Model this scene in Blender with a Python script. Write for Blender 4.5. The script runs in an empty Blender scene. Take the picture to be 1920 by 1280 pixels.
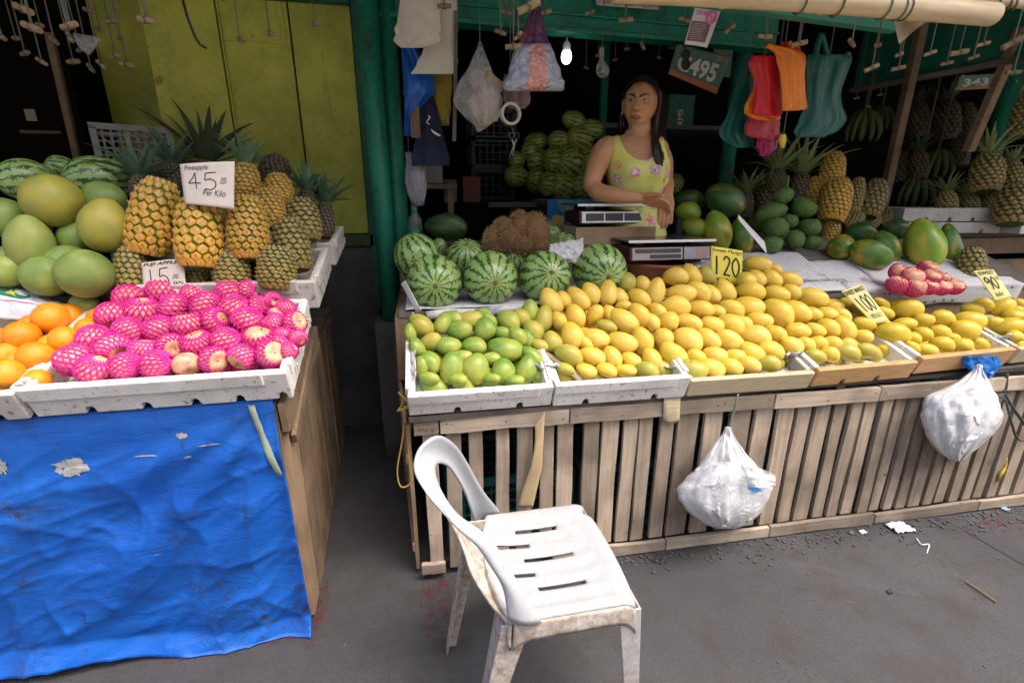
import bpy, bmesh, math, random
from mathutils import Vector, Matrix, Quaternion
from mathutils import noise as mnoise
R = math.radians
random.seed(11)
sc = bpy.context.scene
col = sc.collection

# ------------------------------------------------------------------ camera, sky, sun, exposure
CAMH = 1.30
PITCH, YAW, FPX = 17.0, 11.0, 886.0          # looking slightly down and to the right of the stall's normal
cam_d = bpy.data.cameras.new('camera'); cam = bpy.data.objects.new('camera', cam_d); col.objects.link(cam)
cam_d.sensor_fit = 'HORIZONTAL'; cam_d.sensor_width = 36.0; cam_d.lens = FPX / 1920 * 36.0
cam_d.clip_start = 0.02; cam_d.clip_end = 2000
cam.location = (0, 0, CAMH)
cam.rotation_euler = (R(90 - PITCH), 0, R(-YAW))
sc.camera = cam

SUN_EL, SUN_AZ = 64.0, 120.0                 # azimuth measured from +Y towards +X: high over the street, veiled by haze
wd = bpy.data.worlds.new('World'); sc.world = wd; wd.use_nodes = True
wn = wd.node_tree.nodes; wl = wd.node_tree.links
sky_n = wn.new('ShaderNodeTexSky'); sky_n.sky_type = 'NISHITA'; sky_n.sun_disc = False
sky_n.sun_elevation = R(SUN_EL); sky_n.sun_rotation = R(SUN_AZ)
sky_n.air_density = 0.8; sky_n.dust_density = 6.0; sky_n.ozone_density = 0.0
wl.new(sky_n.outputs[0], wn['Background'].inputs[0]); wn['Background'].inputs[1].default_value = 0.14
sun_d = bpy.data.lights.new('sun', 'SUN'); sun_d.energy = 0.5; sun_d.angle = R(40); sun_d.color = (1.0, 0.95, 0.88)
sun = bpy.data.objects.new('sun', sun_d); col.objects.link(sun)
sdir = Vector((math.sin(R(SUN_AZ)) * math.cos(R(SUN_EL)), math.cos(R(SUN_AZ)) * math.cos(R(SUN_EL)), math.sin(R(SUN_EL))))
sun.rotation_euler = sdir.to_track_quat('Z', 'Y').to_euler(); sun.location = (0, 0, 12)
sc.view_settings.view_transform = 'Standard'; sc.view_settings.look = 'None'
sc.view_settings.gamma = 1.0; sc.view_settings.use_curve_mapping = False
sc.view_settings.exposure = 1.78
sc.cycles.max_bounces = 8; sc.cycles.diffuse_bounces = 5; sc.cycles.transparent_max_bounces = 16
sc.cycles.use_denoising = True
sc.cycles.sample_clamp_indirect = 6

# ------------------------------------------------------------------ layout helpers (survey of the place from the photograph)
_y, _p = R(YAW), R(PITCH)
CF = Vector((math.sin(_y) * math.cos(_p), math.cos(_y) * math.cos(_p), -math.sin(_p)))
CR = Vector((math.cos(_y), -math.sin(_y), 0)); CU = CR.cross(CF)
CO = Vector((0, 0, CAMH))
def ray(x, y): return CF + CR * ((x - 960) / FPX) - CU * ((y - 640) / FPX)
def at(x, y, Y):
    d = ray(x, y); return CO + d * (Y / d.y)
def atz(x, y, z):
    d = ray(x, y); return CO + d * ((z - CAMH) / d.z)
def atx(x, y, X):
    d = ray(x, y); return CO + d * (X / d.x)
def atplane(x, y, p0, n):
    d = ray(x, y); return CO + d * ((p0 - CO).dot(n) / d.dot(n))
def mpp(p): return (p - CO).dot(CF) / FPX     # metres that one photograph pixel spans at p

# ------------------------------------------------------------------ object helpers
def link(o):
    col.objects.link(o); return o
def empty(name, loc=(0, 0, 0)):
    o = bpy.data.objects.new(name, None); o.location = loc; o.empty_display_size = 0.05
    return link(o)
def tag(o, label=None, cat=None, group=None, kind=None):
    if label: o['label'] = label
    if cat: o['category'] = cat
    if group: o['group'] = group
    if kind: o['kind'] = kind
    return o
ORD = ['zeroth','first','second','third','fourth','fifth','sixth','seventh','eighth','ninth','tenth','eleventh','twelfth','thirteenth',
       'fourteenth','fifteenth','sixteenth','seventeenth','eighteenth','nineteenth','twentieth','twenty-first','twenty-second','twenty-third','twenty-fourth']
def mobj(name, me, m=None, parent=None, M=None):
    o = bpy.data.objects.new(name, me)
    if m is not None and not me.materials: me.materials.append(m)
    if M is not None: o.matrix_world = M
    if parent is not None: o.parent = parent
    return link(o)
class MB:
    """collects vertices and faces of one mesh"""
    def __init__(s): s.v = []; s.f = []; s.mi = []
    def add(s, vs, fs, mi=0):
        b = len(s.v); s.v += [tuple(v) for v in vs]; s.f += [tuple(i + b for i in f) for f in fs]; s.mi += [mi] * len(fs); return s
    def box(s, x0, x1, y0, y1, z0, z1, M=None, mi=0):
        vs = [Vector((x, y, z)) for z in (z0, z1) for y in (y0, y1) for x in (x0, x1)]
        if M is not None: vs = [M @ v for v in vs]
        return s.add(vs, [(0, 2, 3, 1), (4, 5, 7, 6), (0, 1, 5, 4), (2, 6, 7, 3), (0, 4, 6, 2), (1, 3, 7, 5)], mi)
    def tube(s, pts, r, n=8, cap=True, mi=0, closed=False):
        pts = [Vector(p) for p in pts]; k = len(pts)
        rs = r if isinstance(r, (list, tuple)) else [r] * k
        rings = []; up = None
        for i, p in enumerate(pts):
            if closed: t = pts[(i + 1) % k] - pts[i - 1]
            else: t = pts[min(i + 1, k - 1)] - pts[max(i - 1, 0)]
            t = t.normalized() if t.length > 1e-9 else Vector((0, 0, 1))
            if up is None: up = Vector((0, 0, 1)) if abs(t.z) < .9 else Vector((1, 0, 0))
            a = t.cross(up)
            if a.length < 1e-6: a = t.orthogonal()
            a.normalize(); b = a.cross(t); up = b
            rings.append([p + (a * math.cos(2 * math.pi * j / n) + b * math.sin(2 * math.pi * j / n)) * rs[i] for j in range(n)])
        vs = [v for rg in rings for v in rg]; fs = []
        for i in range(k if closed else k - 1):
            i2 = (i + 1) % k
            for j in range(n): fs.append((i * n + j, i * n + (j + 1) % n, i2 * n + (j + 1) % n, i2 * n + j))
        if cap and not closed: fs.append(tuple(range(n - 1, -1, -1))); fs.append(tuple((k - 1) * n + j for j in range(n)))
        return s.add(vs, fs, mi)
    def lathe(s, prof, n=16, M=None, mi=0, fn=None):
        """prof: (r,z) from bottom to top, closed on the axis"""
        vs = []; fs = []; k = len(prof)
        for r, z in prof:
            for j in range(n):
                a = 2 * math.pi * j / n; v = Vector((r * math.cos(a), r * math.sin(a), z))
                if fn: v = fn(v, a)
                vs.append(M @ v if M is not None else v)
        for i in range(k - 1):
            for j in range(n): fs.append((i * n + j, i * n + (j + 1) % n, (i + 1) * n + (j + 1) % n, (i + 1) * n + j))
        fs.append(tuple(range(n - 1, -1, -1))); fs.append(tuple((k - 1) * n + j for j in range(n)))
        return s.add(vs, fs, mi)
    def grid(s, fn, nu, nv, mi=0, skip=None):
        vs = [fn(i / nu, j / nv) for j in range(nv + 1) for i in range(nu + 1)]
        fs = [(j * (nu + 1) + i, j * (nu + 1) + i + 1, (j + 1) * (nu + 1) + i + 1, (j + 1) * (nu + 1) + i) for j in range(nv) for i in range(nu) if not (skip and skip(i, j))]
        return s.add(vs, fs, mi)
    def prism(s, poly, h, M=None, mi=0):
        """poly: xy outline, extruded along +z by h"""
        n = len(poly)
        vs = [Vector((x, y, 0)) for x, y in poly] + [Vector((x, y, h)) for x, y in poly]
        if M is not None: vs = [M @ v for v in vs]
        return s.add(vs, [tuple(range(n - 1, -1, -1)), tuple(range(n, 2 * n))] + [(i, (i + 1) % n, (i + 1) % n + n, i + n) for i in range(n)], mi)
    def mesh(s, name, smooth=False, recalc=True):
        me = bpy.data.meshes.new(name); me.from_pydata(s.v, [], s.f)
        if any(s.mi): me.polygons.foreach_set('material_index', s.mi)
        if recalc:
            bm = bmesh.new(); bm.from_mesh(me); bmesh.ops.recalc_face_normals(bm, faces=bm.faces); bm.to_mesh(me); bm.free()
        if smooth: me.polygons.foreach_set('use_smooth', [True] * len(me.polygons))
        me.update(); return me
    def build(s, name, m, parent=None, smooth=False, bevel=0, solid=0, subsurf=0, M=None, recalc=True, seg=2):
        me = s.mesh(name, smooth, recalc)
        ms = m if isinstance(m, (list, tuple)) else [m]
        for x in ms: me.materials.append(x)
        o = mobj(name, me, None, parent, M)
        if solid:
            d = o.modifiers.new('s', 'SOLIDIFY'); d.thickness = solid; d.offset = 0
        if bevel:
            d = o.modifiers.new('b', 'BEVEL'); d.width = bevel; d.segments = seg; d.limit_method = 'ANGLE'; d.angle_limit = R(40)
            if not smooth: me.polygons.foreach_set('use_smooth', [True] * len(me.polygons)); d.harden_normals = True
        if subsurf:
            d = o.modifiers.new('u', 'SUBSURF'); d.levels = d.render_levels = subsurf
        return o
def fit(A, B, r, t=(0, 0, 1)):
    return A
def basis(o, z, x=None):
    """matrix with origin o and local z along z, local x near x"""
    z = Vector(z).normalized(); x = Vector(x) if x is not None else z.orthogonal()
    x = (x - z * x.dot(z)); x = x.normalized() if x.length > 1e-6 else z.orthogonal().normalized()
    y = z.cross(x); M = Matrix((x, y, z)).transposed().to_4x4(); M.translation = o; return M
def copy_tree(o, parent=None):
    c = o.copy(); col.objects.link(c); c.parent = parent
    for ch in o.children: copy_tree(ch, c)
    return c
def spline(pts, n):
    """Catmull-Rom through pts"""
    P = [Vector(p) for p in pts]; P = [P[0] * 2 - P[1]] + P + [P[-1] * 2 - P[-2]]; out = []
    k = len(P) - 3
    for i in range(n + 1):
        t = i / n * k; a = min(int(t), k - 1); t -= a; p0, p1, p2, p3 = P[a:a + 4]
        out.append(.5 * ((2 * p1) + (p2 - p0) * t + (2 * p0 - 5 * p1 + 4 * p2 - p3) * t * t + (3 * p1 - p0 - 3 * p2 + p3) * t ** 3))
    return out
def nz(p, s=1.0): return mnoise.noise(Vector(p) * s)

# ------------------------------------------------------------------ materials
MATS = {}
class Mat:
    def __init__(s, name):
        s.m = bpy.data.materials.new(name); s.m.use_nodes = True; s.n = s.m.node_tree.nodes; s.l = s.m.node_tree.links
        s.b = s.n['Principled BSDF']; s.tc = s.n.new('ShaderNodeTexCoord'); MATS[name] = s.m
    def node(s, t, **k):
        n = s.n.new('ShaderNode' + t)
        for a, v in k.items():
            if a.startswith('i_'): n.inputs[int(a[2:]) if a[2:].isdigit() else a[2:].replace('_', ' ')].default_value = v
            else: setattr(n, a, v)
        return n
    def coord(s, scale=(1, 1, 1), kind='Object', rand=True):
        mp = s.node('Mapping'); s.l.new(s.tc.outputs[kind], mp.inputs[0]); mp.inputs['Scale'].default_value = scale if isinstance(scale, tuple) else (scale,) * 3
        if rand:
            oi = s.node('ObjectInfo'); c = s.node('CombineXYZ'); m = s.node('Math', operation='MULTIPLY', i_1=37.0); s.l.new(oi.outputs['Random'], m.inputs[0])
            for i in range(3): s.l.new(m.outputs[0], c.inputs[i])
            s.l.new(c.outputs[0], mp.inputs['Location'])
        return mp.outputs[0]
    def noise(s, scale=5, detail=4, rough=.6, co=None, dist=0):
        n = s.node('TexNoise'); n.inputs['Scale'].default_value = scale; n.inputs['Detail'].default_value = detail
        n.inputs['Roughness'].default_value = rough; n.inputs['Distortion'].default_value = dist
        s.l.new(co if co is not None else s.coord(), n.inputs[0]); return n.outputs[0]
    def ramp(s, f, a, b, ca=0, cb=1):
        """map f from [a,b] to [ca,cb] (numbers), clamped"""
        n = s.node('MapRange'); n.inputs[1].default_value = a; n.inputs[2].default_value = b; n.inputs[3].default_value = ca; n.inputs[4].default_value = cb
        s.l.new(f, n.inputs[0]); return n.outputs[0]
    def mix(s, fac, a, b, mode='MIX'):
        n = s.node('Mix', data_type='RGBA', blend_type=mode)
        for sock, v in ((n.inputs[0], fac), (n.inputs[6], a), (n.inputs[7], b)):
            if hasattr(v, 'links') or isinstance(v, bpy.types.NodeSocket): s.l.new(v, sock)
            elif isinstance(v, (int, float)): sock.default_value = v
            else: sock.default_value = tuple(v) + (1,) if len(v) == 3 else v
        return n.outputs[2]
    def math(s, op, a, b=0.0, c=0.0):
        n = s.node('Math', operation=op)
        for i, v in enumerate((a, b, c)):
            if isinstance(v, bpy.types.NodeSocket): s.l.new(v, n.inputs[i])
            else: n.inputs[i].default_value = v
        return n.outputs[0]
    def color(s, c):
        if isinstance(c, bpy.types.NodeSocket): s.l.new(c, s.b.inputs['Base Color'])
        else: s.b.inputs['Base Color'].default_value = tuple(c) + (1,)
        return s
    def rough(s, r):
        if isinstance(r, bpy.types.NodeSocket): s.l.new(r, s.b.inputs['Roughness'])
        else: s.b.inputs['Roughness'].default_value = r
        return s
    def bump(s, h, strength=.3, dist=.01):
        n = s.node('Bump'); n.inputs['Strength'].default_value = strength; n.inputs['Distance'].default_value = dist
        s.l.new(h, n.inputs['Height']); s.l.new(n.outputs[0], s.b.inputs['Normal']); return s
    def set(s, **k):
        for a, v in k.items(): s.b.inputs[a.replace('_', ' ')].default_value = v
        return s
    def rnd(s):
        return s.node('ObjectInfo').outputs['Random']
def simple(name, c, rough=.6, c2=None, scale=8, bump=0, bscale=40, bdist=.004, **k):
    x = Mat(name); x.rough(rough)
    if c2 is not None: x.color(x.mix(x.ramp(x.noise(scale, 5, .65), .3, .7), c, c2))
    else: x.color(c)
    if bump: x.bump(x.noise(bscale, 4), bump, bdist)
    x.set(**k); return x.m

def m_wood(name, c1, c2, axis=2, dark=(.035, .028, .02), rough=.8):
    x = Mat(name); sc_ = [60, 60, 60]; sc_[axis] = 3.0
    g = x.noise(1.0, 6, .7, x.coord(tuple(sc_))); big = x.noise(4, 3, .6)
    c = x.mix(x.ramp(g, .3, .72), c1, c2)
    c = x.mix(x.ramp(big, .42, .70, 0, .75), c, tuple(v * .38 for v in c1))
    t = x.node('HueSaturation'); x.l.new(c, t.inputs['Color']); x.l.new(x.ramp(x.rnd(), 0, 1, .68, 1.22), t.inputs['Value'])
    sp = x.noise(55, 2, .5); c = x.mix(x.ramp(sp, .70, .76, 0, .8), t.outputs[0], dark)
    x.color(c).rough(rough).bump(g, .35, .002); return x.m
wood_pale = m_wood('weathered_slat_wood', (.28, .215, .15), (.52, .425, .33))
wood_side = m_wood('dark_slat_wood', (.22, .15, .09), (.36, .25, .16))
wood_rail = m_wood('weathered_rail_wood', (.29, .23, .165), (.50, .415, .325), axis=0)
wood_dark = m_wood('dark_rail_wood', (.10, .085, .07), (.20, .17, .14), axis=0)
wood_post = m_wood('brown_post_wood', (.16, .10, .06), (.30, .20, .12))
wood_box = m_wood('light_box_wood', (.52, .35, .19), (.68, .50, .31), axis=0)
peg_m = m_wood('peg_wood', (.26, .17, .085), (.42, .30, .17), axis=0)

def m_foam(name, c, dirt):
    x = Mat(name); cell = x.node('TexVoronoi'); cell.inputs['Scale'].default_value = 160; x.l.new(x.coord(), cell.inputs[0])
    n1 = x.noise(7, 6, .7); n2 = x.noise(70, 3, .6)
    base = x.mix(x.ramp(n1, .35, .75, 0, dirt), c, (.36, .33, .29)); base = x.mix(x.ramp(n2, .60, .70, 0, .8), base, (.12, .105, .09))
    x.color(base).rough(.75).bump(cell.outputs['Distance'], .12, .002); return x.m
foam = m_foam('white_foam', (.82, .81, .78), .6); foam_dirty = m_foam('dirty_foam', (.60, .58, .54), .9)
def m_tape(name, c):
    x = Mat(name); n1 = x.noise(3, 3, .6, x.coord((6, 6, 40))); x.color(x.mix(x.ramp(n1, .3, .7), c, tuple(v * .72 for v in c))).rough(.32).bump(n1, .4, .004); return x.m
tape_tan = m_tape('tan_tape', (.62, .52, .33)); tape_orange = m_tape('orange_tape', (.68, .40, .17))
green_paint = Mat('green_paint'); _g = green_paint
_n = _g.noise(9, 6, .7); _n2 = _g.noise(40, 4, .7)
_c = _g.mix(_g.ramp(_n, .35, .7), (.006, .18, .105), (.012, .25, .155)); _c = _g.mix(_g.ramp(_g.noise(16, 7, .8, _g.coord((1, 1, .35))), .52, .64, 0, .8), _c, (.04, .045, .03))
_c = _g.mix(_g.ramp(_g.noise(5, 5, .7), .69, .72, 0, .9), _c, (.42, .10, .03))
_g.color(_c).rough(.42).bump(_n2, .15, .002); green_paint = _g.m
_g = Mat('dark_green_paint'); _n = _g.noise(14, 6, .75); _g.color(_g.mix(_g.ramp(_n, .3, .7), (.004, .085, .055), (.006, .14, .09))).rough(.55).bump(_n, .2, .003); green_dark = _g.m
_g = Mat('lime_panel_paint'); _n = _g.noise(2.2, 6, .68); _s = _g.noise(3.5, 6, .8); _v = _g.noise(1, 5, .7, _g.coord((14, 14, 1.6)))
_c = _g.mix(_g.ramp(_n, .35, .68), (.42, .45, .045), (.56, .58, .085)); _c = _g.mix(_g.ramp(_s, .44, .70, 0, .85), _c, (.24, .26, .04)); _c = _g.mix(_g.ramp(_v, .60, .72, 0, .5), _c, (.11, .11, .025))
_c = _g.mix(_g.ramp(_g.noise(30, 3, .6), .70, .73, 0, .8), _c, (.05, .045, .02)); _c = _g.mix(_g.ramp(_g.noise(6, 3, .6), .735, .75, 0, .8), _c, (.38, .32, .22))
_g.color(_c).rough(.5).bump(_n, .15, .004); lime = _g.m
def m_ground():
    x = Mat('concrete_ground'); co = x.coord(1, 'Object', False)
    a = x.noise(1.3, 6, .65, co); b = x.noise(110, 4, .75, co); d = x.noise(7, 6, .7, co)
    c = x.mix(x.ramp(a, .3, .7), (.052, .054, .060), (.088, .089, .094)); c = x.mix(x.ramp(b, .3, .75, 0, .8), c, (.032, .031, .031)); c = x.mix(x.ramp(d, .48, .66, 0, .8), c, (.042, .038, .036)); c = x.mix(x.ramp(x.noise(2.1, 7, .75, co, .6), .58, .72, 0, .6), c, (.105, .106, .109)); c = x.mix(x.ramp(x.noise(19, 4, .7, co), .66, .72, 0, .6), c, (.022, .02, .02))
    sp = x.noise(330, 2, .5, co); c = x.mix(x.ramp(sp, .70, .75, 0, .5), c, (.26, .25, .24))
    x.color(c).rough(.85).bump(b, .9, .008); return x.m
ground_m = m_ground()
concrete = simple('grey_concrete', (.10, .10, .105), .85, (.055, .055, .058), 6, .4, 60)
_g = Mat('red_floor_paint'); _tr = _g.node('BsdfTransparent'); _mx = _g.node('MixShader'); _out = _g.n['Material Output']
_g.color((.13, .018, .022)).rough(.8)
_f = _g.math('MULTIPLY', _g.ramp(_g.noise(22, 6, .8, _g.coord(1, 'Object')), .48, .62), .6)
_g.l.new(_f, _mx.inputs[0]); _g.l.new(_tr.outputs[0], _mx.inputs[1]); _g.l.new(_g.b.outputs[0], _mx.inputs[2]); _g.l.new(_mx.outputs[0], _out.inputs[0]); red_paint = _g.m
dark_wall = simple('shade_dark_wall', (.008, .006, .0045), .9, (.005, .004, .0035), 3, Specular_IOR_Level=.08)  # near-black base colour stands in for the deep interior shade
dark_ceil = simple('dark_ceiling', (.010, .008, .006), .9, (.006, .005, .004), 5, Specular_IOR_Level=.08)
roof_m = simple('roof_sheet', (.30, .29, .27), .6, (.2, .19, .18), 3)
render_m = simple('blocker_wall_render', (.45, .43, .38), .85, (.36, .34, .3), 2)
string_m = simple('string', (.16, .14, .10), .8, (.09, .085, .065)); string_green = simple('green_string', (.12, .17, .12), .7); string_yellow = simple('yellow_rope', (.42, .26, .06), .7)
black_m = simple('black_plastic', (.015, .015, .016), .45)
ink = simple('black_ink', (.012, .012, .014), .7)
paper = simple('sign_paper', (.68, .64, .58), .8, (.56, .52, .46), 6, .2, 8, .01)
paper_yellow = simple('yellow_card', (.82, .70, .10), .6, (.78, .64, .08), 5)
paper_pale = simple('pale_yellow_card', (.72, .66, .26), .65, (.64, .58, .2), 5)
# ------------------------------------------------------------------ ground
b = MB(); b.grid(lambda u, v: ((u - .5) * 600, (v - .5) * 600, 0), 60, 60)
g = b.build('ground', ground_m); tag(g, kind='structure')
for i, (pts, w) in enumerate([(((800, 1082), (850, 1300)), .004), (((722, 700), (722, 960)), .003), (((722, 960), (732, 1300)), .003), (((1795, 985), (1960, 1082)), .005)]):
    A, B = atz(*pts[0], .002), atz(*pts[1], .002); d = (B - A).normalized(); s_ = Vector((-d.y, d.x, 0)) * w / 2
    b = MB(); b.grid(lambda u, v: A.lerp(B, v) + s_ * (2 * u - 1) + Vector((nz((v * 6, i, 0)) * .006, 0, .002)), 1, 30)
    o = b.build('ground_joint', simple('joint_dirt%d' % i, (.05, .048, .046), .9), g)
for i, (cx, cy, rx, ry) in enumerate([(818, 1130, .055, .17), (592, 1150, .035, .13), (330, 1215, .12, .05), (1880, 985, .18, .04), (520, 1185, .09, .04)]):
    c = atz(cx, cy, .004)
    b = MB(); n = 28; vs = [c] + [c + Vector((math.cos(2 * math.pi * k / n) * rx * (1 + .4 * nz((k * .9, i, 0))), math.sin(2 * math.pi * k / n) * ry * (1 + .4 * nz((k * .9, i, 3))), 0)) for k in range(n)]
    b.add(vs, [(0, 1 + k, 1 + (k + 1) % n) for k in range(n)]); b.build('paint_mark', red_paint, g)

# ------------------------------------------------------------------ unseen street behind the photographer, added to bounce light
road_m = simple('pale_bounce_road', (.42, .40, .36), .9, (.36, .34, .30), .6, .3, 40)
b = MB(); b.grid(lambda u, v: (-60 + 120 * u, -1.6 - 6.6 * v, .004), 40, 6); o = b.build('road', road_m); tag(o, kind='structure')  # unseen pale surface, added to bounce light into the stalls
for k, (x0, x1, h, c) in enumerate([(-22, -9.5, 8.6, (.55, .50, .42)), (-9.3, 1.5, 9.2, (.58, .53, .45)), (1.7, 12, 8.4, (.52, .48, .40)), (12.2, 24, 9.4, (.55, .51, .44))]):  # unseen houses, added to bounce light and block the low sky
    hs = empty('added_house', ((x0 + x1) / 2, -10.5, 0)); tag(hs, 'unseen house across the street added to shape the light, %s from the left seen from the stalls' % ['first', 'second', 'third', 'fourth'][k], 'house', 'added houses across the street')
    cx = (x0 + x1) / 2; w = (x1 - x0) / 2; wm = simple('house_render%d' % k, c, .9, tuple(v * .85 for v in c), 1.2)
    b = MB(); b.box(-w, w, -6, 0, 0, h); b.build('wall', wm, hs)
    b = MB(); b.box(-w - .2, w + .2, -6.2, .35, h + .002, h + .16); b.build('roof', simple('house_roof%d' % k, (.35, .30, .26), .8), hs)
    for i in range(3):
        for z in (1.0, 3.4, 5.8):
            b = MB(); xx = -w + (i + .5) * 2 * w / 3; b.box(xx - .6, xx + .6, .003, .03, z, z + 1.3); wi = b.build('window', simple('window_glass%d%d%d' % (k, i, int(z)), (.05, .07, .08), .15), hs)
            b = MB(); b.box(xx - .7, xx + .7, .003, .10, z - .08, z - .003); b.build('sill', wm, wi)

# ------------------------------------------------------------------ the building: roofs, walls and ceiling around the dark stalls
bld = empty('market_building', (0, 4, 0)); bld.location = (0, 0, 0)
tag(bld, 'dim market building with walls and ceiling coloured near black for shade behind the stalls', 'building')
def part(name, m, parent, fn, **k):
    b = MB(); fn(b); return b.build(name, m, parent, **k)
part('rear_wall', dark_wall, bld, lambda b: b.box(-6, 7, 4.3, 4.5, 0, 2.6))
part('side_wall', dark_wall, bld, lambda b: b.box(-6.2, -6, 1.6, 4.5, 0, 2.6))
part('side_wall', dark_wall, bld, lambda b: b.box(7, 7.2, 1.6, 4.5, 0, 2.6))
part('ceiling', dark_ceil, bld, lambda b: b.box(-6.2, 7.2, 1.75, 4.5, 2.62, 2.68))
part('blocker_storey', render_m, bld, lambda b: b.box(-8, 9, 2.2, 9, 2.75, 7.5))  # unseen storey, added as a sun blocker
part('awning_roof', roof_m, bld, lambda b: b.grid(lambda u, v: (-6.2 + 13.4 * u, 1.10 + 1.30 * v, 2.42 + .16 * v + .014 * math.sin(u * 540)), 540, 2), solid=.006)
part('ceiling_joist', wood_dark, bld, lambda b: b.box(-6, 7, 1.95, 2.0, 2.44, 2.5))
part('ceiling_joist', wood_dark, bld, lambda b: b.box(-6, 7, 2.95, 3.0, 2.54, 2.6))
part('ceiling_joist', wood_dark, bld, lambda b: b.box(-6, 7, 1.42, 1.47, 2.40, 2.455))

# ------------------------------------------------------------------ lime green panel wall
PY = 2.69
xl, xr = at(282, 128, PY).x, at(690, 400, PY).x
s1, s2 = at(420, 120, PY).x, at(560, 190, PY).x
zb, zt = at(690, 437, PY).z, at(660, 14, PY).z
pw = empty('panel_wall', ((xl + xr) / 2, PY, 0)); pw.location = (0, 0, 0)
tag(pw, 'lime yellow painted plywood wall of tall panels beside the green pipe posts', 'wall')
for a, c, t in ((xl, s1, 0), (s1, s2, .004), (s2, xr, .001)):
    part('panel', lime, pw, lambda b: b.box(a + .004, c - .004, PY - t, PY + .02, zb, zt + .5), bevel=.002)
zq = at(480, 80, PY).z
part('batten', lime, pw, lambda b: b.box(s1 + .01, s2 - .01, PY - .012, PY - .0045, zq - .002, zq + .004))
part('batten', lime, pw, lambda b: b.box(s1 + .012, s1 + .016, PY - .012, PY - .0045, zb, zt))
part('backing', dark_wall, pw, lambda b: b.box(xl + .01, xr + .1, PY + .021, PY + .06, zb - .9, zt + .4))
part('top_rail', green_dark, pw, lambda b: b.box(s1, xr, PY - .05, PY - .006, zt, zt + .12), bevel=.003)
part('ledge', simple('ledge_green', (.06, .085, .02), .6, (.03, .05, .02)), pw, lambda b: b.box(xl, xr + .02, PY - .03, PY + .02, zb - .065, zb - .003), bevel=.003)
part('base_wall', concrete, pw, lambda b: b.box(xl, xr + .02, PY - .01, PY + .02, 0, zb - .068))
part('end_strip', green_dark, pw, lambda b: b.box(xr + .003, xr + .075, PY - .03, PY + .02, zb - .4, zt + .12))
part('return_wall', lime, pw, lambda b: b.box(xl, xl + .02, PY + .065, 4.25, 0, zt + .3))
part('knot_hole', simple('raw_wood_spot', (.32, .2, .1), .8), pw, lambda b: b.add([at(297 + 7 * math.cos(k / 3), 151 + 9 * math.sin(k / 3), PY - .003) for k in range(19)], [tuple(range(19))]))
iw = MB(); iw.box(at(205, 200, 3.7).x, at(330, 200, 3.7).x, 3.7, 3.74, .3, 2.5); o = iw.build('inner_wall', lime); tag(o, 'shaded lime green wall in the dark behind the leaning pole', 'wall')

# ------------------------------------------------------------------ posts
def pipe(name, x, y, r, z0, z1, label, m=green_paint, base=True, lean=(0, 0)):
    t = empty(name, (x, y, 0)); tag(t, label, 'post')
    b = MB(); b.tube([(0, 0, z0), (lean[0] * .3, lean[1] * .3, z0 + (z1 - z0) * .3), (lean[0], lean[1], z1)], r, 20); b.build('pipe', m, t, smooth=True)
    b = MB(); zc = z0 + (z1 - z0) * .32; b.tube([(0, 0, zc - .008), (0, 0, zc + .008)], r + .003, 20); b.build('collar', m, t)
    if base:
        b = MB(); b.box(-r * 1.7, r * 1.7, -r * 1.7, r * 1.7, 0, z0); b.build('footing', concrete, t, bevel=.006)
    return t
pA = at(707, 250, 2.35); pB = at(738, 250, 2.42)
pipe('pipe_post', pA.x, 2.35, .045, .72, 2.6, 'green painted steel pipe post nearest the lime panel wall')
pipe('pipe_post', pB.x, 2.42, .043, .72, 2.6, 'green painted steel pipe post touching the white hanging sack')
pC = at(1366, 290, 2.75); pipe('pipe_post', pC.x, 2.75, .042, .0, 2.6, 'green pipe post standing between the papayas and hanging green bags', base=False)
pD = at(1130, 215, 3.3); pipe('pipe_post', pD.x, 3.3, .027, .0, 2.6, 'thin green post just left of the woman in the dark', base=False)
pE = at(1880, 220, 2.45); pipe('pipe_post', pE.x, 2.45, .045, .0, 2.6, 'green pipe post at the far right among dark pineapples', base=False)

# ------------------------------------------------------------------ beams
def bar(name, A, B, w, h, m, parent=None, off=0, bevel=.004):
    """a straight timber from A to B, w wide (sideways), h high; A and B on its lower centre line"""
    A, B = Vector(A), Vector(B); d = (B - A); L = d.length; M = basis(A, Vector((0, 0, 1)) if abs(d.normalized().z) < .9 else Vector((0, 1, 0)), d)
    x = d.normalized(); z = Vector((0, 0, 1)) if abs(x.z) < .9 else Vector((0, 1, 0)); z = (z - x * z.dot(x)).normalized(); y = z.cross(x)
    M = Matrix((x, y, z)).transposed().to_4x4(); M.translation = A
    b = MB(); b.box(0, L, -w / 2, w / 2, 0, h); return b.build(name, m, parent, M=M, bevel=bevel)
B0 = at(860, 40, 2.45); B1 = atz(1448, 90, B0.z); B00 = B0 + (B0 - B1) * .25
bt = empty('green_beam'); tag(bt, 'long dark green painted roof beam over the woman', 'beam')
bar('web', B00, B1, .05, .26, green_paint, bt); bar('lower_flange', B00 - Vector((0, .012, .022)), B1 - Vector((0, .012, .022)), .085, .02, green_paint, bt)
bar('upper_ledge', B00 + Vector((0, -.034, .05)), B1 + Vector((0, -.034, .05)), .016, .012, green_paint, bt)
zc = at(1677, 62, 1.85).z; C0 = atz(1300, 10, zc); C1 = at(1677, 62, 1.85)
o = bar('roof_purlin', C0, C1, .045, .075, simple('faded_green_paint', (.03, .21, .14), .6, (.05, .26, .19), 8, .2, 50)); tag(o, 'faded green timber purlin slanting under the bamboo pole', 'beam')
F0 = at(1600, 166, 3.0); F1 = atz(1925, 104, F0.z); d = (F1 - F0); F2 = F0 + d * 1.25
b = MB(); nrm = Vector((-d.y, d.x, 0)).normalized() * .03
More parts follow.
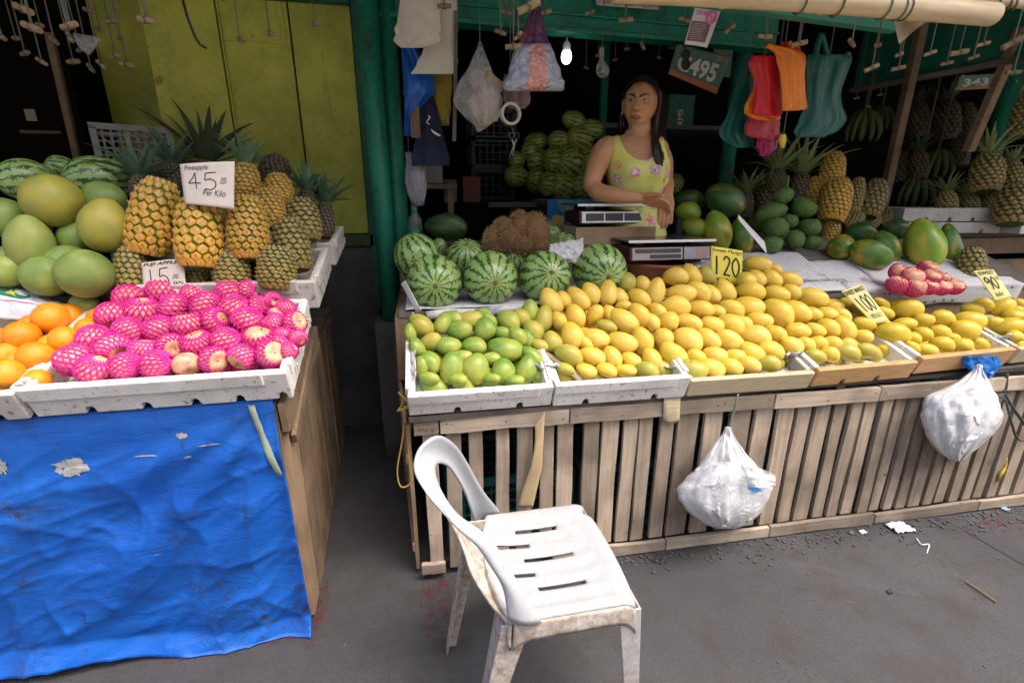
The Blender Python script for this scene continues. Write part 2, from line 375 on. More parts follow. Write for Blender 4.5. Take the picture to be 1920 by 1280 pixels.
for off in (0,): b.add([F0, F2, F2 + Vector((0, 0, .6)), F0 + Vector((0, 0, .6)), F0 + nrm, F2 + nrm, F2 + nrm + Vector((0, 0, .6)), F0 + nrm + Vector((0, 0, .6))], [(0, 1, 2, 3), (7, 6, 5, 4), (0, 4, 5, 1), (1, 5, 6, 2), (2, 6, 7, 3), (3, 7, 4, 0)])
ft = empty('fascia_board'); tag(ft, 'dark green fascia board above the shaded pineapples at right', 'board')
b.build('board', green_dark, ft); bar('lower_batten', F0 - nrm * .6 + Vector((0, 0, -.03)), F2 - nrm * .6 + Vector((0, 0, -.03)), .05, .028, wood_dark, ft)
def wpost(A, B, w, label):
    o = bar('timber_post', A, B, w, w * .8, wood_post); tag(o, label, 'post'); return o
pa = at(1732, 62, 2.5); o = wpost((pa.x, 2.5, .6), (pa.x, 2.5, 2.6), .05, 'brown timber post left of the number plate at far right')
wpost(at(1822, 285, 2.35), at(1925, 50, 2.2), .05, 'brown timber post leaning across the green pipe at far right')
wpost(at(150, 330, 2.6), at(88, 60, 2.55), .028, 'thin leaning wooden pole in the dark left stall')
# bamboo poles under the awning edge
def bamboo(A, B, r, label, seed):
    random.seed(seed); A, B = Vector(A), Vector(B); L = (B - A).length; n = max(2, int(L / .26)); pts = []; rs = []
    for i in range(n):
        for t, k in ((0.0, 1.10), (.04, 1.0), (.5, .985), (.96, 1.0)):
            pts.append(A.lerp(B, (i + t) / n) + Vector((0, 0, .004 * math.sin(i + t)))); rs.append(r * k)
    t = empty('bamboo_pole'); tag(t, label, 'pole')
    b = MB(); b.tube(pts, rs, 16); b.build('culm', bam, t, smooth=True)
    for i in range(5):
        f = random.uniform(.25, .98); c = A.lerp(B, f); dd = (B - A).normalized(); u = dd.orthogonal().normalized(); w = dd.cross(u)
        b = MB(); b.tube([c + (u * math.cos(a) + w * math.sin(a)) * (r * 1.05) + dd * .004 * a for a in [k * .6 for k in range(12)]], .003, 5); b.build('lashing', string_green if i % 2 else string_m, t)
    return t
_g = Mat('bamboo'); _n = _g.noise(1, 5, .7, _g.coord((3, 40, 40))); _g.color(_g.mix(_g.ramp(_n, .3, .7), (.50, .38, .22), (.66, .54, .36))).rough(.45); bam = _g.m
bamboo(at(1150, -22, 1.30), at(1868, 26, 1.36), .031, 'thick tan bamboo pole running along the top right', 3)
bamboo(at(1690, -16, 1.5), at(1935, 12, 1.42), .014, 'thin bamboo rod lying above the thick pole end', 5)
b = MB(); A = at(1676, 40, 1.55); 
b.grid(lambda u, v: at(1676 + 62 * u + 10 * v, 34 + v * (46 * (1 - u) ** 1.3 + 3) , 1.55 + .02 * math.sin(u * 7)), 10, 6)
o = b.build('cardboard_scrap', simple('cardboard', (.42, .32, .22), .8, (.34, .25, .16)), solid=.003); tag(o, 'torn brown cardboard scrap tucked under the bamboo pole', 'cardboard')
# ------------------------------------------------------------------ mango stall (long slatted counter)
def yF(x): return 1.409 - .026 * (x + .047)
ms = empty('mango_stall', (0, 0, 0)); tag(ms, 'long wooden fruit counter with vertical slats along its front', 'stall')
random.seed(4)
edges = [(788, 821), (829, 862), (876, 906), (925, 955), (967, 1001), (1013, 1043), (1046, 1080), (1095, 1128), (1131, 1165), (1169, 1198), (1201, 1230), (1239, 1269), (1272, 1317), (1322, 1360), (1372, 1415),
         (1420, 1457), (1462, 1495), (1500, 1530), (1532, 1565), (1572, 1597), (1600, 1625), (1630, 1655), (1662, 1685), (1687, 1710), (1714, 1735), (1738, 1760), (1763, 1790), (1793, 1815), (1818, 1842), (1845, 1868), (1872, 1893), (1896, 1917), (1920, 1942), (1946, 1970), (1975, 2000)]
def plank_mesh(w, t, h, jag=.004, ax=2):
    """a sawn plank: slightly uneven edges, length along z (or x)"""
    b = MB(); n = 6; rows = []
    sd = random.random() * 50
    for i in range(n + 1):
        f = i / n; e1 = jag * nz((f * 3, sd, 0)); e2 = jag * nz((f * 3, sd, 9)); bow = jag * .7 * nz((f * 2, sd, 4))
        rows.append([(-w / 2 + e1, -t / 2 + bow, f * h), (w / 2 + e2, -t / 2 + bow, f * h), (w / 2 + e2, t / 2 + bow, f * h), (-w / 2 + e1, t / 2 + bow, f * h)])
    if ax == 0: rows = [[(z, y, x) for x, y, z in r] for r in rows]
    vs = [p for r in rows for p in r]; fs = [(3, 2, 1, 0), tuple(n * 4 + j for j in range(4))]
    for i in range(n):
        for j in range(4): fs.append((i * 4 + j, i * 4 + (j + 1) % 4, i * 4 + 4 + (j + 1) % 4, i * 4 + 4 + j))
    b.add(vs, fs); return b
ZT = .622
nail = MB(); nail.lathe([(.0028, 0), (.0032, .001), (.001, .002)], 6); nail_me = nail.mesh('nail'); nail_m = simple('rusty_nail', (.08, .05, .035), .6); nail_me.materials.append(nail_m)
for i, (e0, e1) in enumerate(edges):
    yy = 785 - (e0 - 790) * .075
    x0, x1 = at(e0, yy, yF(e0 * .0022 - 1.8)).x, at(e1, yy, yF(e0 * .0022 - 1.8)).x
    cx = (x0 + x1) / 2; z0 = .012 if i == 0 else (.03 if i < 7 else .055)
    o = plank_mesh(x1 - x0 - (.008 if i < 12 else .013), .016, ZT - .008 - z0).build('slat', wood_pale, ms, bevel=.0015, M=Matrix.Translation((cx, yF(cx) + random.uniform(-.002, .003), z0)) @ Matrix.Rotation(random.gauss(0, .006), 4, 'Y') @ Matrix.Rotation(random.gauss(0, .02), 4, 'Z'))
def rail(x0, x1, z0, z1, dy, m, jig=0):
    a = Vector((x0, yF(x0) + dy, z0 + jig)); e = Vector((x1, yF(x1) + dy, z0 - jig)); ang = math.atan2(e.y - a.y, e.x - a.x)
    M = Matrix.Translation((x0, yF(x0) + dy, (z0 + z1) / 2)) @ Matrix.Rotation(ang, 4, 'Z') @ Matrix.Rotation(random.gauss(0, .004), 4, 'Y')
    return plank_mesh(z1 - z0, .017, (e - a).length, .005, 0).build('rail', m, ms, bevel=.0015, M=M)
for k, (xa, xb) in enumerate([(-.048, .03), (.035, .46), (.465, .83), (.836, 1.22), (1.226, 1.66), (1.665, 2.12), (2.126, 2.75)]):
    rl = rail(xa, xb, ZT - .052 + random.uniform(-.004, .004), ZT + .003, -.0185, wood_rail)
    for xx in (xa + .02, xb - .02, (xa + xb) / 2):
        o = mobj('nail', nail_me, None, rl); o.matrix_local = rl.matrix_local.inverted() @ basis((xx, yF(xx) - .0275, ZT - .025 + random.uniform(-.012, .012)), (0, -1, 0))
for xa, xb, za, zb2 in ((-.052, .03, .03, .07), (.42, .86, .008, .052), (.865, 1.30, .006, .05), (1.305, 1.78, .006, .055), (1.786, 2.3, .006, .05), (2.305, 2.8, .006, .05)):
    rail(xa, xb, za, zb2, -.0185, wood_rail)
# left end: side slats along the aisle, then counter boards, the dark inside
def side_x(y): return -.062 - .075 * (y - 1.41)
for k in range(10):
    y0 = 1.425 + k * .105; h = ZT - .03 + random.uniform(-.02, .01)
    plank_mesh(.088, .014, h).build('side_slat', wood_side, ms, bevel=.0015, M=Matrix.Translation((side_x(y0 + .04) - random.uniform(0, .006), y0 + .045, .02)) @ Matrix.Rotation(R(94), 4, 'Z'))
for k, zz in enumerate((.10, .45, .60)):
    bar('side_rail', (side_x(1.42) - .012, 1.42, zz), (side_x(2.45) - .012, 2.45, zz), .012, .035, wood_side, ms)
for k in range(8):
    y0 = 1.40 + k * .155
    b = MB(); b.box(-.06 - k * .008, 2.85, y0 - (.03 if k == 0 else 0), y0 + .15, ZT + .004, ZT + .022); b.build('counter_board', wood_dark, ms, bevel=.002)
TZ = .905                                          # upper tier on which melons and papayas stand
for k in range(5):
    y0 = 1.70 + k * .175
    b = MB(); b.box(-.085, 2.9, y0, y0 + .17, TZ - .022, TZ - .002); b.build('upper_board', wood_dark, ms, bevel=.002)
part('tier_riser', wood_side, ms, lambda b: b.box(-.08, 2.85, 1.705, 1.725, ZT + .024, TZ - .024))
part('tier_side', wood_side, ms, lambda b: b.box(-.10, -.08, 1.70, 2.56, ZT + .024, TZ - .024))
part('inside_back', dark_wall, ms, lambda b: b.box(-.1, 2.85, 2.55, 2.57, 0, ZT))
# plastic crates kept inside the counter, seen through the gaps
def crate(name, M, w, d, h, m, label, nx=9, nzr=6, group=None):
    t = empty(name); t.matrix_world = M; tag(t, label, 'crate', group)
    r = .008
    for x in (0, w):
        for y in (0, d): part('corner_post', m, t, lambda b: b.box(x - .012, x + .012, y - .012, y + .012, 0, h))
    for z in (0, h):
        b = MB(); O = [(-.012, -.012), (w + .012, -.012), (w + .012, d + .012), (-.012, d + .012)]; I = [(.012, .012), (w - .012, .012), (w - .012, d - .012), (.012, d - .012)]
        b.add([(x, y, z + s_ * .012) for s_ in (-1, 1) for x, y in O + I], [q for k in range(4) for q in ((k, (k + 1) % 4, 4 + (k + 1) % 4, 4 + k), (8 + k, 12 + k, 12 + (k + 1) % 4, 8 + (k + 1) % 4), (k, 8 + k, 8 + (k + 1) % 4, (k + 1) % 4), (4 + k, 4 + (k + 1) % 4, 12 + (k + 1) % 4, 12 + k))]); b.build('rim', m, t)
    for nm, f, L in (('front_lattice', lambda x, z, s: (x, s, z), w), ('rear_lattice', lambda x, z, s: (x, d + s, z), w), ('side_lattice', lambda x, z, s: (s, x, z), d), ('side_lattice', lambda x, z, s: (w + s, x, z), d)):
        b = MB()
        for i in range(1, nx):
            x = L * i / nx; vs = [f(x + a, z, s) for z in (.012, h - .012) for s in (-.004, .004) for a in (-.0035, .0035)]
            b.add(vs, [(0, 2, 3, 1), (4, 5, 7, 6), (0, 1, 5, 4), (2, 6, 7, 3), (0, 4, 6, 2), (1, 3, 7, 5)])
        for j in range(1, nzr):
            z = h * j / nzr; vs = [f(x, z + a, s) for x in (.012, L - .012) for s in (-.0035, .0035) for a in (-.003, .003)]
            b.add(vs, [(0, 2, 3, 1), (4, 5, 7, 6), (0, 1, 5, 4), (2, 6, 7, 3), (0, 4, 6, 2), (1, 3, 7, 5)])
        b.build(nm, m, t)
    part('bottom', m, t, lambda b: b.box(.013, w - .013, .013, d - .013, .006, .014))
    return t
teal = simple('teal_crate_plastic', (.012, .10, .10), .5)
for k, x in enumerate((.06, .56, 1.06)):
    crate('plastic_crate', Matrix.Translation((x, 1.50, .03)), .46, .34, .27, teal, 'teal lattice crate inside the counter behind the slats, %s from the aisle' % ORD[k + 1], group='crates inside the counter')

# ------------------------------------------------------------------ left stall
ls = empty('fruit_stall', (0, 0, 0)); tag(ls, 'wooden corner stall carrying apples and oranges behind the blue tarpaulin', 'stall')
LX, LY, LZ = -.398, 1.285, .765
random.seed(9)
for k in range(11):
    y0 = 1.30 + k * .115; h = LZ - .05 - (.08 if k == 0 else random.uniform(0, .03))
    plank_mesh(.098, .016, h).build('side_plank', wood_side, ls, bevel=.0015, M=Matrix.Translation((LX - .06 * (y0 - 1.3) - .01 + random.uniform(0, .008), y0 + .05, .01)) @ Matrix.Rotation(R(93), 4, 'Z') @ Matrix.Rotation(random.gauss(0, .015), 4, 'Y'))
plank_mesh(.05, .03, LZ - .02).build('corner_post', wood_side, ls, bevel=.002, M=Matrix.Translation((LX - .035, LY + .02, .005)))
plank_mesh(.09, .02, .55, .006, 0).build('top_side_board', wood_side, ls, bevel=.002, M=Matrix.Translation((LX + .005, LY, LZ - .05)) @ Matrix.Rotation(R(91), 4, 'Z') @ Matrix.Rotation(R(-8), 4, 'Y'))
plank_mesh(.035, .015, .42, .004, 0).build('brace', wood_side, ls, bevel=.002, M=Matrix.Translation((LX + .016, LY + .03, LZ - .13)) @ Matrix.Rotation(R(91), 4, 'Z') @ Matrix.Rotation(R(-24), 4, 'Y'))
for k in range(6):
    y0 = LY - .01 + k * .2
    part('top_board', wood_dark, ls, lambda b: b.box(-1.9, LX - .01 - k * .01, y0, y0 + .195, LZ - .02, LZ), bevel=.002)
part('front_frame', wood_side, ls, lambda b: b.box(-1.9, LX - .06, LY + .005, LY + .03, LZ - .08, LZ - .022))
part('back_panel', wood_side, ls, lambda b: b.box(-1.9, LX - .09, 2.45, 2.47, .0, LZ - .022))
part('riser', wood_side, ls, lambda b: b.box(-1.9, LX - .03, 1.66, 1.70, LZ + .002, 1.0))
part('riser_board', wood_dark, ls, lambda b: b.box(-1.9, LX - .02, 1.60, 2.45, 1.0, 1.02))

_g = Mat('blue_tarpaulin'); _co = _g.coord(1, 'Object', False); _n = _g.noise(3, 6, .7, _co); _w = _g.noise(1, 4, .6, _g.coord((3, 3, 10), 'Object', False), 1.5)
_wv = _g.node('TexWave'); _wv.inputs['Scale'].default_value = 170; _g.l.new(_co, _wv.inputs[0])
_c = _g.mix(_g.ramp(_n, .3, .7), (.003, .075, .40), (.006, .12, .52)); _c = _g.mix(_g.ramp(_g.noise(5, 6, .75, _co), .54, .74, 0, .85), _c, (.012, .03, .085)); _c = _g.mix(_g.ramp(_g.noise(1, 6, .8, _g.coord((22, 22, 4), 'Object', False)), .60, .70, 0, .7), _c, (.015, .025, .05)); _c = _g.mix(_g.math('MULTIPLY', _g.ramp(_g.noise(38, 5, .8, _co), .52, .60), _g.ramp(_g.noise(2.4, 4, .6, _co), .52, .62)), _c, (.035, .035, .04))
_c = _g.mix(_g.ramp(_g.noise(1, 5, .75, _g.coord((9, 9, 26), 'Object', False)), .68, .74, 0, .7), _c, (.28, .42, .66)); _c = _g.mix(_g.ramp(_g.noise(26, 5, .8, _co), .72, .76, 0, .6), _c, (.5, .5, .52))
_g.color(_c).rough(_g.ramp(_n, .3, .7, .28, .5)); _hh = _g.math('ADD', _g.noise(9, 6, .65, _g.coord((1, 1, 2.2), 'Object', False), 1.2), _g.math('MULTIPLY', _wv.outputs[1], .03)); _g.bump(_hh, .5, .010); tarp_m = _g.m
def tarp_pt(u, v):
    """u 0..1 from far left to the stall corner, v 0..1 from counter edge to the ground"""
    x = -1.75 + (LX - .012 + 1.75) * u + .018 * v * max(0, u - .8) * 5; z = LZ + .012 - v * (LZ + .0 + .022 * math.sin(u * 9))
    y = LY - .012 - .012 * math.sin(v * 2.2)
    fan = math.atan2(v, (1 - u) * 1.6 + 1e-3)                       # creases that fan out from the tied corner
    y -= .012 * math.sin(fan * 16) * min(1, v * 2.5) * (.4 + .6 * u)
    cr = lambda q, s_: (1 - abs(nz(q))) ** s_
    y -= .014 * nz((u * 4, v * 2.5, 1)) * min(1, v * 4) + min(1, v * 4) * (.009 * cr((u * 3.2 + v * 1.5, v * 1.8 - u * 1.2, 6), 7) + .006 * cr((u * 6 - v * 2, v * 3 + u * 2, 2), 8) + .006 * cr((u * 11, v * 6 + u * 7, 12), 6) + .004 * cr((u * 8 + v * 9, v * 5, 20), 6))
    y -= .010 * math.sin(v * 16 + u * 7) * math.exp(-((u - .9) / .12) ** 2) * v
    if v > .93: y -= (v - .93) * .5
    return Vector((x, y, max(z, .006)))
tp = empty('blue_tarpaulin'); tag(tp, 'creased blue plastic tarpaulin hanging down the front of the left stall', 'tarpaulin')
b = MB(); b.grid(tarp_pt, 220, 120); b.build('sheet', tarp_m, tp, smooth=True, recalc=False, solid=.002)
b = MB(); b.grid(lambda u, v: Vector((-1.75 + (LX + 1.74) * u, LY - .016 + .04 * v, LZ + .013 + .004 * nz((u * 30, v, 0)))), 60, 2); b.build('folded_edge', tarp_m, tp, smooth=True, solid=.002)
def tarp_uv(px, py):
    best = min(((u / 150, v / 80) for u in range(151) for v in range(81)), key=lambda q: (lambda d: (d.dot(CR) / d.dot(CF) * FPX + 960 - px) ** 2 + (-d.dot(CU) / d.dot(CF) * FPX + 640 - py) ** 2)(tarp_pt(*q) - CO)); return best
worn = simple('worn_tarp_backing', (.38, .38, .37), .8, (.26, .26, .26), 60, .5, 200)
for px, py, ru, rv in ((132, 872, .027, .032), (338, 818, .011, .010), (0, 870, .012, .03), (350, 855, .006, .004), (395, 834, .02, .003), (275, 856, .02, .003)):
    uc, vc = tarp_uv(px, py); b = MB(); n = 34
    ring = [tarp_pt(uc + ru * math.cos(2 * math.pi * k / n) * (1 + .6 * nz((k * 2.3, px * 1.3 + .5, 0))), vc + rv * math.sin(2 * math.pi * k / n) * (1 + .6 * nz((k * 2.3, px * 1.3 + .5, 0)))) - Vector((0, .003, 0)) for k in range(n)]
    b.add([tarp_pt(uc, vc) - Vector((0, .0035, 0))] + ring, [(0, 1 + k, 1 + (k + 1) % n) for k in range(n)]); b.build('worn_patch', worn, tp)
b = MB(); b.grid(lambda u, v: tarp_pt(.955 + .012 * u + .03 * v, .01 + .28 * v) - Vector((0, .006 + .004 * math.sin(v * 9), 0)), 2, 12); b.build('tie_strip', simple('grey_green_strip', (.24, .30, .24), .8), tp, smooth=True, solid=.002)
# ------------------------------------------------------------------ foam trays
def foam_tray(M, w, d, h, m, label, notches=(), wall=.022, lip=True, parent=None, tape=None, group=None):
    """open foam box: origin at its front lower left corner, x right, y to the back"""
    t = empty('foam_tray'); t.matrix_world = M; tag(t, label, 'tray', group)
    def wall_poly(L):
        p = [(0, 0)]
        for f in notches:
            c = f * L; p += [(c - .011, 0), (c - .009, .016), (c - .004, .022), (c + .004, .022), (c + .009, .016), (c + .011, 0)]
        return p + [(L, 0), (L, h), (0, h)]
    b = MB(); b.prism(wall_poly(w), wall, Matrix.Translation((0, wall, 0)) @ Matrix.Rotation(R(90), 4, 'X')); b.build('front_wall', tape or m, t, bevel=.006)
    part('rear_wall', m, t, lambda b: b.box(0, w, d - wall, d, 0, h), bevel=.006)
    part('left_wall', m, t, lambda b: b.box(0, wall, wall + .0015, d - wall - .0015, 0, h), bevel=.006)
    part('right_wall', m, t, lambda b: b.box(w - wall, w, wall + .0015, d - wall - .0015, 0, h), bevel=.006)
    part('floor', m, t, lambda b: b.box(wall + .001, w - wall - .001, wall + .001, d - wall - .001, .004, .02))
    if lip:
        z0, z1, o = h * .62, h + .006, .007
        [part('rim', m, t, lambda b: b.box(*q), bevel=.004) for q in ((w * .0, w * .9, -o, wall * .5, z0, z1), (w + .0 - wall * .5, w + o, .03, d - .02, z0 + .004, z1), (-o, wall * .5, .03, d - .02, z0 + .004, z1))]
        for k in range(4):
            part('rim_clip', m, t, lambda b: b.box(w + o, w + o + .004, d * (.2 + .2 * k), d * (.2 + .2 * k) + .007, h * .3, h * .62), bevel=.001)
    return t
def tilted(x, y, z, a, yaw=0): return Matrix.Translation((x, y, z)) @ Matrix.Rotation(R(yaw), 4, 'Z') @ Matrix.Rotation(R(a), 4, 'X')
TA = 19
foam_tray(tilted(-.058, 1.372, .650, 24, -1), .452, .30, .086, foam, 'white foam tray holding green mangoes at the aisle corner', (.33, .77))
foam_tray(tilted(.400, 1.362, .646, TA, -1.5), .462, .24, .088, foam, 'chipped white foam tray under the left yellow mangoes', (.24, .76))
foam_tray(tilted(.870, 1.352, .644, TA, -1.5), .470, .24, .072, foam_dirty, 'foam tray wrapped in tan tape in the middle of the yellow mangoes', (), lip=False, tape=tape_tan)
foam_tray(tilted(1.350, 1.338, .650, TA, 1), .430, .24, .074, foam, 'foam tray with orange tape right of the tan taped tray', (.3, .65), lip=False, tape=tape_orange)
foam_tray(tilted(1.795, 1.345, .662, TA, 3), .475, .24, .074, foam, 'orange taped foam tray holding loose long mangoes above the right bag', (.9,), lip=False, tape=tape_orange)
foam_tray(tilted(2.29, 1.37, .66, TA, 3), .45, .24, .075, foam_dirty, 'foam tray at the far right end of the counter', (), lip=False, tape=tape_tan)
part('sloped_shelf', wood_dark, ms, lambda b: b.add([(-.06, 1.385, .645), (2.75, 1.36, .645), (2.75, 1.69, .735), (-.06, 1.69, .735), (-.06, 1.69, .645), (2.75, 1.69, .645)], [(0, 1, 2, 3), (0, 3, 4), (1, 5, 2), (3, 2, 5, 4)]))
AT = 21
foam_tray(tilted(-.945, 1.262, .781, AT, 0.5), .59, .36, .090, foam, 'large white foam tray full of pink netted apples', (.2, .41, .6, .78, .96))
foam_tray(tilted(-1.56, 1.255, .781, AT, 0), .605, .36, .082, foam_dirty, 'grubby foam tray of oranges at the left edge', (.5, .9))
foam_tray(tilted(-.87, 1.585, .955, 16, 0), .545, .29, .095, foam_dirty, 'grey white foam tray under the front row of pineapples', ())
foam_tray(tilted(-.83, 1.86, 1.055, 10, 0), .525, .26, .085, foam_dirty, 'small foam tray under the rear pineapples by the lime wall', ())
part('tray_support', wood_dark, ls, lambda b: b.add([(-1.85, 1.275, LZ + .004), (LX - .02, 1.275, LZ + .004), (LX - .02, 1.6, .885), (-1.85, 1.6, .885), (-1.85, 1.6, LZ + .004), (LX - .02, 1.6, LZ + .004)], [(0, 1, 2, 3), (0, 3, 4), (1, 5, 2), (3, 2, 5, 4)]))

# ------------------------------------------------------------------ fruit meshes
def lathe_mesh(name, prof, n, fn=None):
    b = MB(); b.lathe(prof, n, fn=fn); return b.mesh(name, True)
def sph(k, p=1.0): return [(math.sin(math.pi * i / k) + 1e-4, -math.cos(math.pi * i / k)) for i in range(k + 1)]
def mango_fn(seed):
    def fn(v, a):
        z = v.z; w = 1 + .08 * z - .06 * z * z
        x = v.x * w + .13 * (1 - z * z) - .10 * (z > 0) * z * z; y = v.y * w * .93
        return Vector((x, y, z + .0)) * (1 + .025 * nz((v.x * 1.5 + seed, v.y * 1.5, z * 1.5)))
    return fn
mango_me = [lathe_mesh('mango', sph(12), 16, mango_fn(s * 7)) for s in range(4)]
def round_fn(seed, amp=.02, fl=1.0):
    return lambda v, a: Vector((v.x, v.y, v.z * fl)) * (1 + amp * nz((v.x * 1.3 + seed, v.y * 1.3, v.z * 1.3)))
orange_me = [lathe_mesh('orange', sph(12), 18, round_fn(3 + s, .03)) for s in range(2)]
wm_me = [lathe_mesh('watermelon', sph(18), 28, round_fn(9 + s * 3, .03)) for s in range(2)]
def pomelo_fn(seed):
    def fn(v, a):
        z = v.z; k = 1 - .30 * max(0, z) ** 2.0 + .02 * nz((v.x + seed, v.y, z)); dz = -.06 * math.exp(-(v.x ** 2 + v.y ** 2) * 22) if z > 0 else .05 * math.exp(-(v.x ** 2 + v.y ** 2) * 22)
        return Vector((v.x * k, v.y * k, z + dz))
    return fn
pomelo_me = [lathe_mesh('pomelo', sph(16), 24, pomelo_fn(s * 5)) for s in range(2)]
def apple_fn(v, a):
    r2 = v.x ** 2 + v.y ** 2; z = v.z * .9
    z += (-.32 if v.z > 0 else .16) * math.exp(-r2 * 9); return Vector((v.x * (1 + .06 * v.z), v.y * (1 + .06 * v.z), z)) * (1 + .03 * math.cos(a * 5) * (v.z < 0) * abs(v.z))
apple_me = lathe_mesh('apple', sph(14), 18, apple_fn)
b = MB(); b.tube([(0, 0, .55), (.03, .02, .8), (.07, .02, .92)], .035, 6); stem_me = b.mesh('stem', True)
def papaya_fn(seed):
    def fn(v, a):
        z = v.z; k = (.80 + .22 * math.sin((z + 1) * 1.25)) * (1 + .045 * math.cos(5 * a + seed)); return Vector((v.x * k + .08 * z * z, v.y * k, z)) * (1 + .03 * nz((v.x + seed, v.y, z)))
    return fn
papaya_me = [lathe_mesh('papaya', sph(18), 30, papaya_fn(s * 3)) for s in range(3)]
def soursop_mesh(seed):
    b = MB(); random.seed(seed)
    def srf(v): return Vector((v.x * (1 + .1 * nz((v.z * 2, seed, 0))) + .22 * v.z * v.z * (.5 + .5 * math.sin(seed)), v.y, v.z)) * (1 + .10 * nz((v.x * 1.4 + seed, v.y * 1.4, v.z * 1.4)))
    b.lathe(sph(14), 20, fn=lambda v, a: srf(v))
    n = 150
    for i in range(n):
        z = 1 - 2 * (i + .5) / n; r = math.sqrt(1 - z * z); a = i * 2.39996; p = Vector((r * math.cos(a), r * math.sin(a), z)); q = srf(p); x = p.orthogonal().normalized(); y = p.cross(x); s_ = .045
        b.add([q * .99 + (x * math.cos(k * 1.2566) + y * math.sin(k * 1.2566)) * s_ for k in range(5)] + [q * 1.0 + p * .065 + Vector((0, 0, -.03))], [(k, (k + 1) % 5, 5) for k in range(5)])
    return b.mesh('soursop', True)
soursop_me = [soursop_mesh(s) for s in (1, 2, 3)]

# ------------------------------------------------------------------ fruit materials
def m_mango(name, c1, c2, c3, spot=.5):
    x = Mat(name); sep = x.node('SeparateXYZ'); x.l.new(x.tc.outputs['Object'], sep.inputs[0]); r = x.rnd()
    big = x.noise(1.6, 4, .6); f = x.math('ADD', x.math('MULTIPLY', sep.outputs[2], .30), x.math('ADD', big, x.math('MULTIPLY', r, .34)))
    c = x.mix(x.ramp(f, .42, .95), c1, c2); c = x.mix(x.ramp(f, .22, .46, .85, 0), c, c3)
    vo = x.node('TexVoronoi'); vo.inputs['Scale'].default_value = 9; x.l.new(x.coord(), vo.inputs[0])
    c = x.mix(x.math('MULTIPLY', x.ramp(vo.outputs['Distance'], .07, .14, 1, 0), x.ramp(x.noise(2.0, 2), .46, .56)), c, (.12, .07, .015)); le = x.node('TexVoronoi'); le.inputs['Scale'].default_value = 26; x.l.new(x.coord(), le.inputs[0]); c = x.mix(x.ramp(le.outputs['Distance'], .12, .22, .4, 0), c, (.40, .33, .10))
    bl = x.noise(1.1, 5, .7); c = x.mix(x.ramp(bl, .64, .72, 0, spot), c, (.20, .11, .02)); c = x.mix(x.ramp(x.noise(1.3, 3, .6), .60, .78, 0, .45), c, (.74, .34, .10) if spot < .55 else c1)
    fine = x.noise(30, 3, .6); c = x.mix(x.ramp(fine, .35, .7, 0, .16), c, c3)
    x.color(c).rough(x.ramp(fine, .3, .7, .28, .44)).bump(fine, .05, .01); x.set(Specular_IOR_Level=.4, Subsurface_Weight=.0); return x.m
mango_y = m_mango('ripe_mango_skin', (.78, .52, .055), (.82, .60, .14), (.56, .48, .06))
mango_o = m_mango('olive_mango_skin', (.42, .38, .055), (.50, .42, .08), (.22, .30, .04))
mango_g = m_mango('green_mango_skin', (.20, .32, .05), (.44, .46, .08), (.11, .25, .04), .6)
mango_l = m_mango('long_mango_skin', (.66, .45, .03), (.70, .52, .06), (.42, .38, .03), .8)
stem_m = simple('dry_stem', (.14, .09, .04), .9)
def m_watermelon(name, pale, dark, stripe=(.018, .085, .018)):
    x = Mat(name); sep = x.node('SeparateXYZ'); x.l.new(x.tc.outputs['Object'], sep.inputs[0])
    th = x.math('ARCTAN2', sep.outputs[1], sep.outputs[0]); co = x.coord((1, 1, .8))
    wob = x.noise(5.5, 5, .75, co); wob2 = x.noise(16, 4, .7, co)
    t = x.math('ADD', x.math('MULTIPLY', th, 14 / (2 * math.pi)), x.math('ADD', x.math('MULTIPLY', x.math('SUBTRACT', wob, .5), 1.5), x.math('MULTIPLY', x.math('SUBTRACT', wob2, .5), .85)))
    s_ = x.math('ABSOLUTE', x.math('SUBTRACT', x.math('FRACT', t), .5)); w = x.math('ADD', x.ramp(x.noise(3, 3, .6), .33, .68, .05, .25), x.math('MULTIPLY', x.math('SUBTRACT', wob2, .5), .30))
    f = x.ramp(x.math('SUBTRACT', s_, w), -.012, .022, 1, 0)
    vein = x.node('TexVoronoi', feature='DISTANCE_TO_EDGE'); vein.inputs['Scale'].default_value = 7; x.l.new(co, vein.inputs[0])
    base = x.mix(x.ramp(x.noise(3, 4), .3, .7), pale, dark); base = x.mix(x.ramp(vein.outputs[0], 0, .05, .32, 0), base, (.08, .20, .05))
    c = x.mix(f, base, stripe); pole = x.ramp(x.math('ABSOLUTE', sep.outputs[2]), .988, .997); c = x.mix(pole, c, (.25, .14, .07))
    x.color(c).rough(.27).bump(wob2, .04, .01); return x.m
wm_m = m_watermelon('striped_watermelon_rind', (.36, .48, .17), (.22, .35, .10)); wm_dark = m_watermelon('deep_green_watermelon_rind', (.20, .34, .10), (.13, .27, .07), (.014, .06, .016))
wm_back = m_watermelon('olive_watermelon_rind', (.36, .40, .08), (.28, .30, .05), (.03, .08, .02))
def m_skin(name, c1, c2, c3=None, sc_=1.5, rough=.45, pores=60, thr=(.4, .65), bump=.12, k3=(.62, .75)):
    x = Mat(name); n = x.noise(sc_, 5, .6); c = x.mix(x.ramp(n, *thr), c1, c2)
    if c3 is not None: c = x.mix(x.ramp(x.noise(sc_ * 1.2, 4, .6, x.coord((1, 1, .45))), *k3), c, c3)
    t = x.node('HueSaturation'); x.l.new(c, t.inputs['Color']); x.l.new(x.ramp(x.rnd(), 0, 1, .82, 1.15), t.inputs['Value'])
    p = x.noise(pores, 2, .5); c = x.mix(x.ramp(p, .60, .72, 0, .35), t.outputs[0], tuple(v * .5 for v in c1)); c = x.mix(x.ramp(x.noise(4.5, 6, .75), .62, .72, 0, .30), c, (.22, .15, .06)); x.color(c).rough(rough).bump(p, bump, .01); return x.m
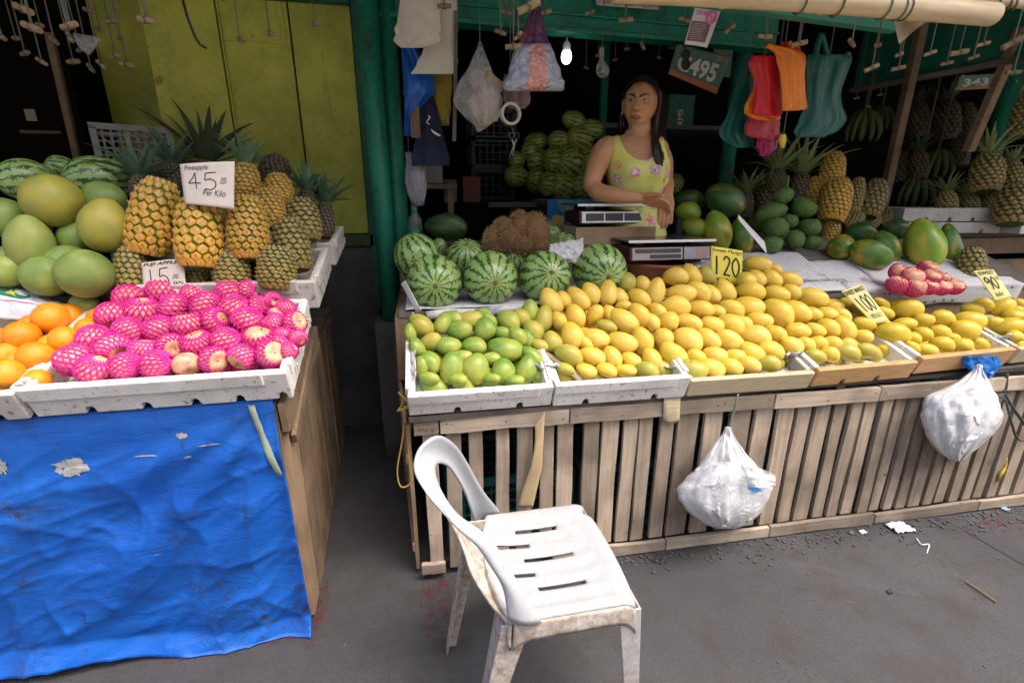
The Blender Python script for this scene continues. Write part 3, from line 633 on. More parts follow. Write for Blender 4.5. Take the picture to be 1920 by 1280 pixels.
orange_m = m_skin('orange_peel', (.80, .27, .008), (.84, .34, .014), None, 1.5, .38, 26, bump=.22)
pomelo_g = m_skin('green_pomelo_peel', (.15, .25, .055), (.25, .33, .08), None, 1.2, .5, 45); pomelo_y = m_skin('yellow_pomelo_peel', (.42, .38, .055), (.31, .33, .065), None, 1.2, .48, 45); pomelo_l = m_skin('light_green_pomelo_peel', (.25, .32, .07), (.34, .38, .10), None, 1.2, .5, 45)
apple_m = m_skin('apple_skin', (.76, .44, .26), (.68, .22, .17), (.76, .56, .28), 2.0, .35, 90, bump=.02)
papaya_m = m_skin('papaya_skin', (.045, .15, .02), (.11, .24, .03), (.62, .30, .02), 1.4, .38, 40, bump=.03, k3=(.46, .74)); papaya_d = m_skin('dark_papaya_skin', (.022, .075, .016), (.05, .12, .025), (.28, .16, .02), 1.2, .4, 40, bump=.03, k3=(.58, .80)); papaya_l = m_skin('bright_papaya_skin', (.14, .30, .03), (.24, .38, .04), (.62, .36, .02), 1.4, .36, 40, bump=.03, k3=(.48, .78))
_x = Mat('soursop_skin'); _v = _x.node('TexVoronoi'); _v.inputs['Scale'].default_value = 7; _x.l.new(_x.coord(), _v.inputs[0]); _x.color(_x.mix(_x.ramp(_v.outputs['Distance'], .05, .5), (.15, .25, .05), (.07, .15, .025))).rough(.5).bump(_v.outputs['Distance'], .3, .03); soursop_m = _x.m
pink = simple('pink_foam_net', (.80, .03, .33), .5, (.70, .018, .28), 3); magenta = simple('magenta_foam_net', (.70, .02, .20), .55, (.62, .015, .18), 3)

# ------------------------------------------------------------------ placing
def img_axis(ang, toward=0.0):
    a = CR * math.cos(R(ang)) - CU * math.sin(R(ang)) - CF * toward; return a.normalized()
def fruit(name, me, m, p, L, W, ang, label, cat, group=None, toward=.15, stem=None, roll=None, D=None):
    """a fruit whose long axis shows at ang (degrees, clockwise) and spans L by W metres"""
    cth = 1 / math.sqrt(1 + ((p - CO).dot(CR) / (p - CO).dot(CF)) ** 2); L *= 1 - (1 - cth) * abs(math.cos(R(ang))); W *= 1 - (1 - cth) * abs(math.sin(R(ang)))
    z = img_axis(ang, toward); M = basis(p, z, -CF) @ Matrix.Rotation(random.uniform(0, 6.28) if roll is None else roll, 4, 'Z') @ Matrix.Diagonal((W / 2, (D or W) / 2, L / 2, 1))
    if len(me.materials) == 0: me.materials.append(m)
    o = bpy.data.objects.new(name, me); o.matrix_world = M; link(o)
    o.material_slots[0].link = 'OBJECT'; o.material_slots[0].material = m
    if stem: mobj('stem', stem_me, stem_m, o, None)
    tag(o, label, cat, group); return o
b = MB(); b.lathe([(.10, .985), (.07, 1.01), (.02, 1.02)], 7); nub_me = b.mesh('stem_scar')
c7 = lambda x, y: (720 + x / 3.2, 360 + y / 3.2)
c8 = lambda x, y: (1240 + x / 2.8235, 360 + y / 2.8235)
PN = Vector((0, -.554, .8327)); PP = Vector((0, 1.445, .770))                 # plane of the heaped mangoes
random.seed(21)
green_l = [(225,800,170,130,40,'o'),(357,785,140,115,110,'g'),(160,845,110,80,80,'g'),(450,823,160,115,5,'g'),(600,822,140,130,90,'g'),(745,775,155,110,40,'g'),(520,760,150,90,0,'o'),(630,770,110,90,60,'g'),(800,870,140,110,50,'g'),(712,845,100,85,20,'g'),
 (280,895,130,105,-20,'o'),(383,918,155,110,10,'g'),(540,925,145,112,5,'g'),(730,938,205,140,15,'g'),(200,930,130,90,60,'g'),(280,1020,150,120,50,'g'),(403,1055,185,148,95,'g'),(558,1058,178,155,100,'g'),(710,1070,148,138,90,'g'),(855,1060,172,132,110,'g'),(890,985,150,100,40,'g'),
 (225,1045,110,80,80,'g'),(270,1115,120,80,10,'g'),(640,1000,110,90,0,'g'),(440,1125,120,70,0,'g'),(470,985,90,80,0,'g'),(862,880,100,60,70,'g'),(640,1120,110,70,0,'g'),(780,1130,100,70,0,'g'),(590,740,120,90,20,'g'),(420,760,120,90,20,'g')]
MANGO = {'g': mango_g, 'o': mango_o, 'y': mango_y, 'l': mango_l}
def put_mango(px, py, L, W, ang, k, sc_, label, group, plane=(PP, PN), sink=0.0):
    p = atplane(px, py, *plane); p = p - plane[1] * sink; s_ = mpp(p) / sc_
    W = max(W, L / (1.42 if k != 'l' else 1.75)) * 1.09; o = fruit('mango', random.choice(mango_me), MANGO[k], p, max(L * s_ * 1.08, .07), max(W * s_, .045), ang, label, 'mango', group, toward=random.uniform(-.1, .35), D=max(W * s_, .045) * .92)
    if random.random() < .6: mobj('stem_scar', nub_me, stem_m, o, None)
    return o
def rowed(items, scale, tfm, rows, what, group, k_of=None, **kw):
    """label each by its row from the front and its place from the left"""
    ys = sorted(items, key=lambda q: -q[1]); n = len(ys); per = math.ceil(n / rows)
    for r in range(rows):
        rowi = sorted(ys[r * per:(r + 1) * per], key=lambda q: q[0])
        for i, q in enumerate(rowi):
            where = ('front row' if r == 0 else ('rearmost row' if r == rows - 1 else '%s row up' % ORD[r + 1]))
            put_mango(*tfm(q[0], q[1]), q[2], q[3], q[4], q[5] if len(q) > 5 else 'y', scale, '%s %s, %s from left' % (what[q[5] if len(q) > 5 else 'y'], where, ORD[i + 1]), group, **kw)
rowed(green_l, 3.2, c7, 5, {'g': 'green mango in the corner tray,', 'o': 'yellowing mango in the corner tray,'}, 'green mangoes in the corner tray')
yel7 = [(885,715,140,95,80,'g'),(825,755,120,95,50,'o'),(957,760,160,100,100,'o'),(1005,655,168,125,60),(1080,645,110,90,60),(1165,640,168,125,50),(1240,610,140,105,60),(1345,605,160,125,95),(1420,625,110,85,60),(895,835,140,110,50,'o'),(1050,775,120,95,60),(1145,750,155,118,70),(1265,735,122,102,-60),
 (1360,735,125,90,60),(1440,685,100,70,0),(1015,895,130,112,60,'o'),(1120,865,172,132,75),(1335,805,125,85,20,'o'),(1440,770,192,130,35),(1530,740,160,112,55),(1610,780,110,90,60),(935,915,100,70,20,'o'),(1270,875,168,125,20),(1430,900,178,130,25),(1545,895,172,118,70),(1205,905,100,80,40),
 (1108,985,178,130,30,'o'),(1250,985,158,120,20),(1370,990,142,112,60),(1485,1005,124,95,30),(1605,1000,135,118,60),(1085,1060,110,60,20,'o'),(1215,1070,125,85,20),(1335,1070,125,78,20),(1450,1070,125,78,10),(1575,1075,150,82,20,'o'),(1455,540,122,112,80,'o'),(1550,555,105,95,70),(1630,600,168,125,100),(1530,640,150,112,40),(1640,715,120,90,40)]
yel8 = [(75,452,132,88,5),(160,440,132,100,60),(240,440,110,90,60,'o'),(450,465,100,95,40),(505,385,150,88,10),(585,460,125,95,50),(505,458,110,90,50),(680,465,138,88,25),(600,412,70,60,30),(105,538,152,82,5),(195,535,150,82,45),(265,540,112,92,60),(340,520,132,102,60),(475,530,156,84,10),(610,540,142,84,25),(690,530,110,80,40),(800,560,172,106,25),(915,600,112,62,20),
 (78,612,156,86,0),(210,620,142,86,15),(290,630,100,75,20),(370,625,148,96,30),(465,605,162,86,20),(618,640,182,126,50),(718,632,162,122,40),(880,645,124,76,20),(805,645,100,80,40),(960,655,108,76,40),(35,685,112,102,40),(145,690,142,86,20),(270,700,132,82,20),(365,705,152,76,30),(430,700,112,82,40),(520,680,142,78,15),(722,735,138,80,10),(815,730,114,84,35),(885,720,132,86,40),(965,725,162,110,60),(1070,765,112,74,20),
 (140,785,162,130,35),(250,775,142,96,45),(360,785,166,106,35),(500,765,162,92,10),(605,750,132,92,30),(10,775,112,102,60),(65,855,162,92,40),(185,870,104,84,30),(285,860,132,78,15),(390,865,108,66,10),(475,845,152,86,35),(580,840,152,86,20),(690,810,142,78,30),(765,808,112,70,30),(830,805,112,68,20),(905,803,112,72,25),(990,805,96,58,10),
 (165,938,162,70,20,'o'),(265,930,152,76,25),(365,922,142,80,25),(465,912,132,76,30),(570,912,128,76,10,'o'),(815,867,122,64,20,'o'),(890,862,114,58,15),(985,848,142,66,20,'o'),(1080,835,122,64,15,'o')]
rowed(yel7, 3.2, c7, 7, {'y': 'yellow mango, left half of the heap,', 'o': 'olive yellow mango, left half of the heap,', 'g': 'green mango, left half of the heap,'}, 'ripe mangoes in the big heap')
rowed(yel8, 2.8235, c8, 8, {'y': 'yellow mango, heap around the 120 card,', 'o': 'dull yellow mango, heap around the 120 card,'}, 'ripe mangoes in the big heap')
long_l = [(1070,625,150,80,30),(990,590,110,60,20),(1300,625,188,78,-5),(1165,590,110,60,30),(1270,600,135,55,0),(1075,700,142,78,15),(1225,755,212,104,15),(1285,700,142,68,-5),(1390,675,124,74,10),(1490,670,152,82,20),(1385,750,114,78,30),(1475,745,134,82,25),(1330,775,100,66,20),(1630,680,192,66,10),(1610,725,192,92,15),(1645,625,142,74,15),
 (1330,825,110,62,40),(1400,835,142,72,15),(1485,810,152,66,15),(1590,805,134,62,10),(1540,770,90,50,10),(1160,690,110,70,20),(1180,640,120,70,20)]
PP2 = Vector((0, 1.453, .775)); PN2 = Vector((0, -.45, .893)).normalized()
rowed([q + ('l',) for q in long_l], 2.8235, c8, 4, {'l': 'long golden mango beside the slanted paper sign,'}, 'long mangoes in the orange taped tray', plane=(PP2, PN2))
rowed([q + ('l',) for q in [(1700,600,132,74,10),(1800,610,172,76,-30),(1890,590,100,66,30),(1860,655,132,66,0),(1770,690,124,66,20),(1840,715,192,76,-10),(1870,765,114,50,0),(1880,625,104,56,20),(1930,690,120,70,10),(1940,740,120,60,0),(1945,640,120,60,10)]], 2.8235, c8, 2, {'l': 'long yellow mango at the far right tray,'}, 'long mangoes at the far right', plane=(PP2, PN2))
# mangoes of the layer underneath, showing in the gaps
random.seed(33)
for j in range(7):
    for i in range(31):
        x = .02 + i * .088 + (j % 2) * .045; y = 1.44 + j * .055
        if x > 2.66 or (x < .46 and y > 1.68) or (x < .75 and y > 1.75): continue
        z = .770 + (y - 1.445) * .665 - .078
        kind = 'g' if x < .40 else ('l' if x > 1.75 else ('o' if x < .50 or j == 0 else 'y'))
        if x > 1.60 and y > 1.60: continue
        p = Vector((x + random.uniform(-.01, .01), y, z + (.035 if j == 0 else 0) - (.0 if x < 1.6 or j == 0 else .02)))
        fruit('mango', random.choice(mango_me), MANGO[kind], p, .115, .072, random.uniform(0, 50), 'half hidden mango of the lower layer, %s row up, %s along' % (ORD[j + 1], ORD[i + 1] if i < 24 else 'twenty-' + ORD[i - 19]), 'mango', 'mangoes of the lower layer')
def ramp_z0(y): return TZ + .004 + max(0, min(y, 2.2) - 1.70) * .385
# ------------------------------------------------------------------ apples in foam nets, oranges
def net_mesh(seed, n=18, lat0=-1.45, lat1=.9, r=.050):
    """a tube of foam net: two crossing families of strands over the fruit, open at one end and gathered at the other"""
    b = MB(); random.seed(seed)
    for d in (1, -1):
        for k in range(n):
            pts = []
            for i in range(9):
                f = i / 8; la = lat0 + (lat1 - lat0) * f; a = 2 * math.pi * k / n + d * f * 1.25; rr = 1.06 + .03 * nz((a, la * 2, seed)) + (.06 * max(0, f - .85) / .15)
                pts.append((math.cos(la) * math.cos(a) * rr, math.cos(la) * math.sin(a) * rr, math.sin(la) * rr * .93))
            b.tube(pts, r, 4, cap=False)
    return b.mesh('foam_net', True)
nets = [net_mesh(1), net_mesh(2, lat1=.7), net_mesh(3, lat1=1.2), net_mesh(4, n=20, lat1=1.0)]
cA = lambda x, y: (80 + x / 3.4286, 500 + y / 3.4286)
apples = [(560,205,190),(770,165,190),(450,315,190),(645,285,205),(840,265,190),(1045,250,190),(1205,165,175),(1320,155,140),(1240,270,190),(1390,255,140),(1475,225,130),(1320,350,200),(1480,365,145),(1620,360,155),(555,415,190),(745,400,182),(930,375,190),(1115,350,182),(335,465,200),(445,530,212),(650,540,172),(825,515,175),(990,490,190),(1185,480,190),(1390,460,192),(1545,440,120),
 (1530,490,120),(205,600,215),(330,660,210),(540,645,190),(735,630,200),(925,625,178),(1100,600,178),(1280,580,178),(1465,560,187),(1585,540,120),(960,180,140),(1640,460,120),(1560,270,130),(1500,310,110),(690,470,120),(870,450,120),(1060,440,120),(1270,430,120),(600,340,120),(1420,400,110),(1000,330,120),(760,310,110)]
AN = Vector((0, -.44, .898)); APP = Vector((0, 1.335, .915))
random.seed(5)
def apple(p, D, label, group, net=True, m=pink, cat='apple', axis=None, netmesh=None):
    ax = axis or img_axis(random.uniform(0, 360), random.uniform(-.2, .9)); M = basis(p, ax, -CF) @ Matrix.Rotation(random.uniform(0, 6), 4, 'Z') @ Matrix.Scale(D / 2, 4)
    o = mobj('apple', apple_me, apple_m, None, M); tag(o, label, cat, group); s_ = mobj('stem', stem_me, stem_m, o)
    if net:
        q = Matrix.Rotation(random.uniform(-.5, .5), 4, 'X') @ Matrix.Rotation(random.uniform(0, 6), 4, 'Z')
        o2 = bpy.data.objects.new('foam_net', netmesh or random.choice(nets)); o2.parent = o; o2.matrix_local = q; link(o2)
        if not o2.data.materials: o2.data.materials.append(m)
        o2.material_slots[0].link = 'OBJECT'; o2.material_slots[0].material = m
    return o
main = apples[:40]; rows = sorted(main, key=lambda q: -q[1])
for r in range(5):
    for i, q in enumerate(sorted(rows[r * 8:(r + 1) * 8], key=lambda q: q[0])):
        p = atplane(*cA(q[0], q[1]), APP, AN); bare = (q[0], q[1]) == (925, 625)
        lab = 'bare russet apple without a net in the front of the apple tray' if bare else 'pink netted apple in the left tray, %s row up, %s from left' % (ORD[r + 1], ORD[i + 1])
        apple(p, q[2] / 3.4286 * mpp(p) * .93, lab, 'netted apples in the left tray', not bare)
for q in apples[40:]:
    p = atplane(*cA(q[0], q[1]), APP, AN) - AN * .045; apple(p, .078, 'pink netted apple hidden in the second layer, %s one' % ORD[apples.index(q) - 39], 'hidden apples of the lower layer')
for k in range(14):
    p = Vector((-.86 + (k % 7) * .075, 1.36 + (k // 7) * .10, .915 + (k // 7) * .10 * .49 - .055)); apple(p, .08, 'pink netted apple at the tray bottom, %s row, %s from left' % (('front', 'rear')[k // 7], ORD[k % 7 + 1]), 'hidden apples of the lower layer')
cO = lambda x, y: (x / 2.667, 240 + y / 2.667)
oranges = [(258,950,195,142,'large orange on top of the pile beside the plastic sack'),(110,1040,198,138,'orange left of and below the top orange'),(15,1110,110,120,'orange cut by the left edge of the picture, middle height'),(325,1058,168,128,'orange touching the leftmost netted apples'),(180,1143,202,138,'large orange low in the middle of the pile'),(40,1230,190,132,'orange at the bottom left beside the foam rim'),
 (425,980,145,110,'orange tucked between the top orange and the apples'),(330,910,130,100,'orange behind the top orange'),(485,930,120,100,'small part of an orange behind the apples at the tray rear'),(140,965,120,100,'orange half hidden left of the top orange'),(235,1065,110,90,'orange hidden in the gap right of centre'),(75,1140,110,90,'orange hidden in the gap at left'),(165,1235,110,80,'orange at the tray rim under the lowest oranges'),(-10,1030,110,110,'orange barely showing at the left edge, upper')]
for k, (x, y, w, h, lab) in enumerate(oranges):
    p = atplane(*cO(x, y), Vector((0, 1.335, .912)), AN) - AN * (.02 if min(w, h) < 115 else 0); s_ = mpp(p) / 2.667
    fruit('orange', orange_me[k % 2], orange_m, p, max(w * .76, 110) * 1.12 * s_ / .8, max(h, 110) * 1.12 * s_, random.uniform(-12, 8), lab, 'orange', 'oranges in the left tray', toward=random.uniform(-.3, .3))
for k in range(12):
    p = Vector((-1.40 + (k % 6) * .085, 1.36 + (k // 6) * .10, .86 + (k // 6) * .045)); fruit('orange', orange_me[0], orange_m, p, .085, .085, 0, 'orange at the tray bottom, %s row, %s from left' % (('front', 'rear')[k // 6], ORD[k % 6 + 1]), 'orange', 'hidden oranges of the lower layer')

# ------------------------------------------------------------------ pomelos and melons of the left stall
cZ = lambda x, y: (x / 3.765, 280 + y / 3.765)
def put(name, mes, m, cf, scale, q, Y, label, cat, group=None, toward=.2, D=None, **k):
    x, y, L, W, ang = q; p = at(*cf(x, y), Y); s_ = mpp(p) / scale * (1.13 if name == 'pomelo' else 1.0)
    return fruit(name, mes[len(label) % len(mes)], m, p, L * s_, W * s_, ang, label, cat, group, toward=toward, D=(D * s_ if D else None), **k)
G = 'pomelos on the left stall'
for q, Y, m, lab, tw in [((365,360,440,370,-155),1.66,pomelo_y,'big pear shaped yellow green pomelo topping the pile, with a tiny dark spot',.1),((215,670,400,350,-80),1.60,pomelo_l,'pale green pomelo with a puckered crown, left of centre',.3),((740,535,370,350,-75),1.63,pomelo_y,'yellow pear shaped pomelo next to the tallest pineapple',.2),((600,872,370,390,-60),1.53,pomelo_g,'round dark green pomelo at the front right',.8),
  ((330,890,330,320,-40),1.56,pomelo_g,'green pomelo in the front row behind the plastic sack',.5),((40,855,270,260,-40),1.57,pomelo_l,'pomelo at the left edge above the plastic sack',.5),((40,480,320,310,-30),1.68,pomelo_g,'green pomelo at the left edge below the watermelon',.4),((740,360,330,260,-20),1.74,pomelo_g,'green pomelo behind the yellow one, under the watermelon',.2),
  ((530,620,240,240,-70),1.67,pomelo_g,'pomelo wedged between the big ones in the middle',.2),((600,1095,230,150,0),1.56,pomelo_l,'pomelo showing a sliver below the round dark green one',.2)]:
    put('pomelo', pomelo_me, m, cZ, 3.765, q, Y, lab, 'pomelo', G, toward=tw)
for k, (x, y, z) in enumerate([(-1.02, 1.62, 1.10), (-.86, 1.68, 1.12), (-1.18, 1.66, 1.10), (-1.0, 1.76, 1.2), (-1.2, 1.78, 1.22)]):
    fruit('pomelo', pomelo_me[0], pomelo_g, Vector((x, y, z)), .15, .15, 20, 'pomelo hidden inside the left pile, %s one' % ORD[k + 1], 'pomelo', 'hidden pomelos')
def melon(px, py, w, h, Y, pole, m, label, group, cf=None, scale=1.0):
    """pole: offset in photograph pixels from the centre to the visible end of the fruit"""
    c = at(*(cf(px, py) if cf else (px, py)), Y); s_ = mpp(c) / scale; r = (w + h) / 4
    ox, oy = pole[0] / r, -pole[1] / r; q = min(.995, math.hypot(ox, oy)); k = 1 if math.hypot(ox, oy) <= 1 else 1 / math.hypot(ox, oy); cth = 1 / math.sqrt(1 + ((c - CO).dot(CR) / (c - CO).dot(CF)) ** 2); w = w * cth
    ax = CR * ox * k + CU * oy * k - CF * math.sqrt(max(0, 1 - q * q)); L = h * s_ if abs(pole[1]) > abs(pole[0]) else w * s_; W = w * s_ if abs(pole[1]) > abs(pole[0]) else h * s_
    if q < .6: L = (w + h) / 2 * s_
    M = basis(c, ax, CR) @ Matrix.Rotation(random.uniform(0, 6), 4, 'Z') @ Matrix.Diagonal((W / 2, W / 2, L / 2, 1))
    me = wm_me[int(px) % 2]
    if not me.materials: me.materials.append(m)
    o = bpy.data.objects.new('watermelon', me); o.matrix_world = M; link(o); o.material_slots[0].link = 'OBJECT'; o.material_slots[0].material = m
    b_ = nub_me; mobj('stem_scar', b_, stem_m, o, None); tag(o, label, 'watermelon', group); return o
G = 'watermelons on the left stall'
melon(180, 215, 450, 290, 1.84, (-150, 60), wm_m, 'oblong watermelon at the left edge behind the big pomelo', G, cZ, 3.765)
melon(700, 215, 530, 320, 1.90, (-150, 50), wm_m, 'large oblong watermelon with its dark end facing left, behind the pomelos', G, cZ, 3.765)
melon(430, 130, 240, 170, 2.0, (-60, -10), wm_m, 'watermelon peeking out between the two large left ones', G, cZ, 3.765)
melon(850, 150, 220, 170, 2.05, (60, 10), wm_dark, 'dark watermelon behind the tallest pineapple crown', G, cZ, 3.765)

# ------------------------------------------------------------------ front and background watermelons
cE = lambda x, y: (740 + x / 4.8, 380 + y / 4.8)
G = 'watermelons on the mango counter'
for q in [((360,715,505,485),1.795,(45,65),'watermelon in front at the left end, brown end facing out'),((865,680,490,500),1.79,(50,70),'second watermelon of the front row, brown end facing out'),((1350,665,475,470),1.80,(45,-5),'third watermelon of the front row beside the highest mangoes'),((1840,610,500,470),1.83,(40,90),'fourth watermelon of the front row below the silver scales'),
  ((205,490,420,430),1.93,(-85,-180),'watermelon behind the leftmost one at the aisle corner'),((640,490,350,280),1.98,(20,-90),'watermelon behind the gap of the first two'),((390,420,160,220),2.06,(30,-60),'watermelon hidden behind the corner one'),((1090,500,260,240),1.98,(0,-60),'watermelon under the brown spiky fruit'),((1490,400,300,180),2.05,(-30,-50),'watermelon half under the crumpled newspaper'),((1400,300,200,200),2.1,(20,-40),'watermelon behind the spiky fruit near the wooden box')]:
    melon(*q[0], q[1], q[2], wm_m, q[3], G, cE, 4.8)
cF = lambda x, y: (700 + x / 3.2, y / 3.2)
bg = [(1205,725,145,95),(1310,775,135,100),(1240,835,180,128),(1110,840,115,95),(975,850,130,90),(945,905,105,105),(860,960,90,90),(985,960,115,125),(1075,960,105,128),(1165,975,178,165),(1280,970,110,150),(860,1060,145,110),(975,1085,105,128),(1045,1105,105,128),(1130,1120,165,138),(1245,1120,115,138)]
random.seed(8)
for k, q in enumerate(sorted(bg, key=lambda q: q[1])):
    row = 'top' if q[1] < 800 else ('upper' if q[1] < 900 else ('middle' if q[1] < 1000 else 'bottom')); left = sorted([z for z in bg if ('top' if z[1] < 800 else ('upper' if z[1] < 900 else ('middle' if z[1] < 1000 else 'bottom'))) == row]).index(q)
    melon(q[0], q[1], q[2] * 1.16, q[3] * 1.16, 2.95 + .0006 * (1100 - q[1]) * .3 + (.12 if q[0] < 1000 else 0), (random.choice((-1, 1)) * 60, random.uniform(-10, 10)), wm_back, 'olive striped watermelon stacked behind the woman, %s row, %s from left' % (row, ORD[left + 1]), 'stacked watermelons behind the woman', cF, 3.2)
melon(1262, 345, 40, 40, 2.75, (10, -12), wm_back, 'single watermelon just right of the woman on the blue shelf', None)
b = MB(); zs = at(1080, 372, 2.95).z - .02
st = empty('melon_shelf'); tag(st, 'low dark shelf carrying the stacked watermelons', 'shelf')
part('top', wood_dark, st, lambda b: b.box(at(940, 372, 2.95).x - .1, at(1140, 372, 2.95).x + .15, 2.8, 3.3, zs - .03, zs), bevel=.003)
for x in (at(950, 372, 2.95).x, at(1130, 372, 2.95).x): part('leg', wood_dark, st, lambda b: b.box(x, x + .05, 2.84, 2.89, 0, zs - .032)); part('leg', wood_dark, st, lambda b: b.box(x, x + .05, 3.2, 3.25, 0, zs - .032))

# ------------------------------------------------------------------ pineapples
def pine_body(seed, rows=10, around=14):
    b = MB(); att = []; random.seed(seed)
    def rad(t): return .60 * (1 - abs(2 * t - .92) ** 3.2 * .42) * (1 - .08 * t)
    def P(a, t, h): return Vector(((rad(t) + h) * math.cos(a), (rad(t) + h) * math.sin(a), -1 + 2 * t))
    core = [(1e-3, -1.0)] + [(rad(i / 12) * .965, -1 + 2 * i / 12) for i in range(13)] + [(1e-3, 1.0)]
    b.lathe(core, 22); att += [0.0] * len(b.v)
    dt = 1 / rows
    for j in range(rows + 1):
        for i in range(around):
            t0 = (j + .0) * dt + .5 * dt * .0; a0 = 2 * math.pi * (i + .5 * (j % 2) + random.uniform(-.09, .09)) / around + j * .06; t0 += random.uniform(-.09, .09) * dt
            if t0 < .02: t0 = .03
            if t0 > .98: t0 = .97
            ha = math.pi / around; ht = dt * .66; hexa = [(1, -.33), (1, .33), (0, 1.0), (-1, .33), (-1, -.33), (0, -1.0)]
            base = len(b.v); jit = random.uniform(.9, 1.1)
            ring = lambda k, h: [P(a0 + x * ha * k, min(1, max(0, t0 + y * ht * k)), h) for x, y in hexa]
            vs = ring(.99, .004) + ring(.80, .040 * jit) + ring(.30, .048 * jit) + [P(a0, min(1, t0 + ht * .55), random.uniform(.07, .12))]
            fs = [(k, (k + 1) % 6, 6 + (k + 1) % 6, 6 + k) for k in range(6)] + [(6 + k, 6 + (k + 1) % 6, 12 + (k + 1) % 6, 12 + k) for k in range(6)] + [(12 + k, 12 + (k + 1) % 6, 18) for k in range(6)]
            b.add(vs, fs); att += [.0] * 6 + [.55] * 6 + [.85] * 6 + [1.0]
    me = b.mesh('body', False, recalc=False); a = me.attributes.new('eye', 'FLOAT', 'POINT'); a.data.foreach_set('value', att); return me
pine_me = [pine_body(1), pine_body(2, 9, 13), pine_body(3, 11, 15)]
def crown_mesh(seed, n=34, L=1.0, spread=1.0):
    b = MB(); random.seed(seed)
    for k in range(n):
        f = k / n; a = k * 2.39996 + random.uniform(-.2, .2); tilt = R(8 + 78 * (1 - f) ** .9 * spread) ; ln = L * (.45 + .65 * math.sin(math.pi * min(1, .25 + f * .75))) * random.uniform(.8, 1.15); w = .075 * random.uniform(.8, 1.2)
        d = Vector((math.cos(a), math.sin(a), 0)); side = Vector((-math.sin(a), math.cos(a), 0)); pts = []; p = d * .12 + Vector((0, 0, .10 * f)); th = tilt * .75; m = 6; bend = random.uniform(.02, .16) * (1.3 - f)
        for i in range(m + 1):
            wi = w * (1 - (i / m) ** 1.6) + .002; pts += [p - side * wi + Vector((0, 0, wi * .35)), p - (d * math.cos(th) * .0), p + side * wi + Vector((0, 0, wi * .35))]
            p = p + (d * math.sin(th) + Vector((0, 0, math.cos(th)))) * ln / m; th += bend
        b.add(pts, [(i * 3 + j, i * 3 + j + 1, i * 3 + 4 + j, i * 3 + 3 + j) for i in range(m) for j in range(2)])
    return b.mesh('crown', True, recalc=False)
crowns = [crown_mesh(1), crown_mesh(2, 30, 1.15, .9), crown_mesh(3, 36, 1.0, 1.1)]
b = MB(); random.seed(12)
for k in range(14):
    a = k * 2.4; d = Vector((math.cos(a), math.sin(a), 0)); s_ = Vector((-math.sin(a), math.cos(a), 0)); r0 = .10 + .12 * (k % 3) / 3
    b.add([d * r0 - s_ * .06, d * r0 + s_ * .06, d * (r0 + .12) + s_ * .045 + Vector((0, 0, .07)), d * (r0 + .2) + Vector((0, 0, .05)), d * (r0 + .12) - s_ * .045 + Vector((0, 0, .07))], [(0, 1, 2, 3, 4)])
b.lathe([(.22, -.06), (.2, .03), (.14, .07), (.03, .075)], 10); stub_me = b.mesh('crown_stub')
def m_pine(name, edge, fl, tip):
    x = Mat(name); at_ = x.node('Attribute', attribute_name='eye'); n = x.noise(3, 4, .6); f = at_.outputs['Fac']
    sep = x.node('SeparateXYZ'); x.l.new(x.tc.outputs['Object'], sep.inputs[0])
    fl2 = x.mix(x.ramp(x.math('ADD', n, x.math('MULTIPLY', sep.outputs[2], .25)), .35, .75), fl, tuple((a + b_) / 2 for a, b_ in zip(fl, edge)))
    c = x.mix(x.ramp(f, .04, .34), edge, fl2); c = x.mix(x.ramp(f, .62, .9), c, tip); c = x.mix(x.ramp(f, .93, 1.0), c, (.50, .42, .33))
    h = x.node('HueSaturation'); x.l.new(c, h.inputs['Color']); x.l.new(x.ramp(x.rnd(), 0, 1, .8, 1.15), h.inputs['Value'])
    x.color(h.outputs[0]).rough(.5).bump(x.noise(25, 3), .3, .01); return x.m
pine_y = m_pine('golden_pineapple_skin', (.10, .15, .02), (.62, .33, .02), (.56, .33, .14)); pine_g = m_pine('green_pineapple_skin', (.035, .09, .02), (.26, .20, .03), (.42, .27, .14)); pine_d = m_pine('shaded_pineapple_skin', (.02, .03, .015), (.10, .07, .03), (.20, .13, .08))  # pine_d is the shaded copy: dimness of the back put into its colour
def m_leaf(name, c1, c2):
    x = Mat(name); n = x.noise(6, 4, .6); c = x.mix(x.ramp(n, .3, .7), c1, c2); h = x.node('HueSaturation'); x.l.new(c, h.inputs['Color']); x.l.new(x.ramp(x.rnd(), 0, 1, .75, 1.2), h.inputs['Value']); x.color(h.outputs[0]).rough(.45); return x.m
leaf_b = m_leaf('blue_green_leaf', (.07, .15, .09), (.13, .23, .14)); leaf_o = m_leaf('olive_leaf', (.12, .17, .05), (.22, .26, .10)); leaf_d = m_leaf('shaded_leaf', (.03, .055, .03), (.06, .08, .03))  # leaf_d is the shaded copy, darkness put into the colour
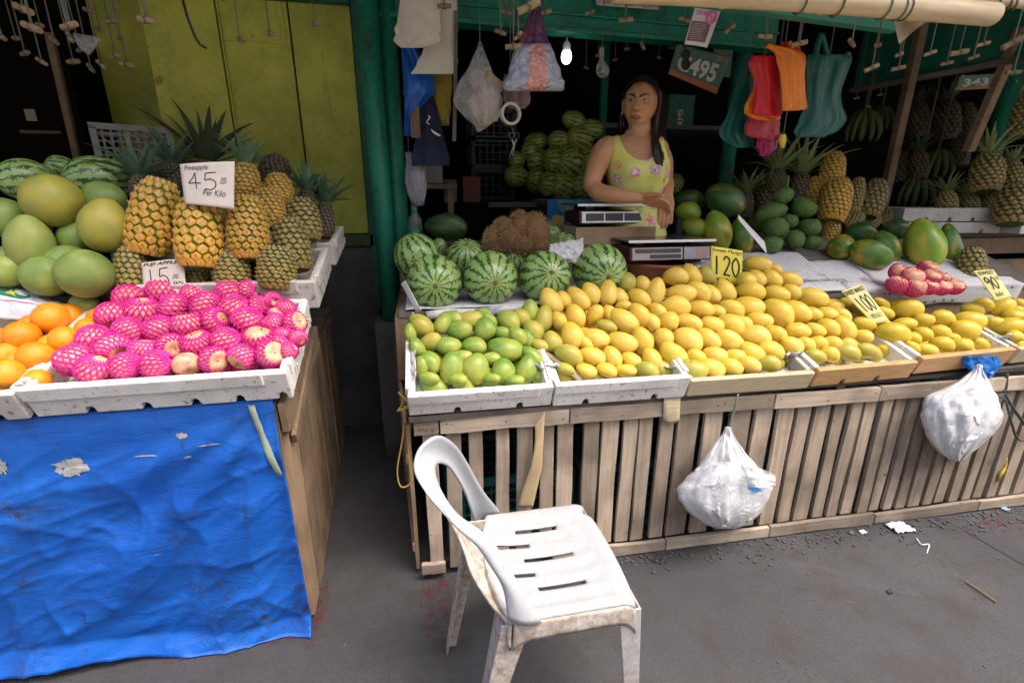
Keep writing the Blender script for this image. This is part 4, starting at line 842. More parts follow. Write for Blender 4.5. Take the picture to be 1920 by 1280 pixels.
def pineapple(px, py, w, h, Y, tilt, label, group, m, crown=None, cf=None, scale=1.0, cl=1.0, leaf=None, toward=.0, k=None, ctilt=0):
    c = at(*(cf(px, py) if cf else (px, py)), Y); s_ = mpp(c) / scale; up = (CU * math.cos(R(tilt)) + CR * math.sin(R(tilt)) - CF * toward).normalized()
    t = empty('pineapple'); t.matrix_world = basis(c, up, CR) @ Matrix.Rotation(random.uniform(0, 6), 4, 'Z'); tag(t, label, 'pineapple', group)
    me = pine_me[(k if k is not None else int(px)) % 3]; W = w * s_ / 1.26 / math.sqrt(1 + ((c - CO).dot(CR) / (c - CO).dot(CF)) ** 2); H = h * s_ / 2.0
    if not me.materials: me.materials.append(m)
    o = bpy.data.objects.new('body', me); o.parent = t; o.matrix_local = Matrix.Diagonal((W, W, H, 1)); link(o); o.material_slots[0].link = 'OBJECT'; o.material_slots[0].material = m
    if crown is None or crown == 'stub': q = mobj('crown_stub', stub_me, leaf_o, t); q.matrix_local = Matrix.Translation((0, 0, H * .97)) @ Matrix.Scale(W * .95, 4)
    else:
        cm = crowns[crown % 3]; q = bpy.data.objects.new('crown', cm); q.parent = t; link(q)
        if not cm.materials: cm.materials.append(leaf_b)
        q.material_slots[0].link = 'OBJECT'; q.material_slots[0].material = leaf or leaf_b
        q.matrix_local = Matrix.Translation((0, 0, H * .94)) @ Matrix.Rotation(R(ctilt), 4, 'Y') @ Matrix.Scale(.135 * cl, 4)
    return t
random.seed(17)
cB = lambda x, y: (220 + x / 3.879, 230 + y / 3.879)
G = 'pineapples on the left stall'; PB = dict(cf=cB, scale=3.879)
pineapple(265, 690, 400, 560, 1.66, 12, 'tallest golden pineapple leaning right, topped by a pale stub', G, pine_y, None, **PB, k=0)
pineapple(600, 790, 385, 540, 1.62, 0, 'golden pineapple in the middle below the 45 sign', G, pine_y, None, **PB, k=1)
pineapple(950, 770, 325, 470, 1.64, -4, 'golden pineapple right of the one below the 45 sign', G, pine_y, None, **PB, k=2)
pineapple(100, 1070, 265, 340, 1.60, 0, 'small greenish pineapple behind the apple sign, beside the round pomelo', G, pine_g, None, **PB, k=1)
pineapple(585, 1130, 200, 260, 1.63, 0, 'small pineapple right behind the apple sign', G, pine_g, None, **PB, k=0)
pineapple(840, 1090, 285, 280, 1.60, 0, 'small squat pineapple in the front row with a curled stub', G, pine_g, None, **PB, k=1)
pineapple(1160, 1060, 300, 320, 1.59, 2, 'small greenish pineapple at the front right corner of its tray', G, pine_g, None, **PB, k=2)
pineapple(1270, 890, 275, 390, 1.69, -10, 'half golden pineapple behind the front corner one', G, pine_g, None, **PB, k=0)
pineapple(1350, 710, 265, 310, 1.82, -10, 'green and gold pineapple at the edge of the rear tray', G, pine_g, None, **PB, k=1)
pineapple(1110, 630, 240, 300, 1.76, -6, 'golden pineapple in the second row right of the sign', G, pine_y, None, **PB, k=2)
pineapple(1175, 490, 215, 230, 1.88, -4, 'small golden pineapple high at the back with a short stub', G, pine_y, None, **PB, k=0)
pineapple(940, 430, 215, 260, 1.84, 0, 'golden pineapple with a crown just right of the 45 sign', G, pine_y, 1, **PB, k=1, cl=.75, leaf=leaf_b)
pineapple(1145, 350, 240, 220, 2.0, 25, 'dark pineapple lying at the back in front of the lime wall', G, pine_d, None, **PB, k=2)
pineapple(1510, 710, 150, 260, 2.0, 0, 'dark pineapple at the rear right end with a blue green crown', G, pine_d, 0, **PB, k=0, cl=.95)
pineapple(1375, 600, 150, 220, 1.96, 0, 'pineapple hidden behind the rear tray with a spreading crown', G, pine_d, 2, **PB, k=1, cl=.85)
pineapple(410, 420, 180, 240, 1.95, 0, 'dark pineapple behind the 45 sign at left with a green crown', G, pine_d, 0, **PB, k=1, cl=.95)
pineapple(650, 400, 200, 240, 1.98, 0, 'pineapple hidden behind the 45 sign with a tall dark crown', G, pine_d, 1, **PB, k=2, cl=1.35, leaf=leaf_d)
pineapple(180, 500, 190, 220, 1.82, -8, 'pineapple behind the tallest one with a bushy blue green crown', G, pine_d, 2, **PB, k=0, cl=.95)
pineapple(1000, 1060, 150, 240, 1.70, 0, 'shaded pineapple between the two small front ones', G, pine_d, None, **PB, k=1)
cC = lambda x, y: (1260 + x / 4.266, 240 + y / 4.266); PC = dict(cf=cC, scale=4.266); G = 'pineapples behind the soursops'
pineapple(1285, 330, 215, 260, 2.35, 8, 'golden crownless pineapple on top of the right heap', G, pine_y, None, **PC, k=0)
pineapple(1140, 540, 175, 290, 2.35, 5, 'golden pineapple left in the right heap beside the soursops', G, pine_y, None, **PC, k=1)
pineapple(1310, 580, 265, 350, 2.22, 14, 'large golden green pineapple in the middle of the right heap', G, pine_y, None, **PC, k=2)
pineapple(1470, 540, 150, 280, 2.30, 12, 'pineapple squeezed between the two large ones in the right heap', G, pine_g, None, **PC, k=0)
pineapple(1605, 570, 235, 310, 2.28, 18, 'pineapple with a pale stub leaning right at the heap edge', G, pine_g, None, **PC, k=1)
pineapple(1270, 840, 165, 240, 2.2, 5, 'small pineapple at the foot of the right heap', G, pine_y, None, **PC, k=0)
pineapple(1430, 745, 190, 190, 2.25, 60, 'pineapple lying below the large golden green one', G, pine_g, None, **PC, k=2)
pineapple(1570, 750, 180, 170, 2.3, 70, 'pineapple lying under the leaning one with the pale stub', G, pine_g, None, **PC, k=1)
pineapple(1690, 720, 150, 150, 2.4, 40, 'pineapple at the right foot of the heap behind papayas', G, pine_g, None, **PC, k=0)
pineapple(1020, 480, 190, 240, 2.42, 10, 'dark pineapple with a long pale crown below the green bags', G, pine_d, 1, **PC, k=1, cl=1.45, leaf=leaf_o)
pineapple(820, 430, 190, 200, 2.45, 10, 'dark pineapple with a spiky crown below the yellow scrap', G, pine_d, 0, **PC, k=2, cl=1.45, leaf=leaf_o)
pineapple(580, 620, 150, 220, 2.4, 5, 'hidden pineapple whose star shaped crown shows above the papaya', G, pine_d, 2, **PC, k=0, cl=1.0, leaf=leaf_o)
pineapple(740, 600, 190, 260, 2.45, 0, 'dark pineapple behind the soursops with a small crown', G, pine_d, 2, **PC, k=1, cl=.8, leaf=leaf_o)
G = 'dim pineapples at the far right'; cG = lambda x, y: (1400 + x / 3.2, y / 3.2); PG = dict(cf=cG, scale=3.2)
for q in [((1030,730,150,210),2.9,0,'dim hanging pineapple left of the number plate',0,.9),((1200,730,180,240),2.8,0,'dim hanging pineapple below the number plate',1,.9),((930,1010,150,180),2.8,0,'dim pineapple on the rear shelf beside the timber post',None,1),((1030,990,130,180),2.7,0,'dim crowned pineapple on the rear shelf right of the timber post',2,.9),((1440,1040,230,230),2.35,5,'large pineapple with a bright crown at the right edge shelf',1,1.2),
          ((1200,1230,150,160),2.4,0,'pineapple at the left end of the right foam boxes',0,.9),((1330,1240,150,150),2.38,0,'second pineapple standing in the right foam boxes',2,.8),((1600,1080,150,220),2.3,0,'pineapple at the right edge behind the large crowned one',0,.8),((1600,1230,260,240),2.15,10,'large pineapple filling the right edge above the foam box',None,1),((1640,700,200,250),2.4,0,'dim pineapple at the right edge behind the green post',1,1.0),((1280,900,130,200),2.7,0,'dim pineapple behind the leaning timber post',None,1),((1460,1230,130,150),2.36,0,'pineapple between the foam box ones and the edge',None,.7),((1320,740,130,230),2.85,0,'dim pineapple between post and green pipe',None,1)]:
    pineapple(*q[0], q[1], q[2], q[3], G, pine_d if q[1] > 2.5 else pine_g, q[4], **PG, cl=q[5], leaf=leaf_o if q[1] < 2.5 else leaf_d)  # deeper fruit take the shaded skin and leaf colours
cD = lambda x, y: (1520 + x / 4.8, 380 + y / 4.8)
pineapple(1440, 590, 310, 370, 1.80, 4, 'single pale pineapple standing behind the 90 card', None, pine_g, None, cf=cD, scale=4.8, k=1)

# ------------------------------------------------------------------ papayas, soursops, pink wrapped apples on the right
G = 'papayas beside the scales'
for q, Y, m, lab, tw in [((420,580,360,255,30),2.18,papaya_d,'dark papaya lying on top of the heap beside the scales',.1),((130,670,215,160,25),2.25,papaya_l,'papaya with a yellow patch next to the woman\'s hand',.3),((190,800,230,160,25),2.12,papaya_l,'bright green papaya right behind the front scale',.3),((365,820,350,215,78),2.05,papaya_l,'long green papaya standing behind the 120 card',.2),((555,870,330,190,84),2.08,papaya_m,'green and orange papaya beside the folded paper',.1),((140,580,260,170,10),2.32,papaya_d,'dark papaya at the back of the heap by the woman',.1)]:
    put('papaya', papaya_me, m, cC, 4.266, q, Y, lab, 'papaya', G, toward=tw)
G = 'soursops heaped behind the newspapers'
for q, Y, lab in [((885,540,185,150,-20),2.22,'soursop on top of the heap with its stalk up'),((1050,640,230,165,35),2.18,'large pale soursop at the upper right of the heap'),((780,680,290,165,-20),2.20,'long soursop at the upper left of the heap'),((940,745,150,120,25),2.12,'small soursop in the middle of the heap'),((830,800,220,165,0),2.10,'oval soursop left of the middle with a dark mark'),((1100,800,210,155,15),2.12,'soursop at the right side of the heap'),((985,890,165,155,60),2.06,'round soursop at the bottom of the heap'),((800,935,190,135,0),2.02,'soursop at the bottom left beside the folded paper'),((1120,920,150,115,0),2.08,'small soursop at the bottom right beside papayas'),((700,740,200,160,-30),2.24,'shaded soursop behind the folded paper'),((910,860,130,110,30),2.1,'soursop wedged low between its neighbours')]:
    o = put('soursop', soursop_me, soursop_m, cC, 4.266, q, Y, lab, 'soursop', G, toward=.2)
b = MB(); p = at(*cC(915, 480), 2.2); b.tube([p, p + Vector((.003, 0, .03)), p + Vector((-.002, 0, .06))], [.008, .006, .007], 7); o = b.build('fruit_stalk', soursop_m, smooth=True); tag(o, 'short green stalk sticking up from the top soursop', 'stalk')
G = 'papayas at the right end'
for q, Y, m, lab, tw in [((540,465,440,290,28),1.86,papaya_m,'papaya with orange streak lying in front at the right',.2),((270,410,280,240,10),1.98,papaya_m,'dark green papaya at the left of the right papayas',.6),((690,400,350,250,72),1.95,papaya_m,'papaya with a yellow scar standing behind the front one',.2),((1020,375,500,395,80),1.88,papaya_l,'biggest papaya with a deep crease standing upright',.1),((1255,395,440,230,86),1.94,papaya_m,'papaya standing upright right of the biggest one',.1),((450,270,320,200,10),2.1,papaya_d,'dark papaya at the back left of the right group',.2),((770,240,280,200,20),2.1,papaya_d,'dark papaya at the back behind the biggest one',.2)]:
    put('papaya', papaya_me, m, cD, 4.8, q, Y, lab, 'papaya', G, toward=tw)
def on_display(px, py, h):
    Y = 1.60
    while Y < 2.6 and at(px, py, Y).z > ramp_z0(Y) + h: Y += .005
    return Y
G = 'magenta wrapped apples on the newspaper'
cup = net_mesh(8, n=20, lat0=-1.3, lat1=.35, r=.045)
for k, (x, y, w, lab) in enumerate([(800,625,165,'upper left'),(920,665,185,'upper middle'),(1060,600,180,'top'),(1080,670,160,'upper right of middle'),(1185,675,125,'upper right'),(780,735,175,'lower left corner'),(930,755,195,'lower second from left'),(1060,755,155,'lower middle'),(1175,755,165,'lower second from right'),(1290,750,160,'lower right corner')]):
    p = at(*cD(x, y), on_display(*cD(x, y if y > 700 else y + 95), .040) - (.0 if y > 700 else -.02)); apple(p, w / 4.8 * mpp(p) * .95, 'apple in a magenta foam sleeve on newspaper, %s of the stack' % lab, G, True, magenta, axis=Vector((.1, -.35, 1)).normalized(), netmesh=cup)
# the long dark papaya by the bottle and the brown spiky fruit on the melons
put('papaya', papaya_me, papaya_d, cE, 4.8, (460,215,400,240,5), 2.25, 'dark glossy papaya lying on the counter near the green pipe posts', 'papaya', toward=.1)
spk = empty('spiky_fruit'); c = at(*cE(1100, 285), 1.98); s_ = mpp(c) / 4.8; tag(spk, 'brown bristly lobed fruit resting on the front watermelons', 'fruit')
x_ = Mat('brown_bristle_rind'); n_ = x_.noise(9, 4, .7); x_.color(x_.mix(x_.ramp(n_, .3, .7), (.13, .065, .028), (.24, .13, .05))).rough(.75); bristle_m = x_.m; bristle_tip = simple('bristle_tip', (.46, .30, .13), .8, (.26, .14, .06), 60); inner_m = simple('spiky_inner', (.20, .17, .05), .8, (.30, .13, .07), 20)
random.seed(3); lob = MB(); spb = MB()
for lx, ly, rx, ry, rz, dz in [(30, -60, 105, 150, 120, -10), (165, -20, 120, 170, 130, 10), (-120, -30, 95, 110, 110, 20), (-215, 60, 80, 120, 100, 20), (-60, 50, 90, 110, 110, 60), (60, 110, 110, 90, 110, 40), (190, 110, 100, 90, 100, 10), (-130, 120, 100, 70, 90, 30)]:
    cc = c + CR * lx * s_ - CU * ly * s_ - CF * dz * s_; n = int(330)
    def srf(p, cc=cc, rx=rx, ry=ry, rz=rz): return cc + CR * p.x * rx * s_ + CU * p.z * ry * s_ - CF * p.y * rz * s_
    lob.add([srf(Vector((r * math.cos(2 * math.pi * j / 14), r * math.sin(2 * math.pi * j / 14), z))) for r, z in sph(10) for j in range(14)], [(i * 14 + j, i * 14 + (j + 1) % 14, i * 14 + 14 + (j + 1) % 14, i * 14 + 14 + j) for i in range(10) for j in range(14)])
    for i in range(n):
        z = 1 - 2 * (i + .5) / n; r = math.sqrt(1 - z * z); a = i * 2.39996; p = Vector((r * math.cos(a), r * math.sin(a), z)); q = srf(p); nn = (q - cc).normalized(); nn = (nn + Vector((random.gauss(0, .25), random.gauss(0, .25), random.gauss(0, .25)))).normalized(); u = nn.orthogonal().normalized() * .0026; w = nn.cross(u)
        spb.add([q + u, q - u * .5 + w * .87, q - u * .5 - w * .87, q + nn * random.uniform(.008, .016)], [(0, 1, 3), (1, 2, 3), (2, 0, 3)])
lob.build('rind', bristle_m, spk, smooth=True); o = spb.build('bristles', bristle_tip, spk); o['kind'] = 'stuff'
# ------------------------------------------------------------------ raised rear shelf and sloping right-hand display of the counter
part('rear_shelf', wood_dark, ms, lambda b: b.box(-.09, 1.12, 2.06, 2.57, 1.056, 1.076), bevel=.002)
part('rear_shelf_riser', wood_side, ms, lambda b: b.box(-.085, 1.115, 2.065, 2.08, TZ, 1.054))
RS = .385
def ramp_z(y): return TZ + .004 + max(0, min(y, 2.2) - 1.70) * RS
part('display_ramp', wood_dark, ms, lambda b: (b.add([(1.13, 1.70, TZ + .002), (2.9, 1.70, TZ + .002), (2.9, 2.2, ramp_z(2.2) - .004), (1.13, 2.2, ramp_z(2.2) - .004), (2.9, 2.56, ramp_z(2.2) - .004), (1.13, 2.56, ramp_z(2.2) - .004), (1.13, 2.56, TZ), (1.13, 1.70, TZ), (2.9, 2.56, TZ), (2.9, 1.70, TZ)],
     [(0, 1, 2, 3), (3, 2, 4, 5), (0, 3, 5, 6, 7), (1, 9, 8, 4, 2), (5, 4, 8, 6), (0, 7, 9, 1)])))

# ------------------------------------------------------------------ weighing scales, boxes, basin
scale_red = simple('maroon_plastic', (.10, .018, .02), .35, (.06, .014, .016), 5); steel = simple('steel_plate', (.30, .29, .28), .22, (.2, .19, .18), 4, Metallic=.9); white_pl = simple('white_plastic', (.78, .80, .82), .4); lcd = simple('dark_display', (.05, .055, .06), .25, (.09, .08, .085), 3); grey_pl = simple('grey_keypad', (.42, .38, .36), .5, (.35, .31, .30), 6); blue_key = simple('blue_key', (.25, .36, .55), .5); red_key = simple('red_key', (.50, .25, .22), .5)
def scales(M, w, d, label, kind):
    t = empty('weighing_scale'); t.matrix_world = M; tag(t, label, 'scale')
    b = MB(); b.prism([(0, 0), (d, 0), (d, .055), (.05, .066), (.012, .060)], w, Matrix(((0, 0, 1, 0), (1, 0, 0, 0), (0, 1, 0, 0), (0, 0, 0, 1)))); b.build('housing', scale_red, t, bevel=.006)
    b = MB(); b.box(-.012, w + .012, .0, d + .02, .082, .090); b.build('pan', steel, t, bevel=.003)
    b = MB(); b.box(-.012, w + .012, -.004, -.0005, .079, .090); b.build('pan_edge', white_pl, t, bevel=.001)
    for x in (.06, w - .06):
        for y in (.06, d - .05): part('pan_support', black_m, t, lambda b: b.box(x - .02, x + .02, y - .02, y + .02, .06, .0815))
    for x in (.04, w - .04):
        for y in (.04, d - .04): part('foot', black_m, t, lambda b: b.lathe([(.014, -.010), (.016, -.004), (.012, .0005)], 10, Matrix.Translation((x, y, 0))))
    T = Matrix.Translation((0, .0, 0)) @ Matrix.Rotation(R(78.7), 4, 'X')               # the leaning front face
    def face(name, x0, x1, z0, z1, m, h=.003, par=None): b = MB(); b.box(x0, x1, z0, z1, .0, h, T); return b.build(name, m, par or t, bevel=.0012)
    if kind == 'display':
        f = face('display_frame', .012, w - .012, .006, .056, white_pl, .004)
        for k in range(3): face('display', .030 + k * (w - .075) / 3, .030 + (k + 1) * (w - .075) / 3 - .006, .014, .048, lcd, .0055, f)
    else:
        fpl = face('front_plate', .012, w * .64, .005, .057, grey_pl, .003); kp = face('keypad', w * .66, w - .008, .005, .057, grey_pl, .003)
        face('display', .024, w * .62, .034, .053, lcd, .0045, fpl); face('display', w * .24, w * .62, .011, .028, lcd, .0045, fpl)
        for i in range(7):
            for j in range(4): face('key', w * .675 + i * w * .044, w * .675 + i * w * .044 + w * .032, .010 + j * .0115, .018 + j * .0115, blue_key if i < 3 else (red_key if i < 6 else grey_pl), .0045, kp)
    return t
scales(Matrix.Translation((.882, 1.90, 1.034)), .385, .25, 'front maroon weighing scale with a keypad, standing on the terracotta basin', 'keypad')
scales(Matrix.Translation((.722, 2.11, 1.180)), .355, .24, 'rear weighing scale with white framed display, under the woman\'s hand', 'display')
terra = simple('terracotta', (.36, .12, .06), .7, (.28, .09, .05), 8, .2, 60)
b = MB(); pr = [(.02, 0), (.085, 0), (.10, .02), (.135, .085), (.148, .1), (.152, .112), (.140, .113), (.12, .09), (.02, .08)]; b.lathe(pr, 32); o = b.build('basin', terra, smooth=True, M=Matrix.Translation((1.07, 2.0, TZ + .002))); tag(o, 'terracotta coloured basin carrying the front scale', 'basin')
def wbox(x0, x1, y0, y1, z0, z1, label):
    t = empty('wooden_box', ((x0 + x1) / 2, (y0 + y1) / 2, z0)); tag(t, label, 'box'); cx, cy = (x0 + x1) / 2, (y0 + y1) / 2
    f = lambda n, *a: part(n, wood_box, t, lambda b: b.box(*a), bevel=.002)
    f('front_board', x0 - cx, x1 - cx, y0 - cy, y0 - cy + .012, 0, z1 - z0); f('rear_board', x0 - cx, x1 - cx, y1 - cy - .012, y1 - cy, 0, z1 - z0)
    f('side_board', x0 - cx, x0 - cx + .012, y0 - cy + .0125, y1 - cy - .0125, 0, z1 - z0); f('side_board', x1 - cx - .012, x1 - cx, y0 - cy + .0125, y1 - cy - .0125, 0, z1 - z0); f('lid', x0 - cx + .0125, x1 - cx - .0125, y0 - cy + .0125, y1 - cy - .0125, z1 - z0 - .014, z1 - z0 - .002)
    return t
wbox(.70, 1.09, 2.09, 2.40, 1.09, 1.168, 'light wooden box directly under the rear scale'); wbox(.74, 1.07, 2.10, 2.38, 1.0775, 1.0895, 'thin wooden board under the light wooden box')
# ------------------------------------------------------------------ plastic chair
x_ = Mat('worn_white_plastic'); n1 = x_.noise(6, 6, .7); n2 = x_.noise(34, 5, .75); sc1 = x_.noise(1, 3, .6, x_.coord((160, 8, 20))); geo = x_.node('NewGeometry'); sep = x_.node('SeparateXYZ'); x_.l.new(geo.outputs['Position'], sep.inputs[0])
low = x_.ramp(x_.math('ADD', sep.outputs[2], x_.math('MULTIPLY', x_.math('SUBTRACT', n1, .5), .35)), .26, .44, .85, 0)
c_ = x_.mix(x_.ramp(n1, .35, .7), (.43, .455, .485), (.35, .37, .40)); c_ = x_.mix(x_.math('MULTIPLY', low, x_.ramp(n2, .34, .60)), c_, (.27, .22, .17)); c_ = x_.mix(x_.ramp(sc1, .66, .70, 0, .6), c_, (.25, .23, .21))
x_.color(c_).rough(.38).bump(n2, .06, .003); chair_m = x_.m
x_ = Mat('grimy_chair_plastic'); n1 = x_.noise(9, 6, .75); n2 = x_.noise(40, 5, .75); x_.color(x_.mix(x_.ramp(n2, .35, .65), x_.mix(x_.ramp(n1, .35, .65), (.40, .34, .28), (.66, .64, .62)), (.24, .19, .15))).rough(.55).bump(n2, .15, .003); chair_g = x_.m
ch = empty('plastic_chair', (0, 0, 0)); tag(ch, 'worn white plastic chair with a looped back in front of the slatted counter', 'chair')
SZ = .400
st_ = [((953, 1160), (1015, 1166), .80), ((944, 1100), (985, 1115), .81), ((921, 1059), (955, 1066), .82), ((895, 1021), (925, 1017), .835), ((857, 987), (895, 991), .855), ((831, 957), (862, 968), .875), ((800, 920), (838, 940), .90), ((778, 878), (820, 905), .94), ((789, 838), (815, 876), .985), ((822, 817), (826, 868), 1.03), ((852, 833), (843, 876), 1.07), ((873, 862), (858, 897), 1.10), ((893, 899), (872, 923), 1.125), ((911, 928), (882, 952), 1.15), ((938, 960), (892, 990), 1.185)]
O_ = spline([at(*a, y) for a, b_, y in st_], 70); I_ = spline([at(*b_, y + (.0 if k < 6 or k > 11 else .004)) for k, (a, b_, y) in enumerate(st_)], 70)
b = MB()
def band(u, v):
    i = min(70, int(round(u * 70))); p = O_[i].lerp(I_[i], v); mid = Vector((.25, .99, .6)); out = (p - mid); out.z = 0; out.normalize(); return p + out * (.010 * math.sin(v * math.pi))
b.grid(band, 70, 8); b.build('backrest_hoop', chair_m, ch, smooth=True, recalc=False, solid=.0065)
E1 = spline([at(839, 968, 1.00), at(862, 1012, .985), at(873, 1042, .965), at(886, 1080, .935), at(921, 1134, .865), at(948, 1163, .812)], 20); E2 = spline([at(886, 985, 1.175), at(903, 1006, 1.12), at(920, 1030, 1.05), at(945, 1075, .965), at(975, 1120, .88), at(1003, 1163, .812)], 20)
b = MB(); b.grid(lambda u, v: E1[int(round(u * 20))].lerp(E2[int(round(u * 20))], v) - Vector((0, 0, .014 * math.sin(v * math.pi))), 20, 6); b.build('lower_back', chair_g, ch, smooth=True, solid=.006)
def seat_pt(u, v):
    y = .806 + .380 * v; e = 2 * v - 1
    xr = .125 + .030 * e * e; xf = .462 - .012 * e * e
    for c_, s_ in ((.90, .06),): xf -= .018 * math.exp(-((v - c_) / .05) ** 2)
    x = xr + (xf - xr) * u; z = SZ + .004 - .026 * (1 - e * e) ** .8 * math.sin(math.pi * min(1, u * 1.02)) ** .5 + .004 * math.sin(v * 44) * (.15 < u < .85) * .35
    ed = max(abs(e) - .9, 0) / .1; z -= .012 * ed * ed; fr = max(u - .9, 0) / .1; z -= .014 * fr * fr
    return Vector((x, y, z))
NU, NV = 40, 66
slots = [(18, 10, 20), (13, 0, 0)]
hole = {}
for vc, u0, u1 in ((15, 13, 28), (24, 4, 14), (33, 12, 28), (42, 4, 15), (51, 11, 26)):
    for j in (vc - 1, vc, vc + 1):
        for i in range(u0, u1): hole[(i, j)] = 1
b = MB(); b.grid(lambda u, v: seat_pt(u, v), NU, NV, skip=lambda i, j: (i, j) in hole); b.build('seat', chair_m, ch, smooth=True, solid=.006)
def apron(name, fn, n, h0, h1, m=chair_m):
    b = MB()
    def g_(u, v):
        p = fn(u); h = h0 + (h1 - h0) * abs(2 * u - 1) ** 7; c = Vector((.29, .993, p.z)); o = (p - c).normalized(); return p + o * (.006 * math.sin(v * 1.57)) - Vector((0, 0, h * v))
    b.grid(g_, n, 5); b.build(name, m, ch, smooth=True, solid=.006)
apron('near_apron', lambda u: seat_pt(.02 + .98 * u, 0), 40, .046, .070, chair_g); apron('far_apron', lambda u: seat_pt(.02 + .98 * u, 1), 40, .04, .07); apron('front_apron', lambda u: seat_pt(1, u), 30, .026, .075); apron('rear_apron', lambda u: seat_pt(0, u), 24, .03, .07, chair_g)
def leg(top, bot, dx, dy, w0, w1, m=chair_g):
    """angle section: two plates meeting along the outer corner"""
    b = MB(); n = 10; th = .006
    for k in range(n + 1):
        f = k / n; c = Vector(top).lerp(Vector(bot), f); w = w0 + (w1 - w0) * f ** .7
        b.v += [tuple(c + Vector(q)) for q in ((0, 0, 0), (dx * w, 0, 0), (dx * w, dy * th, 0), (dx * th, dy * th, 0), (dx * th, dy * w, 0), (0, dy * w, 0))]
    for k in range(n):
        for j in range(6): b.f.append((k * 6 + j, k * 6 + (j + 1) % 6, k * 6 + 6 + (j + 1) % 6, k * 6 + 6 + j)); b.mi.append(0)
    b.f += [tuple(range(6)), tuple(n * 6 + j for j in range(6))]; b.mi += [0, 0]
    return b.build('leg', m, ch, smooth=False, bevel=.003)
leg((.468, .806, SZ - .026), (.472, .770, 0), -1, 1, .060, .032, chair_m); leg((.459, 1.186, SZ - .026), (.50, 1.22, 0), -1, -1, .060, .032)
leg((.135, .815, SZ - .02), (.055, .800, 0), 1, 1, .075, .036); leg((.085, 1.125, SZ + .03), (.012, 1.118, 0), 1, -1, .058, .032)
# ------------------------------------------------------------------ the woman behind the scales
x_ = Mat('skin'); n_ = x_.noise(14, 5, .6); n2 = x_.noise(120, 3, .6); x_.color(x_.mix(x_.ramp(n_, .3, .7), (.48, .23, .11), (.58, .31, .155))).rough(.46).bump(n2, .10, .002); x_.set(Subsurface_Weight=.08, Subsurface_Radius=(.012, .005, .003)); skin_m = x_.m
hair_m = simple('black_hair', (.010, .006, .005), .36, (.030, .014, .009), 22); lip_m = simple('lips', (.34, .10, .085), .45); eye_w = simple('eye_white', (.62, .58, .54), .2); eye_d = simple('eye_dark', (.012, .008, .006), .15)
x_ = Mat('floral_cloth'); co = x_.coord(1, 'Object', False); base = x_.mix(x_.ramp(x_.noise(9, 3, .6, co), .4, .65), (.66, .66, .16), (.70, .72, .24)); vo = x_.node('TexVoronoi'); vo.inputs['Scale'].default_value = 19; x_.l.new(co, vo.inputs[0]); wob = x_.noise(60, 4, .7, co)
d_ = x_.math('ADD', vo.outputs['Distance'], x_.math('MULTIPLY', x_.math('SUBTRACT', wob, .5), .5)); sepc = x_.node('SeparateColor'); x_.l.new(vo.outputs['Color'], sepc.inputs[0]); r_ = sepc.outputs[0]; on = x_.ramp(sepc.outputs[1], .40, .42)
fl = x_.mix(x_.ramp(r_, .35, .38), (.50, .13, .46), (.74, .16, .34)); fl = x_.mix(x_.ramp(r_, .68, .70), fl, (.80, .30, .05)); fl = x_.mix(x_.ramp(wob, .42, .58), fl, (.84, .62, .66)); c_ = x_.mix(x_.math('MULTIPLY', x_.ramp(d_, .36, .40, 1, 0), on), base, fl)
ring = x_.math('MULTIPLY', x_.ramp(d_, .40, .44), x_.ramp(d_, .54, .58, 1, 0)); c_ = x_.mix(x_.math('MULTIPLY', ring, x_.math('MULTIPLY', x_.ramp(wob, .5, .56, 0, .8), on)), c_, (.20, .38, .30)); x_.color(c_).rough(.85).bump(x_.noise(10, 3, .6, co), .3, .01); cloth_m = x_.m
WY = 2.20
def wp(px, py, d=0.0): return at(px, py, WY - d)
FW = Vector((CF.x, CF.y, 0)).normalized() * -1; RT = Vector((CR.x, CR.y, 0)).normalized(); UP = Vector((0, 0, 1))
pers = empty('person', (wp(1195, 243).x, WY, .15)); tag(pers, 'woman with long dark hair in a yellow floral tank top, frowning behind the scales', 'person')
pers_inv = Matrix.Translation(-Vector(pers.location))
